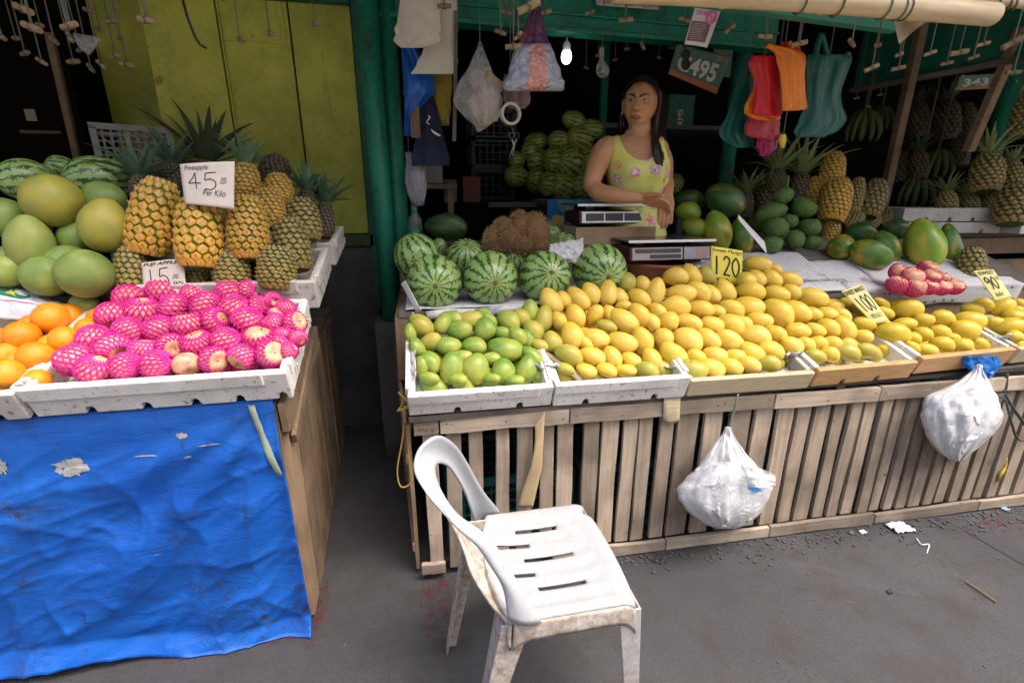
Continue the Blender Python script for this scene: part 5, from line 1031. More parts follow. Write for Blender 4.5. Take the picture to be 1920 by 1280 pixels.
# head, in its own frame: x to the viewer's right, y towards the viewer, z up
def gs(x, z, cx, cz, sx, sz): return math.exp(-((x - cx) / sx) ** 2 - ((z - cz) / sz) ** 2)
def head_pt(a, ph, off=0.0):
    """a: angle from the front, ph: latitude"""
    x = math.sin(a) * math.cos(ph); y = math.cos(a) * math.cos(ph); z = math.sin(ph)
    zz = z * (.112 if z > 0 else .108); jaw = 1 - .30 * max(0, -z - .15) ** 1.2 * 1.25; cran = 1.0
    X = x * .076 * (jaw if y > -.2 else 1 - .3 * max(0, -z)); Y = y * (.092 if y > 0 else .098) * (1 - (.10 * max(0, -z) if y > 0 else .35 * max(0, -z)))
    if y > 0:
        k = min(1, y * 1.6); Y -= .006 * gs(X, zz, 0, .0, .09, .06)
        Y += k * (.026 * gs(X, zz, 0, -.022, .0135, .013) + .012 * gs(X, zz, 0, -.006, .009, .022) + .013 * (gs(X, zz, .014, -.026, .008, .007) + gs(X, zz, -.014, -.026, .008, .007)))
        Y -= k * .0135 * (gs(X, zz, .031, .013, .017, .010) + gs(X, zz, -.031, .013, .017, .010)); Y += k * .006 * (gs(X, zz, .03, .031, .022, .008) + gs(X, zz, -.03, .031, .022, .008)); Y -= k * .005 * gs(X, zz, 0, .03, .004, .012)
        Y += k * .0055 * (gs(X, zz, .045, -.014, .018, .016) + gs(X, zz, -.045, -.014, .018, .016)); Y -= k * .007 * (gs(X, zz, .030, -.046, .008, .020) + gs(X, zz, -.030, -.046, .008, .020))
        Y += k * (.0075 * gs(X, zz, 0, -.052, .022, .0055) + .0080 * gs(X, zz, 0, -.0645, .020, .006) - .004 * gs(X, zz, 0, -.058, .026, .0022)); Y += k * .009 * gs(X, zz, 0, -.094, .02, .014); Y -= k * .004 * gs(X, zz, 0, -.077, .022, .006)
    v = Vector((X, Y, zz)); return v + v.normalized() * off
HC = wp(1203, 197, .0); HC = HC - FW * .02
hyaw = R(24); HM = Matrix((RT, FW, UP)).transposed().to_4x4(); HM.translation = HC; HM = HM @ Matrix.Rotation(hyaw, 4, 'Z') @ Matrix.Rotation(R(4), 4, 'Y') @ Matrix.Diagonal((1.0, 1.0, .98, 1))
body = MB(); NA, NP = 72, 56
vs = [HM @ head_pt(2 * math.pi * i / NA, -math.pi / 2 + math.pi * j / NP) for j in range(NP + 1) for i in range(NA)]
body.add(vs, [(j * NA + i, j * NA + (i + 1) % NA, (j + 1) * NA + (i + 1) % NA, (j + 1) * NA + i) for j in range(NP) for i in range(NA)])
for s_ in (-1, 1):                                                     # ears
    b0 = HM @ Vector((s_ * .078, -.012, .0)); vs = []
    for r, z in sph(8):
        for j in range(10):
            a = 2 * math.pi * j / 10; vs.append(b0 + HM.to_3x3() @ Vector((s_ * (.010 * r * math.cos(a) + .006 * max(0, z)), .017 * r * math.sin(a) - .004 * z, z * .032)))
    body.add(vs, [(i * 10 + j, i * 10 + (j + 1) % 10, i * 10 + 10 + (j + 1) % 10, i * 10 + 10 + j) for i in range(8) for j in range(10)])
TR = [(243, 1200, 24, .044), (252, 1197, 29, .050), (260, 1193, 46, .062), (268, 1191, 60, .074), (282, 1190, 64, .090), (302, 1193, 58, .105), (325, 1195, 54, .122), (345, 1195, 51, .112), (375, 1192, 46, .096), (405, 1191, 47, .100), (440, 1191, 53, .112), (500, 1191, 57, .118), (560, 1191, 50, .11)]
TRS = spline([Vector((py, cx, rx)) for py, cx, rx, ry in TR], 48); TRY = spline([Vector((ry, 0, 0)) for _, _, _, ry in TR], 48)
def torso(i, a, off=0.0):
    py, cx, rx = TRS[i]; c = wp(cx, py, -.02); k = mpp(c); rx = rx * k + off; ry = TRY[i].x + off
    s_, co_ = math.sin(a), math.cos(a); ss = math.copysign(abs(s_) ** .85, s_)
    bust = .018 * (gs(s_ * rx, py, .055, 322, .04, 16) + gs(s_ * rx, py, -.055, 322, .04, 16)) * (co_ > 0)
    return c + RT * (rx * ss) + FW * (ry * co_ + bust)
NT = 44
body.add([torso(i, 2 * math.pi * j / NT) for i in range(49) for j in range(NT)], [(i * NT + j, i * NT + (j + 1) % NT, i * NT + NT + (j + 1) % NT, i * NT + NT + j) for i in range(48) for j in range(NT)] + [tuple(range(NT)), tuple(48 * NT + j for j in range(NT))])
body.tube([HM @ Vector((0, -.02, -.05)), wp(1200, 243, .0), wp(1196, 262, -.02)], [.055, .050, .060], 18)
def limb(pts, rs, n=14):
    P = spline(pts, 24); Q = spline([Vector((r, 0, 0)) for r in rs], 24); body.tube(P, [q.x for q in Q], n)
limb([wp(1146, 268, -.02), wp(1131, 285, .0), wp(1118, 315, .0), wp(1109, 343, .02), wp(1112, 355, .03)], [.040, .052, .047, .040, .034])
limb([wp(1110, 346, .02), wp(1122, 360, .06), wp(1150, 366, .11), wp(1180, 370, .145), wp(1204, 371, .16)], [.034, .041, .036, .028, .024])
limb([wp(1234, 276, -.03), wp(1243, 298, -.02), wp(1247, 325, -.03), wp(1247, 348, -.02)], [.036, .044, .038, .032]); limb([wp(1247, 335, -.02), wp(1250, 346, .02), wp(1252, 358, .06), wp(1250, 368, .085)], [.032, .034, .027, .024])
def hand(wrist, dirv, side, palm_n, curl, L=.088, thumb=1):
    dirv = dirv.normalized(); side = (side - dirv * side.dot(dirv)).normalized(); pn = palm_n.normalized()
    for k in range(4):                                              # palm as four merged ridges
        s0 = (k - 1.5) * .0165; body.tube([wrist + side * s0 * .6, wrist + dirv * L * .5 + side * s0, wrist + dirv * L * .98 + side * s0 * 1.08], [.014, .0145, .0118], 8)
    for k, ln in enumerate((.070, .080, .076, .060)):
        p = wrist + dirv * L * .95 + side * (k - 1.5) * .018; d = dirv + side * (k - 1.5) * .05; pts = [p]; 
        for j, f in enumerate((.42, .32, .26)):
            d = (d - pn * curl * (.5 + .35 * j)).normalized(); pts.append(pts[-1] + d * ln * f)
        body.tube(pts, [.0100, .0092, .0084, .0070], 8)
    p = wrist + dirv * L * .22 + side * thumb * .024; d = (dirv * .6 + side * thumb * .8).normalized(); pts = [p]
    for j, f in enumerate((.030, .028, .024)): d = (d + dirv * .28 - pn * .12).normalized(); pts.append(pts[-1] + d * f)
    body.tube(pts, [.0135, .0118, .0102, .0082], 8)
hand(wp(1203, 371, .16), RT * .9 - UP * .22 + FW * .25, FW * .75 + UP * .5, UP * .9 - FW * .1, .42, .078, 1)
hand(wp(1250, 364, .085), -UP * .95 + FW * .10 - RT * .0, RT, FW, .12, .080, -1)
for s_ in (-1, 1): body.tube([wp(1191 + s_ * 24, 545, -.02), wp(1191 + s_ * 24, 700, -.02), Vector((wp(1191 + s_ * 24, 545).x, WY + .02, .20))], [.085, .06, .045], 14)
me = body.mesh('body'); tmp = bpy.data.objects.new('tmp_body', me); link(tmp)
d = tmp.modifiers.new('r', 'REMESH'); d.mode = 'VOXEL'; d.voxel_size = .0042; d.use_smooth_shade = True
d = tmp.modifiers.new('s', 'SMOOTH'); d.factor = .5; d.iterations = 3
dg = bpy.context.evaluated_depsgraph_get(); me2 = bpy.data.meshes.new_from_object(tmp.evaluated_get(dg)); bpy.data.objects.remove(tmp); me2.name = 'body'
me2.materials.clear(); me2.materials.append(skin_m); me2.polygons.foreach_set('use_smooth', [True] * len(me2.polygons)); mobj('body', me2, None, pers, pers_inv)
def pchild(b, name, m, parent=None, **k): o = b.build(name, m, parent or pers, M=pers_inv if parent is None else None, **k); return o
# shirt
def shirt_keep(i, j):
    py, cx, rx = TRS[min(48, i)]; a = 2 * math.pi * (j + .5) / NT2; xo = math.sin(a) * rx; front = math.cos(a) > 0
    if py > 470: return False
    ax_ = abs(xo)
    neck = (302 - 46 * (ax_ / 34) ** 2.2) if front else (285 - 30 * (ax_ / 34) ** 2)
    if ax_ < 34 and py < neck: return False
    if ax_ >= 34 and ax_ < 47: return py > 258
    if ax_ >= 47: return py > 322 - max(0, (56 - ax_)) * 2.4
    return True
NT2 = 150; idx = [k * 48 / 120 for k in range(121)]
TRS_f = spline([Vector((py, cx, rx)) for py, cx, rx, ry in TR], 192); TRY_f = spline([Vector((ry, 0, 0)) for _, _, _, ry in TR], 192)
_a, _b = TRS, TRY; TRS, TRY = TRS_f, TRY_f
def keep2(i, j):
    py, cx, rx = TRS[i]; a = 2 * math.pi * (j + .5) / NT2; s_ = math.sin(a); xo = math.copysign(abs(s_) ** .85, s_) * rx; front = math.cos(a) > 0; ax_ = abs(xo)
    if py > 470 or py < 255: return False
    neck = (303 - 44 * (ax_ / 33) ** 2.4) if front else (288 - 30 * (ax_ / 33) ** 2)
    if ax_ < 33: return py > neck
    if ax_ < 45: return True
    return py > 268 + (ax_ - 45) * 5.0
b = MB(); vs = [torso(i, 2 * math.pi * j / NT2, .0075 + .004 * nz((i * .06, j * .08, 0)) * (TRS[i].x > 330)) for i in range(193) for j in range(NT2)]
b.add(vs, [(i * NT2 + j, i * NT2 + (j + 1) % NT2, i * NT2 + NT2 + (j + 1) % NT2, i * NT2 + NT2 + j) for i in range(192) for j in range(NT2) if keep2(i, j)])
me = b.mesh('tank_top', True, False); bm = bmesh.new(); bm.from_mesh(me); bmesh.ops.delete(bm, geom=[v for v in bm.verts if not v.link_faces], context='VERTS')
for _ in range(9): bmesh.ops.smooth_vert(bm, verts=[v for v in bm.verts if v.is_boundary], factor=.5, use_axis_x=True, use_axis_y=True, use_axis_z=True)
bm.to_mesh(me); bm.free(); o = mobj('tank_top', me, cloth_m, pers, pers_inv); dd = o.modifiers.new('s', 'SOLIDIFY'); dd.thickness = .004
TRS, TRY = _a, _b
b = MB()
for s_ in (-1, 1): b.tube([wp(1191 + s_ * 24, 470, -.02), wp(1191 + s_ * 24, 545, -.02), wp(1191 + s_ * 24, 700, -.02), Vector((wp(1191 + s_ * 24, 545).x, WY + .02, .18))], [.13, .12, .09, .07], 16)
pchild(b, 'trousers', simple('dark_denim', (.03, .04, .07), .8), smooth=True)
# face details
def fp(x, z, off=.002):
    """point on the face at local x,z"""
    best = None
    for it in range(61):
        a = -1.2 + it * .04
        for jt in range(0, 60):
            ph = -1.35 + jt * .045; q = head_pt(a, ph); e = (q.x - x) ** 2 + (q.z - z) ** 2
            if best is None or e < best[0]: best = (e, a, ph)
    q = head_pt(best[1], best[2]); return Vector((x, q.y + off, z))
for s_ in (-1, 1):
    ec = Vector((s_ * .030, fp(s_ * .030, .013, 0).y - .0035, .013)); b = MB(); vs = [HM @ (ec + Vector((.0135 * r * math.cos(2 * math.pi * j / 14), .0085 * r * math.sin(2 * math.pi * j / 14), .0062 * z))) for r, z in sph(8) for j in range(14)]
    b.add(vs, [(i * 14 + j, i * 14 + (j + 1) % 14, i * 14 + 14 + (j + 1) % 14, i * 14 + 14 + j) for i in range(8) for j in range(14)]); e = pchild(b, 'eye', eye_w, smooth=True)
    b = MB(); ic = ec + Vector((-.003, .0078, .0005)); vs = [HM @ (ic + Vector((.0056 * r * math.cos(2 * math.pi * j / 12), .0022 * z, .0056 * r * math.sin(2 * math.pi * j / 12)))) for r, z in sph(6) for j in range(12)]
    b.add(vs, [(i * 12 + j, i * 12 + (j + 1) % 12, i * 12 + 12 + (j + 1) % 12, i * 12 + 12 + j) for i in range(6) for j in range(12)]); b.build('iris', eye_d, e, smooth=True)
    for nm, zc, hh, yo, mm, th in (('eyelid', .0178, .0025, .0055, skin_m, .0034), ('lash_line', .0158, .0022, .0085, eye_d, .0011), ('lower_lid', .0075, -.0022, .0045, skin_m, .0028)):
        b = MB(); b.tube([HM @ (Vector((s_ * .030 + t * .0165, ec.y + yo - .0055 * t * t, zc - hh * t * t))) for t in [k / 5 - 1 for k in range(11)]], th, 6); pchild(b, nm, mm, smooth=True)
    b = MB(); pts = []
    for t in [k / 8 for k in range(9)]:
        x = s_ * (.008 + .038 * t); z = .0225 + .0115 * math.sin(t * 2.0); pts.append(HM @ fp(x, z, .0015))
    b.tube(pts, [.0016 + .0028 * math.sin(math.pi * min(1, .25 + k / 9)) for k in range(9)], 6); pchild(b, 'eyebrow', hair_m, smooth=True)
    b = MB(); b.tube([HM @ Vector((s_ * .080, -.006, -.030)), HM @ Vector((s_ * .081, -.002, -.036))], [.004, .003], 8); pchild(b, 'earring', simple('pearl', (.8, .78, .72), .25), smooth=True)
    b = MB(); b.tube([HM @ (fp(s_ * .0075, -.0325, -.001)), HM @ (fp(s_ * .0085, -.0335, .0008))], [.0032, .0030], 8); pchild(b, 'nostril', eye_d, smooth=True)
for nm, z0, th in (('upper_lip', -.0535, .0042), ('lower_lip', -.0628, .0054)):
    b = MB(); b.tube([HM @ (fp(t * .0255, z0 + (.0015 if nm == 'upper_lip' else -.001) * (1 - abs(t)) - .0035 * t * t * (1 if nm == 'upper_lip' else -1), -.0012)) for t in [k / 6 - 1 for k in range(13)]], [max(.0012, th * (1 - abs(k / 6 - 1) ** 2.2)) for k in range(13)], 8); pchild(b, nm, lip_m, smooth=True)
b = MB(); b.tube([HM @ fp(t * .022, -.0583 + .001 * t * t, .0018) for t in [k / 5 - 1 for k in range(11)]], .0008, 5); pchild(b, 'mouth_line', simple('mouth_dark', (.10, .03, .025), .6), smooth=True)
b = MB(); p0 = wp(1258, 398, .10); b.tube([p0 + (RT * math.cos(k * .5236) + FW * math.sin(k * .5236)) * .0112 for k in range(12)], .0022, 6, closed=True); pchild(b, 'ring', simple('gold', (.8, .6, .3), .25, Metallic=1.0), smooth=True)
# hair: a cap over the skull and long locks
b = MB(); NA2, NP2 = 90, 60
def hair_keep(i, j):
    a = 2 * math.pi * (i + .5) / NA2; a = a if a < math.pi else a - 2 * math.pi; ph = -math.pi / 2 + math.pi * (j + .5) / NP2
    if abs(a) < 1.15: return ph > .74 - .30 * (abs(a) / 1.15) ** 2.5 + .03 * nz((a * 6, 0, 0))
    if abs(a) < 1.62: return ph > .30
    return ph > -.75
vs = [HM @ head_pt(2 * math.pi * i / NA2, -math.pi / 2 + math.pi * j / NP2, .014 + .004 * nz((i * .35, j * .1, 0))) for j in range(NP2 + 1) for i in range(NA2)]
b.add(vs, [(j * NA2 + i, j * NA2 + (i + 1) % NA2, (j + 1) * NA2 + (i + 1) % NA2, (j + 1) * NA2 + i) for j in range(NP2) for i in range(NA2) if hair_keep(i, j)])
random.seed(2)
def lock(pts, r): b.tube(spline(pts, 14), [r * math.sin(math.pi * min(.98, .12 + .86 * k / 14)) ** .6 + .001 for k in range(15)], 6)
for k in range(46):                                                   # viewer's right: falls over the shoulder to the waist
    f = k / 45; x0 = .045 + .04 * f + random.uniform(-.004, .004); y0 = .02 - .10 * f
    top = HM @ Vector((x0 * .5, y0 + .01, .095)); side_ = HM @ Vector((.084 + .012 * f, y0 - .02, .01 + random.uniform(-.01, .01))); e = random.uniform(-6, 6)
    lock([top, HM @ Vector((.072 + .01 * f, y0 - .005, .062)), side_, wp(1228 + 16 * f + e * .3, 248, .05 - .09 * f), wp(1230 + 18 * f + e * .5, 280, .105 - .09 * f), wp(1236 + 14 * f + e * .6, 308, .115 - .08 * f), wp(1243 + 8 * f + e * .9, 344 - random.uniform(0, 22), .10 - .07 * f)], .0115)
for k in range(40):                                                   # viewer's left: behind the shoulder
    f = k / 39; top = HM @ Vector((-.03 - .02 * f, .0 - .08 * f, .098)); e = random.uniform(-4, 4)
    lock([top, HM @ Vector((-.074, .0 - .06 * f, .058)), HM @ Vector((-.084, -.035 - .05 * f, .0)), wp(1166 + e, 232, -.07 - .05 * f), wp(1168 + 4 * f + e, 256, -.10 - .04 * f), wp(1170 + e, 300, -.13 - .04 * f)], .0085)
for k in range(36):
    f = k / 35; lock([HM @ Vector((-.06 + .12 * f, -.06, .085)), HM @ Vector((-.07 + .14 * f, -.115, .03)), wp(1172 + 62 * f, 240, -.13), wp(1170 + 70 * f, 300, -.15), wp(1170 + 72 * f, 350, -.14)], .010)
pchild(b, 'hair', hair_m, smooth=True, recalc=False)
pf = MB(); pf.box(-.2, 2.6, 2.6 - .02, 4.2, 0, .145); 
o = MB(); o.box(.3, 2.4, 2.595, 4.2, .0, .14); 
b = MB(); b.box(.55, 1.55, 2.0, 2.50, .10, .15); o = b.build('standing_platform', wood_dark); tag(o, 'low wooden platform the woman stands on behind the counter', 'platform')
# ------------------------------------------------------------------ price cards and printed signs
def quad_fn(c, Y, curl=.0, wave=0.0):
    Ys = Y if isinstance(Y, (list, tuple)) else [Y] * 4; P = [at(x, y, yy) for (x, y), yy in zip(c, Ys)]
    n = (P[1] - P[0]).cross(P[3] - P[0]).normalized(); n = n if n.dot(CF) < 0 else -n
    def S(u, v, off=0.0):
        p = P[0].lerp(P[1], u).lerp(P[3].lerp(P[2], u), v); return p + n * (off + curl * math.sin(math.pi * u) - curl * .6 * v * v + wave * math.sin(6 * v + 3 * u))
    return S
def stroke(S, pts, w, n=10, off=.0016, aspect=1.0):
    """a pen stroke on a sign, points in sign coordinates"""
    Q = spline([Vector((x, y, 0)) for x, y in pts], n * (len(pts) - 1)) if len(pts) > 2 else [Vector((pts[0][0], pts[0][1], 0)).lerp(Vector((pts[1][0], pts[1][1], 0)), k / 6) for k in range(7)]
    b = MB(); vs = []
    for i, q in enumerate(Q):
        d = (Q[min(i + 1, len(Q) - 1)] - Q[max(i - 1, 0)]); d.x *= aspect; d = d.normalized() if d.length > 1e-9 else Vector((1, 0, 0)); nx, ny = -d.y * w / 2 / aspect, d.x * w / 2
        vs += [S(q.x - nx, q.y - ny, off), S(q.x + nx, q.y + ny, off)]
    b.add(vs, [(2 * i, 2 * i + 1, 2 * i + 3, 2 * i + 2) for i in range(len(Q) - 1)]); return b
def text_on(S, body, u0, v0, u1, v1, m, parent, off=.0016, shear=0.0, bold=0.0, flip=False, rot=False):
    cu = bpy.data.curves.new('t', 'FONT'); cu.body = body; cu.shear = shear; cu.offset = bold; cu.resolution_u = 3; to = bpy.data.objects.new('t', cu); link(to)
    dg = bpy.context.evaluated_depsgraph_get(); me = bpy.data.meshes.new_from_object(to.evaluated_get(dg)); bpy.data.objects.remove(to)
    xs = [v.co.x for v in me.vertices]; ys = [v.co.y for v in me.vertices]; x0, x1, y0, y1 = min(xs), max(xs), min(ys), max(ys)
    for v in me.vertices:
        u = (v.co.x - x0) / (x1 - x0); w = 1 - (v.co.y - y0) / (y1 - y0)
        if flip: u, w = 1 - u, 1 - w
        if rot: u, w = w, 1 - u
        v.co = S(u0 + (u1 - u0) * u, v0 + (v1 - v0) * w, off)
    me.materials.clear(); me.materials.append(m); me.name = 'lettering'; return mobj('lettering', me, None, parent)
DIG = {'1': [[(.35, .05), (.38, .5), (.36, 1)]], '1f': [[(.25, .12), (.5, .0), (.48, .5), (.5, 1)]], '2': [[(.05, .2), (.4, 0), (.85, .2), (.6, .55), (.1, 1)], [(.1, 1), (.5, .96), (.95, 1)]], '0': [[(.5, 0), (.1, .3), (.1, .7), (.5, 1), (.9, .7), (.9, .3), (.5, 0)]],
       '4': [[(.55, 0), (.3, .35), (.0, .62), (.4, .62), (.95, .62)], [(.55, 0), (.55, .5), (.57, 1)]], '5': [[(.95, 0), (.5, .02), (.15, .06)], [(.15, .06), (.14, .25), (.12, .44), (.5, .38), (.9, .56), (.85, .85), (.5, 1), (.1, .95)]], '9': [[(.85, .25), (.5, .02), (.1, .2), (.35, .45), (.85, .25), (.85, .6), (.65, 1)]]}
def digits(S, s, u0, v0, u1, v1, w, parent, m=ink, aspect=1.0, gap=.14):
    k = len(s); dw = (u1 - u0) / k
    for i, ch_ in enumerate(s):
        for st__ in DIG[ch_]: stroke(S, [(u0 + dw * (i + gap / 2 + x * (1 - gap)), v0 + (v1 - v0) * y) for x, y in st__], w, aspect=aspect).build('numeral', m, parent)
def card(name, c, Y, m, label, cat='sign', curl=.004, wave=0, solid=.0012):
    S = quad_fn(c, Y, curl, wave); t = empty(name); tag(t, label, cat); b = MB(); b.grid(lambda u, v: S(u, v), 14, 14); b.build('sheet', m, t, smooth=True, solid=solid); return S, t
S, t = card('price_sign', [(337, 308), (440, 303), (438, 392), (346, 382)], [1.59, 1.59, 1.57, 1.57], paper, 'white paper sign reading Pineapple 45.00 Per Kilo', curl=.006)
text_on(S, 'Pineapple', .08, .05, .52, .20, ink, t, shear=.2); digits(S, '45', .12, .23, .70, .62, .022, t, aspect=1.15); text_on(S, '.00', .74, .34, .86, .43, ink, t); stroke(S, [(.74, .47), (.86, .45)], .015).build('underline', ink, t); text_on(S, 'Per Kilo', .40, .62, .84, .76, ink, t, shear=.3)
S, t = card('price_sign', [(265, 493), (343, 484), (351, 560), (270, 556)], [1.575, 1.575, 1.55, 1.55], paper, 'white paper sign reading Fuji Apple 15.00 each behind the netted apples', curl=.004)
text_on(S, 'FUJI APPLE', .05, .03, .90, .14, ink, t, shear=.3, bold=.02); digits(S, '15', .10, .20, .66, .72, .025, t, aspect=1.05); text_on(S, '.00', .70, .38, .86, .50, ink, t, shear=.2); text_on(S, 'EACH', .72, .56, .96, .70, ink, t, shear=.3, bold=.02)
S, t = card('price_card', [(1333, 461), (1392, 470), (1391, 540), (1333, 532)], [1.81, 1.81, 1.79, 1.79], paper_yellow, 'bright yellow card reading Sweet Mango 120 Kilo in the mango heap', curl=.003)
text_on(S, 'Sweet Mango', .04, .03, .97, .15, ink, t, shear=.2); digits(S, '120', .06, .22, .92, .72, .045, t, aspect=.8); text_on(S, 'KILO', .18, .80, .56, .92, ink, t, bold=.03)
S, t = card('price_card', [(1577, 546), (1615, 532), (1668, 601), (1640, 608)], [1.58, 1.58, 1.50, 1.50], paper_pale, 'pale card slanting right, reading sweet mango 100 per kilo', curl=.004)
text_on(S, 'SWEET MANGO', .04, .04, .96, .16, ink, t, bold=.02); digits(S, '100', .12, .24, .88, .66, .03, t, aspect=.6); text_on(S, 'PER KILO', .2, .74, .85, .86, ink, t, shear=.2)
S, t = card('price_card', [(1825, 508), (1862, 505), (1898, 556), (1868, 565)], [1.57, 1.57, 1.51, 1.51], paper_pale, 'pale yellow card at the right edge reading 90 kilo', curl=.004)
text_on(S, 'SWEET', .1, .04, .9, .16, ink, t, bold=.02); digits(S, '90', .12, .24, .70, .64, .045, t, aspect=.7); text_on(S, '00', .74, .24, .94, .36, ink, t); text_on(S, 'kilo', .2, .74, .62, .88, ink, t, shear=.2)
plate_g = simple('green_plate', (.055, .14, .09), .5, (.08, .17, .11), 6); plate_o = simple('orange_strip', (.42, .13, .05), .5, (.34, .10, .04), 8); plate_w = simple('plate_white', (.62, .62, .58), .5, (.5, .5, .46), 10); plate_r = simple('plate_red', (.55, .14, .08), .5)
def plate(c, Y, label, num, year=None, small=True):
    S, t = card('number_plate', c, Y, plate_g, label, 'plate', 0, 0, .003)
    b = MB(); b.grid(lambda u, v: S(u, .84 + .16 * v, .0022), 4, 2); b.build('orange_strip', plate_o, t); text_on(S, num, .10 if year else .16, .26, .86, .78, plate_w, t, .0026, bold=.03)
    if year: text_on(S, year, .74, .05, .97, .20, plate_r, t, .0026, bold=.02)
    for u in (.06, .94): b = MB(); b.tube([S(u, .05, .002), S(u, .05, .006)], .005, 8); b.build('bolt', steel, t)
    return S, t
plate([(1269, 83), (1371, 107), (1343, 177), (1253, 139)], 2.40, 'tilted green plate reading C495 2017 hanging right of the woman', 'C495', '2017', False)
S, t = card('number_plate', [(1338, 92), (1374, 94), (1369, 146), (1335, 140)], 2.46, plate_g, 'plain dark plate half hidden behind the C495 plate', 'plate', 0, 0, .003)
plate([(1800, 142), (1866, 138), (1858, 166), (1790, 170)], 2.42, 'green plate reading 343 under the dark fascia at right', '343', None, False)
S, t = card('permit_sign', [(1119, -24), (1237, -18), (1235, 19), (1118, 10)], 2.41, plate_w, 'white sign with red letters reading Business Permit on the green beam', 'sign', 0, 0, .003)
text_on(S, 'BUSINESS PERMIT 001686-0', .02, .60, .98, .94, plate_r, t, .0026, bold=.01)
S, t = card('poster', [(1309, -10), (1361, -4), (1326, 90), (1284, 83)], 2.0, simple('poster_paper', (.66, .64, .66), .5), 'narrow poster headed Special Advisory hanging from the green beam', 'poster', .004, .002)
pr_b = simple('poster_blue', (.25, .42, .62), .5); pr_p = simple('poster_pink', (.75, .20, .42), .5); pr_m = simple('poster_maroon', (.22, .12, .13), .5); pr_n = simple('poster_navy', (.05, .07, .18), .5)
def pfill(u0, v0, u1, v1, m, off=.0016, nm='print_block'): b = MB(); b.grid(lambda u, v: S(u0 + (u1 - u0) * u, v0 + (v1 - v0) * v, off), 6, 6); return b.build(nm, m, t)
pfill(.04, .03, .96, .26, pr_b); pfill(.04, .52, .80, .92, pr_m); text_on(S, 'SPECIAL ADVISORY', .06, .20, .96, .27, pr_n, t, .0026, bold=.02); text_on(S, 'GUN BAN', .10, .31, .58, .40, pr_p, t, .0026, bold=.04)
b = MB(); b.tube([S(.72 + .17 * math.cos(a), .42 + .11 * math.sin(a), .002) for a in [k * .4488 for k in range(14)]], .006, 5, closed=True); b.tube([S(.60, .34, .002), S(.84, .50, .002)], .005, 5); b.build('ban_emblem', pr_p, t)
for k in range(9): pfill(.10, .562 + k * .038, .10 + random.uniform(.45, .62), .571 + k * .038, plate_w, .0026, 'text_line')
for u, m in ((.60, pr_p), (.78, pr_n)):
    b = MB(); b.add([S(u + .07 * math.cos(k * .5236), .11 + .05 * math.sin(k * .5236), .0026) for k in range(12)], [tuple(range(12))]); b.build('seal', m, t)
b = MB()
for s_ in (0, 1):
    c = at(1286, 104 + s_ * 18, 2.385); b.tube([c + RT * .018 * math.cos(k * .5236) + UP * .021 * math.sin(k * .5236) for k in range(12)], .004, 5, closed=True); b.add([c + RT * .017 * math.cos(k * .5236) + UP * .02 * math.sin(k * .5236) for k in range(12)], [tuple(range(12))])
b.tube([at(1286, 110, 2.385), at(1286, 116, 2.385)], .003, 5); b.tube([at(1286, 88, 2.385), at(1286, 97, 2.385)], .003, 5); o = b.build('sunglasses', black_m); tag(o, 'black sunglasses hanging over the C of the number plate', 'sunglasses')

# ------------------------------------------------------------------ bags and cloth
def thin_plastic(name, c, clear, rough=.25, bump=.5, c2=None, scale=6):
    x = Mat(name); n = x.noise(14, 5, .65, None, 1.0); tr = x.node('BsdfTransparent'); mx = x.node('MixShader')
    x.color(x.mix(x.ramp(n, .35, .7), c, c2 or c)).rough(rough).bump(n, bump, .012); tr.inputs[0].default_value = (.96, .96, .97, 1)
    lw = x.node('LayerWeight'); lw.inputs[0].default_value = .35; f = x.math('ADD', x.math('MULTIPLY', lw.outputs['Facing'], .45), x.ramp(n, .3, .75, 1 - clear - .12, 1 - clear + .15))
    x.l.new(f, mx.inputs[0]); x.l.new(tr.outputs[0], mx.inputs[1]); x.l.new(x.b.outputs[0], mx.inputs[2]); x.l.new(mx.outputs[0], x.n['Material Output'].inputs[0]); return x.m
def cloth(name, c, c2=None, rough=.7, bump=.5, scale=7): return simple(name, c, rough, c2 or tuple(v * .75 for v in c), scale, bump, 22, .01)
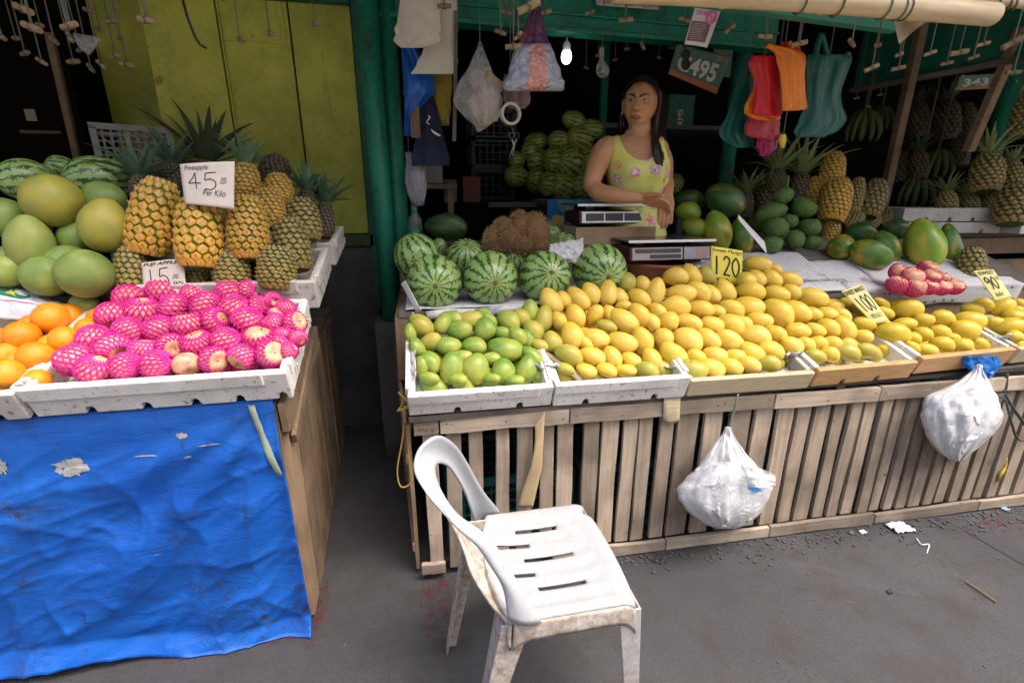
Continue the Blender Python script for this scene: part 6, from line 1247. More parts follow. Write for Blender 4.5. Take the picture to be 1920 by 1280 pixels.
def hang(rows, Y, depth, name, m, parent=None, folds=6, amp=.006, nr=26, n=56, lean=0.0, power=1.0, smooth=True):
    """a hanging bag or cloth as a closed lens-shaped sleeve; rows are (py, x left, x right[, depth factor])"""
    Q = spline([Vector((r[0], r[1], r[2])) for r in rows], nr); D = spline([Vector((r[3] if len(r) > 3 else 1.0, 0, 0)) for r in rows], nr); b = MB(); vs = []; sd = rows[0][1] * .13
    for i, q in enumerate(Q):
        mid, hw = (q.y + q.z) / 2 + 16 * amp / .01 * .10 * nz((i * .22, sd, 7)), max(.3, (q.z - q.y) / 2 * (1 + .10 * nz((i * .35, sd, 3))))
        for k in range(n):
            a = 2 * math.pi * k / n; cx = math.cos(a); sgn = 1 if math.sin(a) >= 0 else -1
            fold = amp * .7 * math.sin(folds * .45 * (cx + .35 * nz((i * .10, sd, 1))) * 3 + 1.5 * nz((i * .09, sd, 0)) + sd) * (.3 + .7 * i / nr) + amp * 1.3 * nz((cx * 2.2 + sd, i * .13, sgn)) + amp * .55 * nz((cx * 7 + sd, i * .3, sgn)) + amp * .9 * ((1 - abs(nz((cx * 5 + .25 * nz((i * .15, sd, 2)) + sd, i * .045, sgn * 2)))) ** 5 - .4)
            off = depth * max(.04, D[i].x) * abs(math.sin(a)) ** power * sgn + fold * (1 if abs(math.sin(a)) > .15 else .3)
            vs.append(at(mid + hw * cx, q.x + amp * 120 * nz((cx * 3, i * .2, sd)) * (i / nr) ** 3, Y - lean * i / nr - off))
    b.add(vs, [(i * n + k, i * n + (k + 1) % n, i * n + n + (k + 1) % n, i * n + n + k) for i in range(nr) for k in range(n)] + [tuple(range(n)), tuple(nr * n + k for k in range(n))])
    return b.build(name, m, parent, smooth=smooth)
def hanging(name, rows, Y, depth, m, label, cat, cord=True, **k):
    t = empty(name); tag(t, label, cat); hang(rows, Y, depth, 'body', m, t, **k)
    if cord:
        p = at((rows[0][1] + rows[0][2]) / 2, rows[0][0] + 1, Y); b = MB(); b.tube([p, p + Vector((.002, .0, .08)), Vector((p.x, p.y, 2.44))], .0022, 5); b.build('string', string_m, t)
    return t
bag_white = thin_plastic('white_bag_film', (.88, .90, .93), .55, .15, 1.0); bag_clear = thin_plastic('clear_bag_film', (.62, .60, .58), .70, .22, .6); bag_grey = thin_plastic('grey_bag_film', (.42, .42, .47), .45, .25, .6)
filling = simple('white_foam_pieces', (.90, .91, .93), .6, (.82, .83, .86), 40, .9, 45, .02)
def stuffed(rows, Y, depth, label, fill_from, pieces, seed, tail=None, string=None):
    t = empty('plastic_bag'); tag(t, label, 'bag'); hang(rows, Y, depth, 'film', bag_white, t, folds=9, amp=.008, nr=40, n=72)
    fr = [(r[0], r[1] + 5, r[2] - 5) + r[3:] for r in rows if r[0] >= fill_from]; fr[-1] = (fr[-1][0] - 4, fr[-1][1], fr[-1][2]) + fr[-1][3:]
    o = hang(fr, Y, depth * .80, 'foam_filling', filling, t, folds=3, amp=.016, nr=46, n=90)
    p = at((rows[0][1] + rows[0][2]) / 2, rows[0][0] + 4, Y); b = MB(); b.lathe(sph(6), 10, Matrix.Translation(p) @ Matrix.Diagonal((.011, .011, .009, 1))); b.build('knot', bag_white, t, smooth=True)
    if string: b = MB(); b.tube([p] + [at(x, y, Y + .01) for x, y in string], .0035, 6); b.build('string', string_green, t, smooth=True)
    return t
o = stuffed([(800, 1361, 1369, .2), (815, 1352, 1376, .3), (835, 1336, 1388, .55), (865, 1316, 1412, .8), (890, 1292, 1438, .95), (918, 1271, 1446, 1), (945, 1278, 1436, 1), (968, 1300, 1420, .9), (984, 1326, 1398, .6), (991, 1348, 1378, .3)], 1.31, .085, 'white plastic bag of foam tied by a green string to the slats', 846, 190, 1, string=[(1372, 782), (1379, 760), (1384, 738)])
b = MB(); b.grid(lambda u, v: at(1392 + 62 * u - 10 * v * (1 - u), 862 + 28 * u + (52 - 30 * u) * v, 1.25 - .03 * math.sin(u * 3.1) + .01 * nz((u * 5, v * 5, 1))), 12, 10); b.build('side_fold', bag_white, o, smooth=True)
b = MB(); b.add([at(x, y, 1.232) for x, y in ((1402, 905), (1420, 912), (1430, 920), (1415, 924), (1404, 915))], [(0, 1, 2, 3, 4)]); b.build('blue_print', simple('blue_print', (.08, .32, .72), .5), o)
stuffed([(683, 1832, 1840, .2), (700, 1815, 1846, .35), (720, 1786, 1858, .6), (742, 1738, 1870, .8), (770, 1728, 1878, 1), (800, 1732, 1874, 1), (828, 1742, 1848, .9), (850, 1764, 1822, .7), (864, 1784, 1806, .35)], 1.29, .085, 'white plastic bag of foam hanging below the right trays', 725, 170, 2)
hanging('plastic_scrap', [(668, 1804, 1872), (684, 1806, 1878), (700, 1826, 1866), (707, 1840, 1860)], 1.335, .012, thin_plastic('blue_bag_film', (.01, .16, .55), .15), 'blue plastic scrap showing behind the right white bag', 'bag', cord=False)
# hanging things around the green posts
sackm = cloth('off_white_sacking', (.62, .58, .50), (.54, .49, .41), .8, .3)
hanging('cloth_sack', [(-20, 800, 856), (30, 798, 857), (80, 796, 857), (120, 782, 857), (139, 770, 856)], 2.12, .012, sackm, 'off white sack hanging behind the folded cloth beside the post', 'sack', folds=4, amp=.004)
hanging('folded_cloth', [(-20, 752, 826), (20, 748, 826), (55, 742, 826), (78, 740, 822), (90, 752, 796)], 2.05, .022, sackm, 'folded off white cloth hanging at the top of the green post', 'cloth', folds=5, amp=.007)
hanging('plastic_bag', [(80, 752, 772, .3), (110, 754, 800, .6), (150, 756, 815, 1), (175, 757, 813, 1), (190, 758, 800, .7), (215, 758, 776, .5), (255, 758, 774, .3)], 2.2, .05, thin_plastic('blue_film', (.005, .10, .45), .06, .25, .7), 'shiny blue plastic bag hanging beside the green posts', 'bag', folds=7, amp=.010)
hanging('plastic_bag', [(120, 806, 848), (170, 800, 847), (210, 812, 845), (236, 828, 842, .4)], 2.26, .018, cloth('mustard_film', (.32, .24, .01), (.24, .18, .01), .4), 'mustard yellow plastic bag behind the off white sack', 'bag', folds=6, amp=.006)
o = hanging('apron', [(180, 786, 812), (215, 782, 822), (260, 777, 834), (300, 772, 842), (311, 772, 843)], 2.24, .02, cloth('navy_cloth', (.012, .02, .055), (.008, .012, .035), .85), 'navy blue apron with a white curved mark beside the posts', 'apron', folds=5, amp=.008)
b = MB(); b.tube([at(809 + 17 * k / 8, 243 + 12 * (k / 8) ** .6, 2.205) for k in range(9)], [.001 + .004 * math.sin(math.pi * min(1, (k + 1) / 10)) for k in range(9)], 5); b.build('white_mark', white_pl, o)
b = MB(); b.tube([at(803 + 3 * math.sin(k), 217 + 2.4 * k, 2.205) for k in range(8)], .0022, 5); b.build('white_mark', white_pl, o)
b = MB(); b.box(-.02, .02, -.006, .006, -.07, .07, Matrix.Translation(at(778, 225, 2.18))); o = b.build('wooden_paddle', wood_post, bevel=.003); tag(o, 'narrow brown wooden paddle hanging in front of the navy apron', 'paddle')
b = MB(); b.grid(lambda u, v: at(851 + 7 * u - 3 * v * v, 20 + 245 * v, 2.1 + .008 * math.sin(v * 20)), 2, 40); o = b.build('hanging_strip', string_m, solid=.002); tag(o, 'long ragged grey strip dangling right of the off white sack', 'strip')
o = hanging('plastic_bag', [(78, 897, 902, .1), (95, 892, 908, .25), (125, 880, 920, .5), (160, 860, 934, .9), (190, 852, 940, 1), (215, 866, 932, .9), (237, 890, 912, .4)], 2.05, .07, bag_clear, 'clear bag stuffed with brown papers, left of the striped bag', 'bag', folds=8, amp=.010)
random.seed(6)
for k in range(9):
    c = at(random.uniform(874, 926), random.uniform(140, 222), 2.05 + random.uniform(-.03, .03)); M = Matrix.Translation(c) @ Matrix.Rotation(random.uniform(-1, 1), 4, 'Y') @ Matrix.Rotation(random.uniform(-.6, .6), 4, 'X'); b = MB(); b.grid(lambda u, v: M @ Vector(((u - .5) * .085, .012 * math.sin(u * 4 + k), (v - .5) * .10)), 6, 4); b.build('paper', cloth('kraft%d' % k, random.choice([(.52, .42, .32), (.42, .31, .2), (.56, .50, .42)]), None, .8), o, smooth=True, solid=.002)
hanging('plastic_bag', [(140, 945, 985, .3), (165, 942, 993, .9), (190, 944, 994, 1), (204, 955, 985, .5)], 2.2, .035, thin_plastic('pink_grey_film', (.34, .24, .22), .25, .3), 'small greyish pink plastic bag below the striped bag', 'bag', cord=False)
c = at(957, 214, 2.0); b = MB(); M = basis(c, FW * .95 + RT * .3, UP)
for k in range(28):
    a0, a1 = 2 * math.pi * k / 28, 2 * math.pi * (k + 1) / 28; q = []
    for a in (a0, a1):
        for r, z in ((.041, -.012), (.041, .012), (.031, .012), (.031, -.012)): q.append(M @ Vector((r * math.cos(a), r * math.sin(a), z)))
    b.add(q, [(0, 1, 5, 4), (1, 2, 6, 5), (2, 3, 7, 6), (3, 0, 4, 7)])
tr_ = empty('tape_roll'); tag(tr_, 'roll of clear packing tape hanging below the striped bag', 'tape'); b.build('roll', simple('tape_film', (.50, .46, .34), .25, (.4, .36, .26), 8), tr_, smooth=False); b = MB(); b.tube([c + UP * .036, Vector((c.x, c.y, 2.44))], .0018, 5); b.build('string', string_m, tr_)
sz = empty('scissors'); tag(sz, 'small scissors with bright blades hanging under the tape roll', 'scissors'); p = at(964, 262, 2.0)
for s_ in (-1, 1):
    b = MB(); b.tube([p + RT * .008 * s_, p - UP * .02, p - UP * .06 - RT * (.012 + .006 * s_)], [.004, .004, .001], 6); b.build('blade', steel, sz); b = MB(); b.tube([p + UP * .014 + RT * s_ * .011 + (RT * math.cos(k * .628) * .009 + UP * math.sin(k * .628) * .012) for k in range(10)], .003, 5, closed=True); b.build('handle', black_m, sz)
b = MB(); b.tube([p + UP * .02, c - UP * .036], .0015, 5); b.build('string', string_m, sz)
# the big striped bag of foam
x_ = Mat('striped_net_bag'); sep = x_.node('SeparateXYZ'); x_.l.new(x_.tc.outputs['Object'], sep.inputs[0]); cx_ = at(1000, 120, 2.0).x
u_ = x_.math('MULTIPLY', x_.math('SUBTRACT', sep.outputs[0], cx_), 1.0); au = x_.math('ABSOLUTE', u_); lump = x_.node('TexVoronoi'); lump.inputs['Scale'].default_value = 55; x_.l.new(x_.coord(1, 'Object', False), lump.inputs[0])
wz = x_.math('MULTIPLY', x_.math('SUBTRACT', 2.06, sep.outputs[2]), 1.0); sc_u = x_.math('DIVIDE', au, x_.math('ADD', x_.math('MULTIPLY', wz, .33), .055))
c_ = x_.mix(x_.ramp(sc_u, .22, .24), (.76, .34, .27), (.46, .48, .62)); c_ = x_.mix(x_.ramp(sc_u, .72, .74), c_, (.72, .46, .10)); c_ = x_.mix(x_.ramp(sc_u, .84, .86), c_, (.66, .10, .05)); c_ = x_.mix(x_.ramp(lump.outputs['Distance'], .1, .5, .45, 0), c_, (.80, .80, .84)); x_.color(c_).rough(.4).bump(lump.outputs['Distance'], 1.0, .012); stripe_m = x_.m
o = hanging('striped_bag', [(82, 972, 1030, .6), (100, 964, 1038, .9), (130, 955, 1050, 1.05), (152, 945, 1057, 1), (166, 942, 1060, .8), (171, 952, 1054, .4)], 2.0, .075, stripe_m, 'bag of foam pieces striped red, white, blue and yellow, hanging under the beam', 'bag', folds=10, amp=.010)
hang([(-5, 1004, 1012, .3), (20, 994, 1014, .5), (50, 982, 1022, .7), (84, 971, 1031, .8)], 2.0, .05, 'gathered_top', thin_plastic('blue_net', (.03, .05, .22), .35, .4, .5, (.30, .05, .06)), o, folds=9, amp=.008)
# coloured carrier bags on the right
def vest(rows, Y, m, label, handles=(), depth=.016, **k):
    t = hanging('carrier_bag', rows, Y, depth, m, label, 'bag', cord=False, folds=k.get('folds', 1.4), amp=k.get('amp', .007), nr=22)
    for pts, w in handles:
        P = spline([at(x, y, Y - .006) for x, y in pts], 12); b = MB(); b.tube(P, [w] * 13, 8); b.build('handle', m, t, smooth=True)
    p = at((rows[0][1] + rows[0][2]) / 2, rows[0][0], Y); b = MB(); b.tube([p, Vector((p.x, p.y, 2.44))], .002, 5); b.build('string', string_green, t); return t
def bagm(n, c): return thin_plastic(n, c, .04, .38, .35, tuple(v * .8 for v in c))
redb, orab, grnb, magb, yelb = bagm('red_bag_film', (.62, .012, .02)), bagm('orange_bag_film', (.85, .22, .005)), bagm('green_bag_film', (.005, .11, .085)), bagm('magenta_bag_film', (.38, .005, .12)), bagm('yellow_bag_film', (.75, .60, .03))
vest([(96, 1398, 1412), (130, 1384, 1420), (180, 1374, 1420), (220, 1362, 1415), (250, 1348, 1412), (270, 1362, 1416), (277, 1378, 1408)], 2.16, grnb, 'dark green carrier bag hanging left of the red ones')
vest([(225, 1424, 1462), (250, 1422, 1462), (275, 1418, 1458), (293, 1424, 1440)], 2.1, magb, 'magenta carrier bag hanging lowest of the bunch', amp=.008)
vest([(150, 1412, 1462), (190, 1406, 1468), (222, 1400, 1464), (252, 1396, 1460), (262, 1428, 1458)], 2.08, bagm('dull_red_film', (.45, .03, .05)), 'dull red carrier bag showing below the brighter red one')
vest([(165, 1412, 1440), (185, 1404, 1450), (208, 1393, 1462), (222, 1408, 1464), (226, 1420, 1458)], 2.05, orab, 'orange carrier bag peeking out below the red ones')
vest([(104, 1410, 1456), (122, 1404, 1462), (148, 1412, 1464), (185, 1412, 1465), (212, 1410, 1466), (218, 1424, 1462)], 2.02, redb, 'bright red carrier bag left of the front orange one', amp=.006)
vest([(78, 1464, 1482), (90, 1462, 1500), (104, 1464, 1504)], 2.03, redb, 'small red bag loop above the orange carrier bag')
vest([(84, 1438, 1450), (98, 1450, 1506), (120, 1458, 1510), (150, 1462, 1510), (180, 1464, 1511), (204, 1466, 1512), (208, 1466, 1482)], 1.97, orab, 'smooth orange carrier bag in front of the bunch', handles=[([(1438, 84), (1452, 92), (1462, 104)], .011), ([(1480, 78), (1484, 88), (1482, 100)], .008)], folds=2, amp=.003)
vest([(102, 1518, 1594), (112, 1513, 1597), (140, 1511, 1588), (170, 1510, 1578), (200, 1508, 1580), (225, 1500, 1586), (245, 1488, 1572), (258, 1490, 1548)], 2.12, grnb, 'large dark green carrier bag right of the orange one', handles=[([(1540, 64), (1532, 88), (1528, 116)], .013), ([(1541, 66), (1548, 90), (1552, 114)], .011), ([(1586, 100), (1592, 104), (1590, 116)], .010)], folds=3, amp=.007)
vest([(252, 1464, 1474), (265, 1460, 1474), (278, 1464, 1470)], 2.05, yelb, 'little yellow plastic scrap below the red bags', amp=.004)
# ------------------------------------------------------------------ strings with wooden pegs
def peg(px, py, Y, size, ang, label, group, strings=1, wrap=None):
    c = at(px, py, Y); L = size * mpp(c); t = empty('hanging_peg', c); tag(t, label, 'peg', group); d = (RT * math.cos(R(ang)) - UP * math.sin(R(ang)) + FW * .2).normalized()
    b = MB(); r = max(.006, L * .16); b.tube([-d * L / 2, -d * L * .2, d * L * .2, d * L / 2], [r, r * .92, r * 1.04, r * .96], 8); b.build('stick', peg_m, t)
    top = min(2.44 if Y < 2.2 else 2.55, 2.55) - c.z
    for k in range(strings):
        ox = (k - (strings - 1) / 2) * .012; b = MB(); b.tube([Vector((ox * .3, 0, r * .6)), Vector((ox + .004 * math.sin(px), 0, top * .4)), Vector((ox * 2 + .003 * math.cos(px), .004, top))], .0021, 5); b.build('string', string_m if (px + k) % 3 > 1 else string_green, t)
    b = MB(); b.tube([(RT * 0 + Vector((0, 0, 0))) + d * .006 * math.sin(k * 3) + (d.orthogonal().normalized() * math.cos(k) + d.cross(d.orthogonal().normalized()) * math.sin(k)) * (r * 1.12) for k in range(13)], .0022, 5); b.build('knot', wrap or string_m, t)
def pegs(lst, what, group):
    lst = sorted(lst, key=lambda q: q[0])
    for i, q in enumerate(lst): peg(q[0], q[1], q[2], q[3], q[4] if len(q) > 4 else random.uniform(-15, 25), '%s, %s from the left' % (what, ORD[i + 1]), group, q[5] if len(q) > 5 else 1)
random.seed(40)
k1 = lambda l: [(x / 3.2, y / 3.2, Y, s / 3.2, *r) for x, y, Y, s, *r in l]
pegs(k1([(140,55,1.75,120,22),(190,165,1.65,122,20),(415,155,1.7,108,-8,3),(150,320,2.0,60,-10),(325,245,1.9,60,40),(535,65,1.95,75,20),(675,125,1.9,82,0),(250,370,2.1,70,30),(440,370,2.1,80,0),(420,225,1.9,60,60),(545,410,2.1,60,50),(610,390,2.2,70,40),(690,335,2.1,80,0),(760,385,2.2,90,10),(12,225,1.8,50,30),(600,180,2.0,50,30),(95,230,2.2,40),(240,150,2.3,45),(480,300,2.3,45),(720,230,2.3,45)]), 'wooden peg on a string in the dark over the left fruit', 'pegs on strings at left')
pegs([(275,38,1.75,34,12,2),(450,74,2.0,18,30),(506,63,1.95,24,15),(590,46,1.95,16,0)], 'wooden peg on a string in front of the lime panels', 'pegs before the lime panels')
k4 = lambda l: [(700 + x / 3.2, y / 3.2, Y, s / 3.2, *r) for x, y, Y, s, *r in l]
pegs(k4([(425,38,1.9,80,2),(800,72,2.0,70,10),(765,195,1.95,70,20,2),(935,40,1.6,140,-20),(870,215,1.7,60,-40),(840,280,1.7,95,0),(1030,75,2.0,75,-10),(1300,75,2.1,55,-10),(1510,120,2.1,65,10)]), 'wooden peg on a string over the striped bag', 'pegs along the green beam')
k5 = lambda l: [(1080 + x / 2.667, y / 2.667, Y, s / 2.667, *r) for x, y, Y, s, *r in l]
pegs(k5([(250,100,1.95,70,0),(545,100,2.05,60,20),(770,145,2.0,55,-40),(945,183,1.8,65,8),(332,230,2.2,40,60),(255,245,2.6,30),(415,290,2.7,22),(195,300,2.8,26),(50,340,2.8,26),(110,280,2.9,26),(480,240,2.9,26)]), 'wooden peg on a string above the woman', 'pegs above the woman')
k6 = lambda l: [(1400 + x / 3.2, y / 3.2, Y, s / 3.2, *r) for x, y, Y, s, *r in l]
pegs(k6([(630,260,1.6,62,50),(785,272,1.6,36,0),(750,408,1.6,76,-25),(915,328,1.65,42,-20),(910,410,1.65,72,-10),(1100,320,1.7,62,-20),(1200,380,1.75,62,-10),(1275,315,1.7,92,-8),(1360,345,1.7,56,-20),(1420,265,1.65,66,-15),(1600,255,1.5,110,-30),(1600,435,1.6,76,0),(315,262,1.8,86,-10,2),(660,590,2.9,30),(730,640,2.8,30),(800,570,2.9,30)]), 'wooden peg on a string below the bamboo pole', 'pegs below the bamboo')
c = at(384, 90, 1.9); b = MB(); b.tube([at(340, -10, 1.9), at(352, 35, 1.9), at(366, 70, 1.9), at(375, 84, 1.9), at(387, 91, 1.9)], .004, 6); o = b.build('bent_wire', black_m, smooth=True); tag(o, 'bent black wire hanging down over the lime panel', 'wire')
hanging('plastic_scrap', [(62, 136, 140, .3), (72, 140, 186), (88, 148, 180), (103, 164, 170, .3)], 1.95, .012, bag_clear, 'torn clear plastic scrap tangled in the left strings', 'plastic', cord=False)
hanging('plastic_bag', [(88, 1124, 1132, .3), (104, 1123, 1133, .4), (112, 1124, 1132, .5), (124, 1119, 1140, 1), (138, 1118, 1142, 1), (146, 1126, 1136, .5)], 2.35, .024, bag_clear, 'tiny clear bag knotted on a string near the bulb', 'bag', folds=4, amp=.004)
# bulb
bt_ = empty('light_bulb'); c = at(1062, 106, 2.5); tag(bt_, 'lit white bulb hanging behind the striped bag', 'bulb'); em = Mat('lit_bulb'); em.color((.9, .9, .9)); em.b.inputs['Emission Color'].default_value = (.95, .97, 1, 1); em.b.inputs['Emission Strength'].default_value = 3.0
b = MB(); b.lathe([(.002, -.034), (.014, -.030), (.023, -.016), (.025, 0), (.022, .014), (.019, .02)], 18, Matrix.Translation(c)); b.build('globe', em.m, bt_, smooth=True); b = MB(); b.lathe([(.0195, .0205), (.0185, .05), (.012, .06), (.004, .066)], 14, Matrix.Translation(c)); b.build('base', white_pl, bt_, smooth=True); b = MB(); b.tube([c + UP * .06, Vector((c.x, c.y, 2.6))], .003, 6); b.build('cord', white_pl, bt_)
# ------------------------------------------------------------------ newspapers and papers on the display
def m_news(name, pic=(.3, .2, .16)):
    x = Mat(name); co = x.coord(1, 'Object', True); br = x.node('TexBrick'); br.inputs['Scale'].default_value = 14; br.inputs['Mortar Size'].default_value = .05; br.inputs['Color1'].default_value = (.06, .06, .07, 1); br.inputs['Color2'].default_value = (.55, .55, .57, 1); br.inputs['Mortar'].default_value = (.60, .60, .62, 1); br.inputs['Row Height'].default_value = .12; br.inputs['Brick Width'].default_value = .35; x.l.new(co, br.inputs[0])
    big = x.noise(6, 2, .5, co); c = x.mix(x.ramp(big, .40, .46, .25, .9), (.60, .60, .60), br.outputs[0]); c = x.mix(x.ramp(x.noise(3.3, 2, .4, co), .60, .62, 0, .8), c, x.mix(x.ramp(x.noise(20, 4, .7, co), .4, .6), pic, (.45, .42, .42))); x.color(c).rough(.85); return x.m
news = m_news('newsprint'); news2 = m_news('newsprint_blue', (.10, .15, .30))
def sheet(fn, label, m=news, nu=24, nv=16, name='newspaper', cat='newspaper'):
    b = MB(); b.grid(fn, nu, nv); o = b.build(name, m, smooth=True, solid=.0012); tag(o, label, cat); return o
def on_ramp(x, y, h=.004): return Vector((x, y, ramp_z(y) + h))
def rsheet(x0, x1, y0, y1, skew, label, m=news, bump=.006, h=.004, droop=0):
    def fn(u, v):
        x = x0 + (x1 - x0) * u + skew * v; y = y0 + (y1 - y0) * v; p = on_ramp(x, max(y, 1.70), h + bump * (.6 + nz((x * 9, y * 9, h * 900)) + .5 * nz((x * 25, y * 25, 3))))
        if y < 1.70: p.y = 1.695 - .02 * v; p.z -= (1.70 - y) * .9
        return p
    return sheet(fn, label, m)
S = None
rsheet(1.35, 1.78, 1.76, 2.02, .03, 'crumpled newspaper lying below the soursops', news2, .010)
rsheet(1.50, 2.05, 1.69, 1.93, .05, 'flat newspaper with a headline beside the mango heap', news, .005, .010)
rsheet(1.98, 2.62, 1.71, 1.92, .04, 'newspaper under the magenta wrapped apples', news, .006, .014)
rsheet(1.80, 2.75, 1.60, 1.74, .0, 'newspaper folded over the tier edge behind the long mangoes', news2, .010, .008)
rsheet(1.16, 1.55, 1.84, 2.0, .02, 'newspaper under the standing papayas', news2, .008, .006)
hd = bpy.data.objects['newspaper.001']
def Sn(u, v, off=0): return on_ramp(1.60 + .24 * u, 1.745 + .03 * (1 - v), .020)
text_on(lambda u, v, o: Sn(u, v), 'RLC gets into the', 0, 0, 1, 1, ink, hd, flip=True)
sheet(lambda u, v: at(1384 + 50 * v + 4 * u * v, 402 + 52 * v + 22 * u * (.4 + .6 * v), 1.93 - .05 * u + .02 * math.sin(v * 3)), 'folded white paper standing between papaya and soursops', simple('white_card', (.70, .70, .72), .8), 10, 14, 'folded_paper', 'paper')
c0 = at(1062, 478, 1.86)
sheet(lambda u, v: at(1030 + 64 * u, 458 + 34 * v - 10 * u * (1 - v), 1.87 - .05 * math.sin(v * 2)) + Vector((0, 1, .6)) * .014 * nz((u * 6, v * 6, 2)) + Vector((0, -.5, 1)) * .010 * nz((u * 14, v * 14, 5)), 'crumpled newspaper stuffed between the watermelons and the scale', news2, 24, 16)
b = MB(); A, B = at(800, 592, 1.685), at(992, 577, 1.685)
b.tube([A.lerp(B, k / 10) + Vector((0, 0, .003 * math.sin(k))) for k in range(11)], [.016, .017, .018, .017, .018, .017, .018, .017, .016, .017, .016], 12); o = b.build('newspaper_roll', news2, smooth=True); tag(o, 'rolled newspaper lying in front of the watermelons', 'newspaper')
sheet(lambda u, v: Vector((-.06 + 1.1 * u, 1.70 + .4 * v, TZ + .003 + .004 * (1 + nz((u * 12, v * 6, 0))))), 'newspaper spread under the front watermelons', news2, 30, 12)
sheet(lambda u, v: at(752 + 30 * v + 8 * u, 532 + 56 * v - 6 * u, 1.70 - .02 * u + .012 * math.sin(v * 5)), 'white plastic sheets folded at the counter corner by the watermelons', white_pl, 6, 14, 'plastic_sheet', 'plastic')
sheet(lambda u, v: Vector((-.045 + .014 * u + .01 * nz((v * 9, u * 3, 0)), 1.39 + .28 * v, .755 + .02 * u + .135 * v + .012 * nz((v * 16, u * 4, 5)))), 'newspaper lining at the aisle side of the green mango tray', news, 6, 30)
for k, (x, y, lab) in enumerate([(1020, 690, 'newspaper scrap between the green and yellow mangoes'), (1258, 690, 'newspaper scrap at the corner of the second tray'), (1478, 668, 'newspaper scrap at the corner of the tan taped tray'), (1870, 635, 'newspaper scrap at the right end of the orange taped tray')]):
    c = at(x, y, 1.43); M = Matrix.Translation(c) @ Matrix.Rotation(R(-35), 4, 'X') @ Matrix.Rotation(k * .7, 4, 'Z')
    sheet(lambda u, v: M @ Vector(((u - .5) * .09, (v - .5) * .07, .018 * nz((u * 4 + k, v * 4, 0)) + .01 * nz((u * 11, v * 9, k)))), lab, news, 12, 10)
b = MB(); A, B = at(1000, 652, 1.52), at(1090, 712, 1.385); d = (B - A).normalized(); s_ = d.cross(Vector((0, -.5, .86))).normalized() * .011
b.grid(lambda u, v: A.lerp(B, v) + s_ * (2 * u - 1) * (.5 + v) + Vector((0, 0, .012 * math.sin(v * 3.1))), 2, 16); o = b.build('palm_strip', simple('dry_strip', (.40, .30, .19), .7, (.30, .22, .14), 30), smooth=True, solid=.002); tag(o, 'dry brown strip lying between the green and yellow mangoes', 'strip')
# ------------------------------------------------------------------ things hanging on the slats and lying on the ground
b = MB(); b.grid(lambda u, v: at(1000 + 22 * u - 10 * v + 6 * math.sin(v * 5) * (1 - u) - 4 * (v > .6) * (v - .6) * 8, 768 + 182 * v, 1.372 - .012 * math.sin(v * 3) + .006 * math.sin(u * 3 + v * 9)), 4, 40); o = b.build('cloth_strip', simple('tan_strip', (.52, .40, .23), .75, (.44, .32, .17), 9, .3, 30), smooth=True, solid=.002); tag(o, 'long tan packing strip hanging down the slats behind the chair', 'strip')
b = MB(); b.grid(lambda u, v: at(1245 + 31 * u - 2 * v, 742 + (44 + 8 * math.sin(u * 3)) * v, 1.363 - .008 * math.sin(v * 3)), 4, 10); o = b.build('tape_piece', tape_tan, smooth=True, solid=.0015); tag(o, 'short piece of brown tape stuck on the top rail', 'tape')
b = MB(); b.tube(spline([at(1888, 700, 1.33), at(1886, 726, 1.325), at(1884, 738, 1.32), at(1900, 765, 1.31), at(1925, 800, 1.30), at(1950, 830, 1.3)], 24), .006, 6); b.tube(spline([at(1884, 738, 1.32), at(1870, 742, 1.315), at(1884, 748, 1.30), at(1896, 790, 1.29), at(1908, 822, 1.29), at(1930, 826, 1.29)], 24), .0045, 6); o = b.build('strap', simple('black_strap', (.03, .04, .04), .5, (.06, .08, .08), 20), smooth=True); tag(o, 'black plastic strap knotted on the slats at the right edge', 'strap')
b = MB(); random.seed(4)
for q in range(4): b.tube(spline([at(752 + random.uniform(-8, 8), 735, 1.5), at(770 + random.uniform(-6, 4), 758, 1.47), at(748 + random.uniform(-6, 4), 770, 1.46), at(762, 748 + q * 4, 1.5)], 20), .0028, 5)
b.tube(spline([at(760, 760, 1.47), at(755, 820, 1.43), at(745, 880, 1.42), at(752, 912, 1.41), at(772, 900, 1.41), at(766, 850, 1.42), at(772, 790, 1.45)], 40), .0028, 5); o = b.build('rope_coil', string_yellow, smooth=True); tag(o, 'yellow rope coiled and looped on the aisle side of the counter', 'rope')
random.seed(14); c = atz(1688, 987, .012)
sheet(lambda u, v: c + Vector(((u - .5) * .085, (v - .5) * .06, .018 * abs(nz((u * 4, v * 4, 0))) + .014 * abs(nz((u * 9, v * 9, 3))) - .006)), 'crumpled white tissue on the ground by the counter', simple('tissue', (.78, .78, .80), .9), 14, 12, 'tissue', 'litter')
for k, (x, y, r, m, lab) in enumerate([(1597, 998, .010, string_green, 'tiny green plastic bit on the ground below the counter'), (1618, 996, .013, white_pl, 'tiny white scrap beside the green bit on the ground'), (1885, 953, .014, blue_key, 'small bluish scrap on the ground at the far right'), (1670, 1108, .010, black_m, 'small dark bit in the middle of the bare ground'), (1228, 1050, .010, black_m, 'dark crumb on the ground under the first hanging bag')]):
    c = atz(x, y, .006); b = MB(); b.grid(lambda u, v: c + Vector(((u - .5) * r * 2, (v - .5) * r * 1.4, .006 * nz((u * 3 + k, v * 3, 0)))), 5, 5); o = b.build('litter_scrap', m, solid=.002); tag(o, lab, 'litter')
b = MB(); b.tube(spline([atz(1718, 1008, .004), atz(1728, 1020, .008), atz(1742, 1020, .004), atz(1738, 1036, .004)], 20), .0018, 5); o = b.build('thread', white_pl); tag(o, 'curl of white thread on the ground right of the tissue', 'thread')
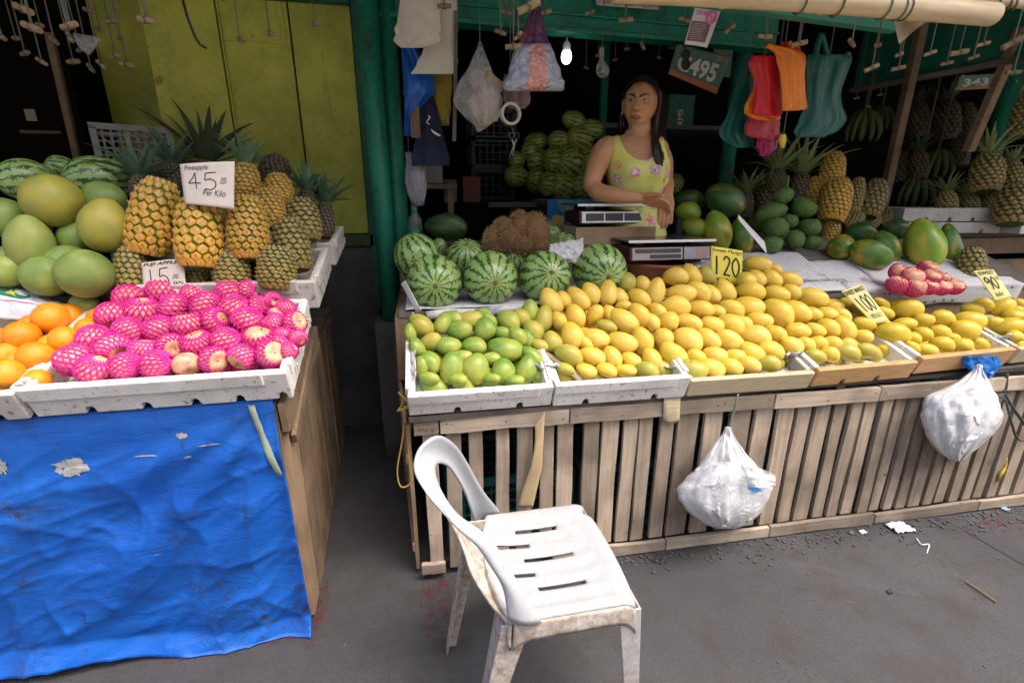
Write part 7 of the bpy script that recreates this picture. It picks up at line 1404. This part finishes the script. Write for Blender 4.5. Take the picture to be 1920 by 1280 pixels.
b = MB(); b.tube(spline([atz(1812, 1090, .005), atz(1840, 1108, .007), atz(1868, 1128, .005)], 16), .003, 6); o = b.build('twig', simple('twig', (.22, .16, .09), .9)); tag(o, 'thin dry stalk on the ground at the right', 'twig')
b = MB(); b.tube(spline([atz(1238, 1056, .004), atz(1246, 1046, .01), atz(1258, 1040, .005)], 12), .0035, 6); b.tube([atz(1246, 1046, .01), atz(1250, 1054, .004)], .002, 5); o = b.build('twig', simple('dark_twig', (.05, .04, .03), .9)); tag(o, 'small dark twig at the foot of the slats', 'twig')
b = MB(); b.tube(spline([at(1888, 858, 1.34), at(1884, 876, 1.335), at(1876, 890, 1.33), at(1872, 902, 1.335)], 16), [.003 + .004 * math.sin(k / 16 * 3.1) for k in range(17)], 6); o = b.build('fruit_peel', simple('yellow_peel', (.60, .42, .06), .6), smooth=True); tag(o, 'yellow peel caught between the slats at the right', 'peel')
# gravel and dust against the counter foot
random.seed(77); b = MB()
for k in range(420):
    x = random.uniform(.5, 2.7); y = yF(x) - .03 - abs(random.gauss(0, .05)); r = random.uniform(.0015, .005); b.box(x - r, x + r, y - r, y + r, 0, r * 1.3, None)
for k in range(260):
    x = random.uniform(-1.3, 2.6); y = random.uniform(.35, 1.3); r = random.uniform(.001, .003); b.box(x - r, x + r, y - r, y + r, 0, r * 1.2)
o = b.build('grit', concrete); tag(o, 'loose grit on the concrete ground', 'grit', kind='stuff')
# ------------------------------------------------------------------ things standing in the dark
white_crate = simple('white_crate_plastic', (.30, .29, .27), .5); dark_crate = simple('black_crate_plastic', (.02, .022, .024), .5)
A = at(180, 300, 2.45); crate('plastic_crate', Matrix.Translation((A.x + .03, 2.42, at(180, 318, 2.45).z)) @ Matrix.Rotation(R(28), 4, 'Z'), .26, .34, .17, white_crate, 'white lattice crate behind the left watermelons', 9, 6)
part('crate_shelf', wood_dark, ls, lambda b: b.box(-1.9, -.9, 2.3, 2.9, at(180, 305, 2.45).z - .04, at(180, 305, 2.45).z - .014))
for k, (py, lab) in enumerate([(372, 'lowest'), (312, 'middle'), (262, 'top')]):
    p = at(888, py, 3.2); crate('plastic_crate', Matrix.Translation((p.x, 3.2, p.z)), .26, .34, .17, dark_crate, '%s black crate stacked in the dark left of the watermelons' % lab, 6, 4, 'black crates in the dark')
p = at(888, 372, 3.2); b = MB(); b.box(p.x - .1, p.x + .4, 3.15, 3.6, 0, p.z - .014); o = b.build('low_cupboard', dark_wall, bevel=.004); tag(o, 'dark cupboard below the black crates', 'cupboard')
tb = empty('side_table'); tag(tb, 'table with a blue and yellow patterned cover behind the woman', 'table'); z0 = at(1040, 374, 2.55).z
x_ = Mat('blue_cover'); vo = x_.node('TexVoronoi'); vo.inputs['Scale'].default_value = 16; x_.l.new(x_.coord(1, 'Object', False), vo.inputs[0]); sp_ = x_.node('SeparateColor'); x_.l.new(vo.outputs['Color'], sp_.inputs[0]); x_.color(x_.mix(x_.ramp(sp_.outputs[0], .6, .62), x_.mix(x_.ramp(sp_.outputs[1], .5, .52), (.02, .20, .50), (.10, .42, .62)), (.62, .50, .12))).rough(.35); cover = x_.m
xa, xb = at(1028, 374, 2.55).x, at(1300, 378, 2.55).x
part('top', wood_dark, tb, lambda b: b.box(xa, xb, 2.56, 2.95, z0 - .03, z0 - .004)); part('cover', cover, tb, lambda b: (b.box(xa - .004, xb + .004, 2.552, 2.96, z0 - .003, z0), b.box(xa - .004, xa + .22, 2.548, 2.5515, z0 - .14, z0 - .001), b.box(xa + .2205, xb + .004, 2.548, 2.5515, z0 - .03, z0 - .001)))
for x in (xa + .03, xb - .07):
    for y in (2.58, 2.88): part('leg', wood_dark, tb, lambda b: b.box(x, x + .04, y, y + .04, 0, z0 - .032))
bo = empty('water_bottle'); p = at(779, 432, 2.3); tag(bo, 'green labelled plastic bottle standing by the green posts', 'bottle'); M = Matrix.Translation((p.x, 2.3, 1.078))
b = MB(); b.lathe([(.002, 0), (.03, 0), (.034, .01), (.034, .10), (.03, .125), (.014, .15), (.012, .165)], 18, M); b.build('bottle', thin_plastic('bottle_pet', (.16, .20, .18), .5, .12, .1), bo, smooth=True); b = MB(); b.lathe([(.0345, .035), (.0352, .036), (.0352, .08), (.0345, .081)], 18, M); b.build('label_band', simple('green_label', (.01, .22, .08), .4), bo, smooth=True); b = MB(); b.lathe([(.0145, .162), (.0145, .182), (.002, .184)], 14, M); b.build('cap', simple('green_cap', (.01, .30, .10), .4), bo)
hanging('plastic_bag', [(285, 760, 772, .3), (310, 760, 795, .8), (345, 760, 800, 1), (372, 768, 798, .9), (386, 776, 792, .4)], 2.3, .06, bag_grey, 'grey plastic bag slumped beside the green posts', 'bag', cord=True, folds=8, amp=.012)
b = MB(); p = at(805, 345, 2.6); b.box(-.07, .07, 0, .12, 0, .10, Matrix.Translation(p)); o = b.build('carton', simple('pale_carton', (.22, .22, .22), .7, (.15, .15, .15)), bevel=.003); tag(o, 'small pale carton on the brown stool in the dark', 'box')
st2 = empty('wooden_stool'); tag(st2, 'brown wooden stool under the pale carton', 'stool'); part('seat', wood_post, st2, lambda b: b.box(p.x - .12, p.x + .14, 2.56, 2.78, p.z - .025, p.z - .002), bevel=.003)
for x in (p.x - .10, p.x + .09):
    for y in (2.58, 2.73): part('leg', wood_post, st2, lambda b: b.box(x, x + .03, y, y + .03, 0, p.z - .026))
for k, (x, y, w, h, Y, c1, lab) in enumerate([(845, 380, .07, .12, 2.7, (.16, .16, .15), 'grey carton in the dark behind the long papaya'), (885, 380, .10, .14, 2.8, (.16, .04, .035), 'maroon and white carton in the dark behind the spiky fruit')]):
    q = at(x, y, Y); b = MB(); b.box(-w / 2, w / 2, 0, .12, 0, h, Matrix.Translation(q)); o = b.build('carton', simple('carton%d' % k, c1, .7, tuple(v * .7 for v in c1)), bevel=.003); tag(o, lab, 'box')
    b = MB(); b.box(q.x - .09, q.x + .09, Y - .01, Y + .2, 0, q.z - .002); o = b.build('support_box', dark_wall); tag(o, 'dark box carrying the %s' % ('grey carton' if k == 0 else 'maroon carton'), 'box')
rb = empty('storage_tub'); tag(rb, 'dark green tub lettered RMS right of the woman', 'tub'); q = at(1275, 236, 3.3)
b = MB(); b.box(-.10, .10, 0, .2, 0, .2, Matrix.Translation(q)); b.build('tub', green_dark, rb, bevel=.01); Srm = quad_fn([(1268, 205), (1286, 205), (1286, 236), (1268, 236)], 3.292); text_on(Srm, 'RMS', .1, .02, .7, .98, plate_w, rb, .002, rot=True)
b = MB(); b.box(q.x - .6, q.x + .6, 3.25, 3.6, q.z - .03, q.z - .002); o = b.build('wall_shelf', wood_dark); tag(o, 'dark shelf carrying the green tub', 'shelf')
for k, (px, Y, z0_, z1_, lab) in enumerate([(70, 3.4, .5, 1.75, 'dark cabinet at the far left with a small white tag')]):
    cb = empty('cabinet'); tag(cb, lab, 'cabinet'); q = at(px, 200, Y); b = MB(); b.box(q.x - .2, q.x + .2, Y, Y + .4, 0, q.z + .28); b.build('case', dark_wall, cb, bevel=.005); b = MB(); p2 = at(56, 216, Y - .01); b.box(-.02, .03, -.004, .004, -.03, .03, Matrix.Translation(p2)); b.build('paper_tag', simple('tag_paper', (.36, .30, .22), .8), cb); b = MB(); p3 = at(78, 248, Y - .01); b.box(-.10, .10, -.01, .008, -.008, .008, Matrix.Translation(p3)); b.build('drawer_edge', simple('drawer', (.10, .05, .04), .5), cb)
def bananas(px, py, Y, s, label, n=9):
    c = at(px, py, Y); t = empty('banana_bunch', c); tag(t, label, 'bananas', 'dim bananas at the right'); bm_ = MATS.get('dim_banana') or simple('dim_banana', (.08, .10, .015), .6, (.05, .07, .015), 8)
    for k in range(n):
        a = (k / (n - 1) - .5) * 2.4; d = RT * math.sin(a) + FW * (.5 if k % 2 else .2); pts = [d * .02 * s, d * .06 * s - UP * .04 * s, d * .085 * s - UP * .10 * s, d * .08 * s - UP * .15 * s]; b = MB(); b.tube(spline(pts, 8), [.012 * s * q for q in (.5, .9, 1.1, 1.2, 1.2, 1.1, 1.0, .7, .3)], 8); b.build('banana', bm_, t, smooth=True)
    b = MB(); b.tube([Vector((0, 0, -.01)), Vector((0, 0, 2.5 - c.z))], .006, 6); b.build('stalk', bm_, t)
bananas(1622, 206, 2.9, 1.3, 'dim green banana hand hanging beyond the dark green bags'); bananas(1655, 200, 3.1, 1.0, 'second dim banana hand just right of the first'); bananas(1760, 280, 2.75, 1.2, 'dim banana hand between the two timber posts'); bananas(1720, 330, 2.7, 1.3, 'dim banana hand low on the shelf by the timber post')
# shelf and foam boxes at the far right
rx0 = at(1660, 400, 2.55).x; zsf = at(1760, 425, 2.35).z
rs_ = empty('rear_rack'); tag(rs_, 'rough wooden rack holding foam boxes of pineapples at the right edge', 'rack')
part('shelf', wood_dark, rs_, lambda b: b.box(2.45, 4.2, 2.28, 3.1, zsf - .06, zsf - .03), bevel=.003)
for k in range(6): part('front_board', wood_side, rs_, lambda b: b.box(2.56, 4.2, 2.285 - .002 * k, 2.30, zsf - .16 - k * .13, zsf - .065 - k * .13), bevel=.003)
part('post', wood_side, rs_, lambda b: b.box(2.49, 2.55, 2.28, 2.34, 0, zsf - .061))
p1 = at(1715, 432, 2.3); p2 = at(1895, 440, 2.2)
foam_tray(Matrix.Translation((p1.x - .06, 2.30, zsf - .03)) @ Matrix.Rotation(R(-10), 4, 'Z'), .55, .40, .06, foam_dirty, 'grey foam box on the rear rack, lower of the pair', (.2, .5, .8), lip=False)
foam_tray(Matrix.Translation((p1.x - .08, 2.32, zsf + .034)) @ Matrix.Rotation(R(-10), 4, 'Z'), .55, .40, .075, foam_dirty, 'grey foam box on the rear rack stacked on another', (.25, .5, .75), lip=False)
foam_tray(Matrix.Translation((p1.x + .50, 2.12, zsf - .03)) @ Matrix.Rotation(R(-8), 4, 'Z'), .5, .36, .085, foam, 'whiter foam box at the right edge of the rear rack', (.3, .7), lip=False)
# white sack with a printed star beside the oranges
sk = empty('plastic_sack'); tag(sk, 'white plastic sack with a green patch and star beside the oranges', 'sack')
def sack(u, v, o=0.0):
    p = at(-25 + 160 * u + 20 * v * u, 536 + 62 * v + 42 * u * (1 - v * .3) - 10 * math.sin(u * 3), 1.57 - .08 * v); return p + Vector((0, -.5, .8)) * (.020 * math.sin(math.pi * v) + .008 * nz((u * 6, v * 5, 0)) + o)
b = MB(); b.grid(lambda u, v: sack(u, v), 30, 16); b.build('film', simple('white_sack_film', (.66, .68, .72), .28, (.55, .57, .62), 6, .6, 12, .02), sk, smooth=True, solid=.003)
b = MB(); n = 24; b.add([sack(.34, .26, .003)] + [sack(.34 + .20 * math.cos(2 * math.pi * k / n), .26 + .20 * math.sin(2 * math.pi * k / n), .003) for k in range(n)], [(0, 1 + k, 1 + (k + 1) % n) for k in range(n)]); b.build('green_patch', simple('print_green', (.01, .22, .12), .4), sk)
b = MB(); b.add([sack(.32, .27, .005)] + [sack(.32 + .10 * (1 if k % 2 == 0 else .42) * math.sin(math.pi * k / 5), .27 - .15 * (1 if k % 2 == 0 else .42) * math.cos(math.pi * k / 5), .005) for k in range(10)], [(0, 1 + k, 1 + (k + 1) % 10) for k in range(10)]); b.build('star', simple('print_star', (.55, .50, .08), .4), sk)
b = MB(); b.tube([sack(.1 + .05 * k, .56 - .0 * k + (.0 if k < 10 else -.05 * (k - 10)), .003) for k in range(17)], .0018, 5); b.build('red_line', pr_p, sk)
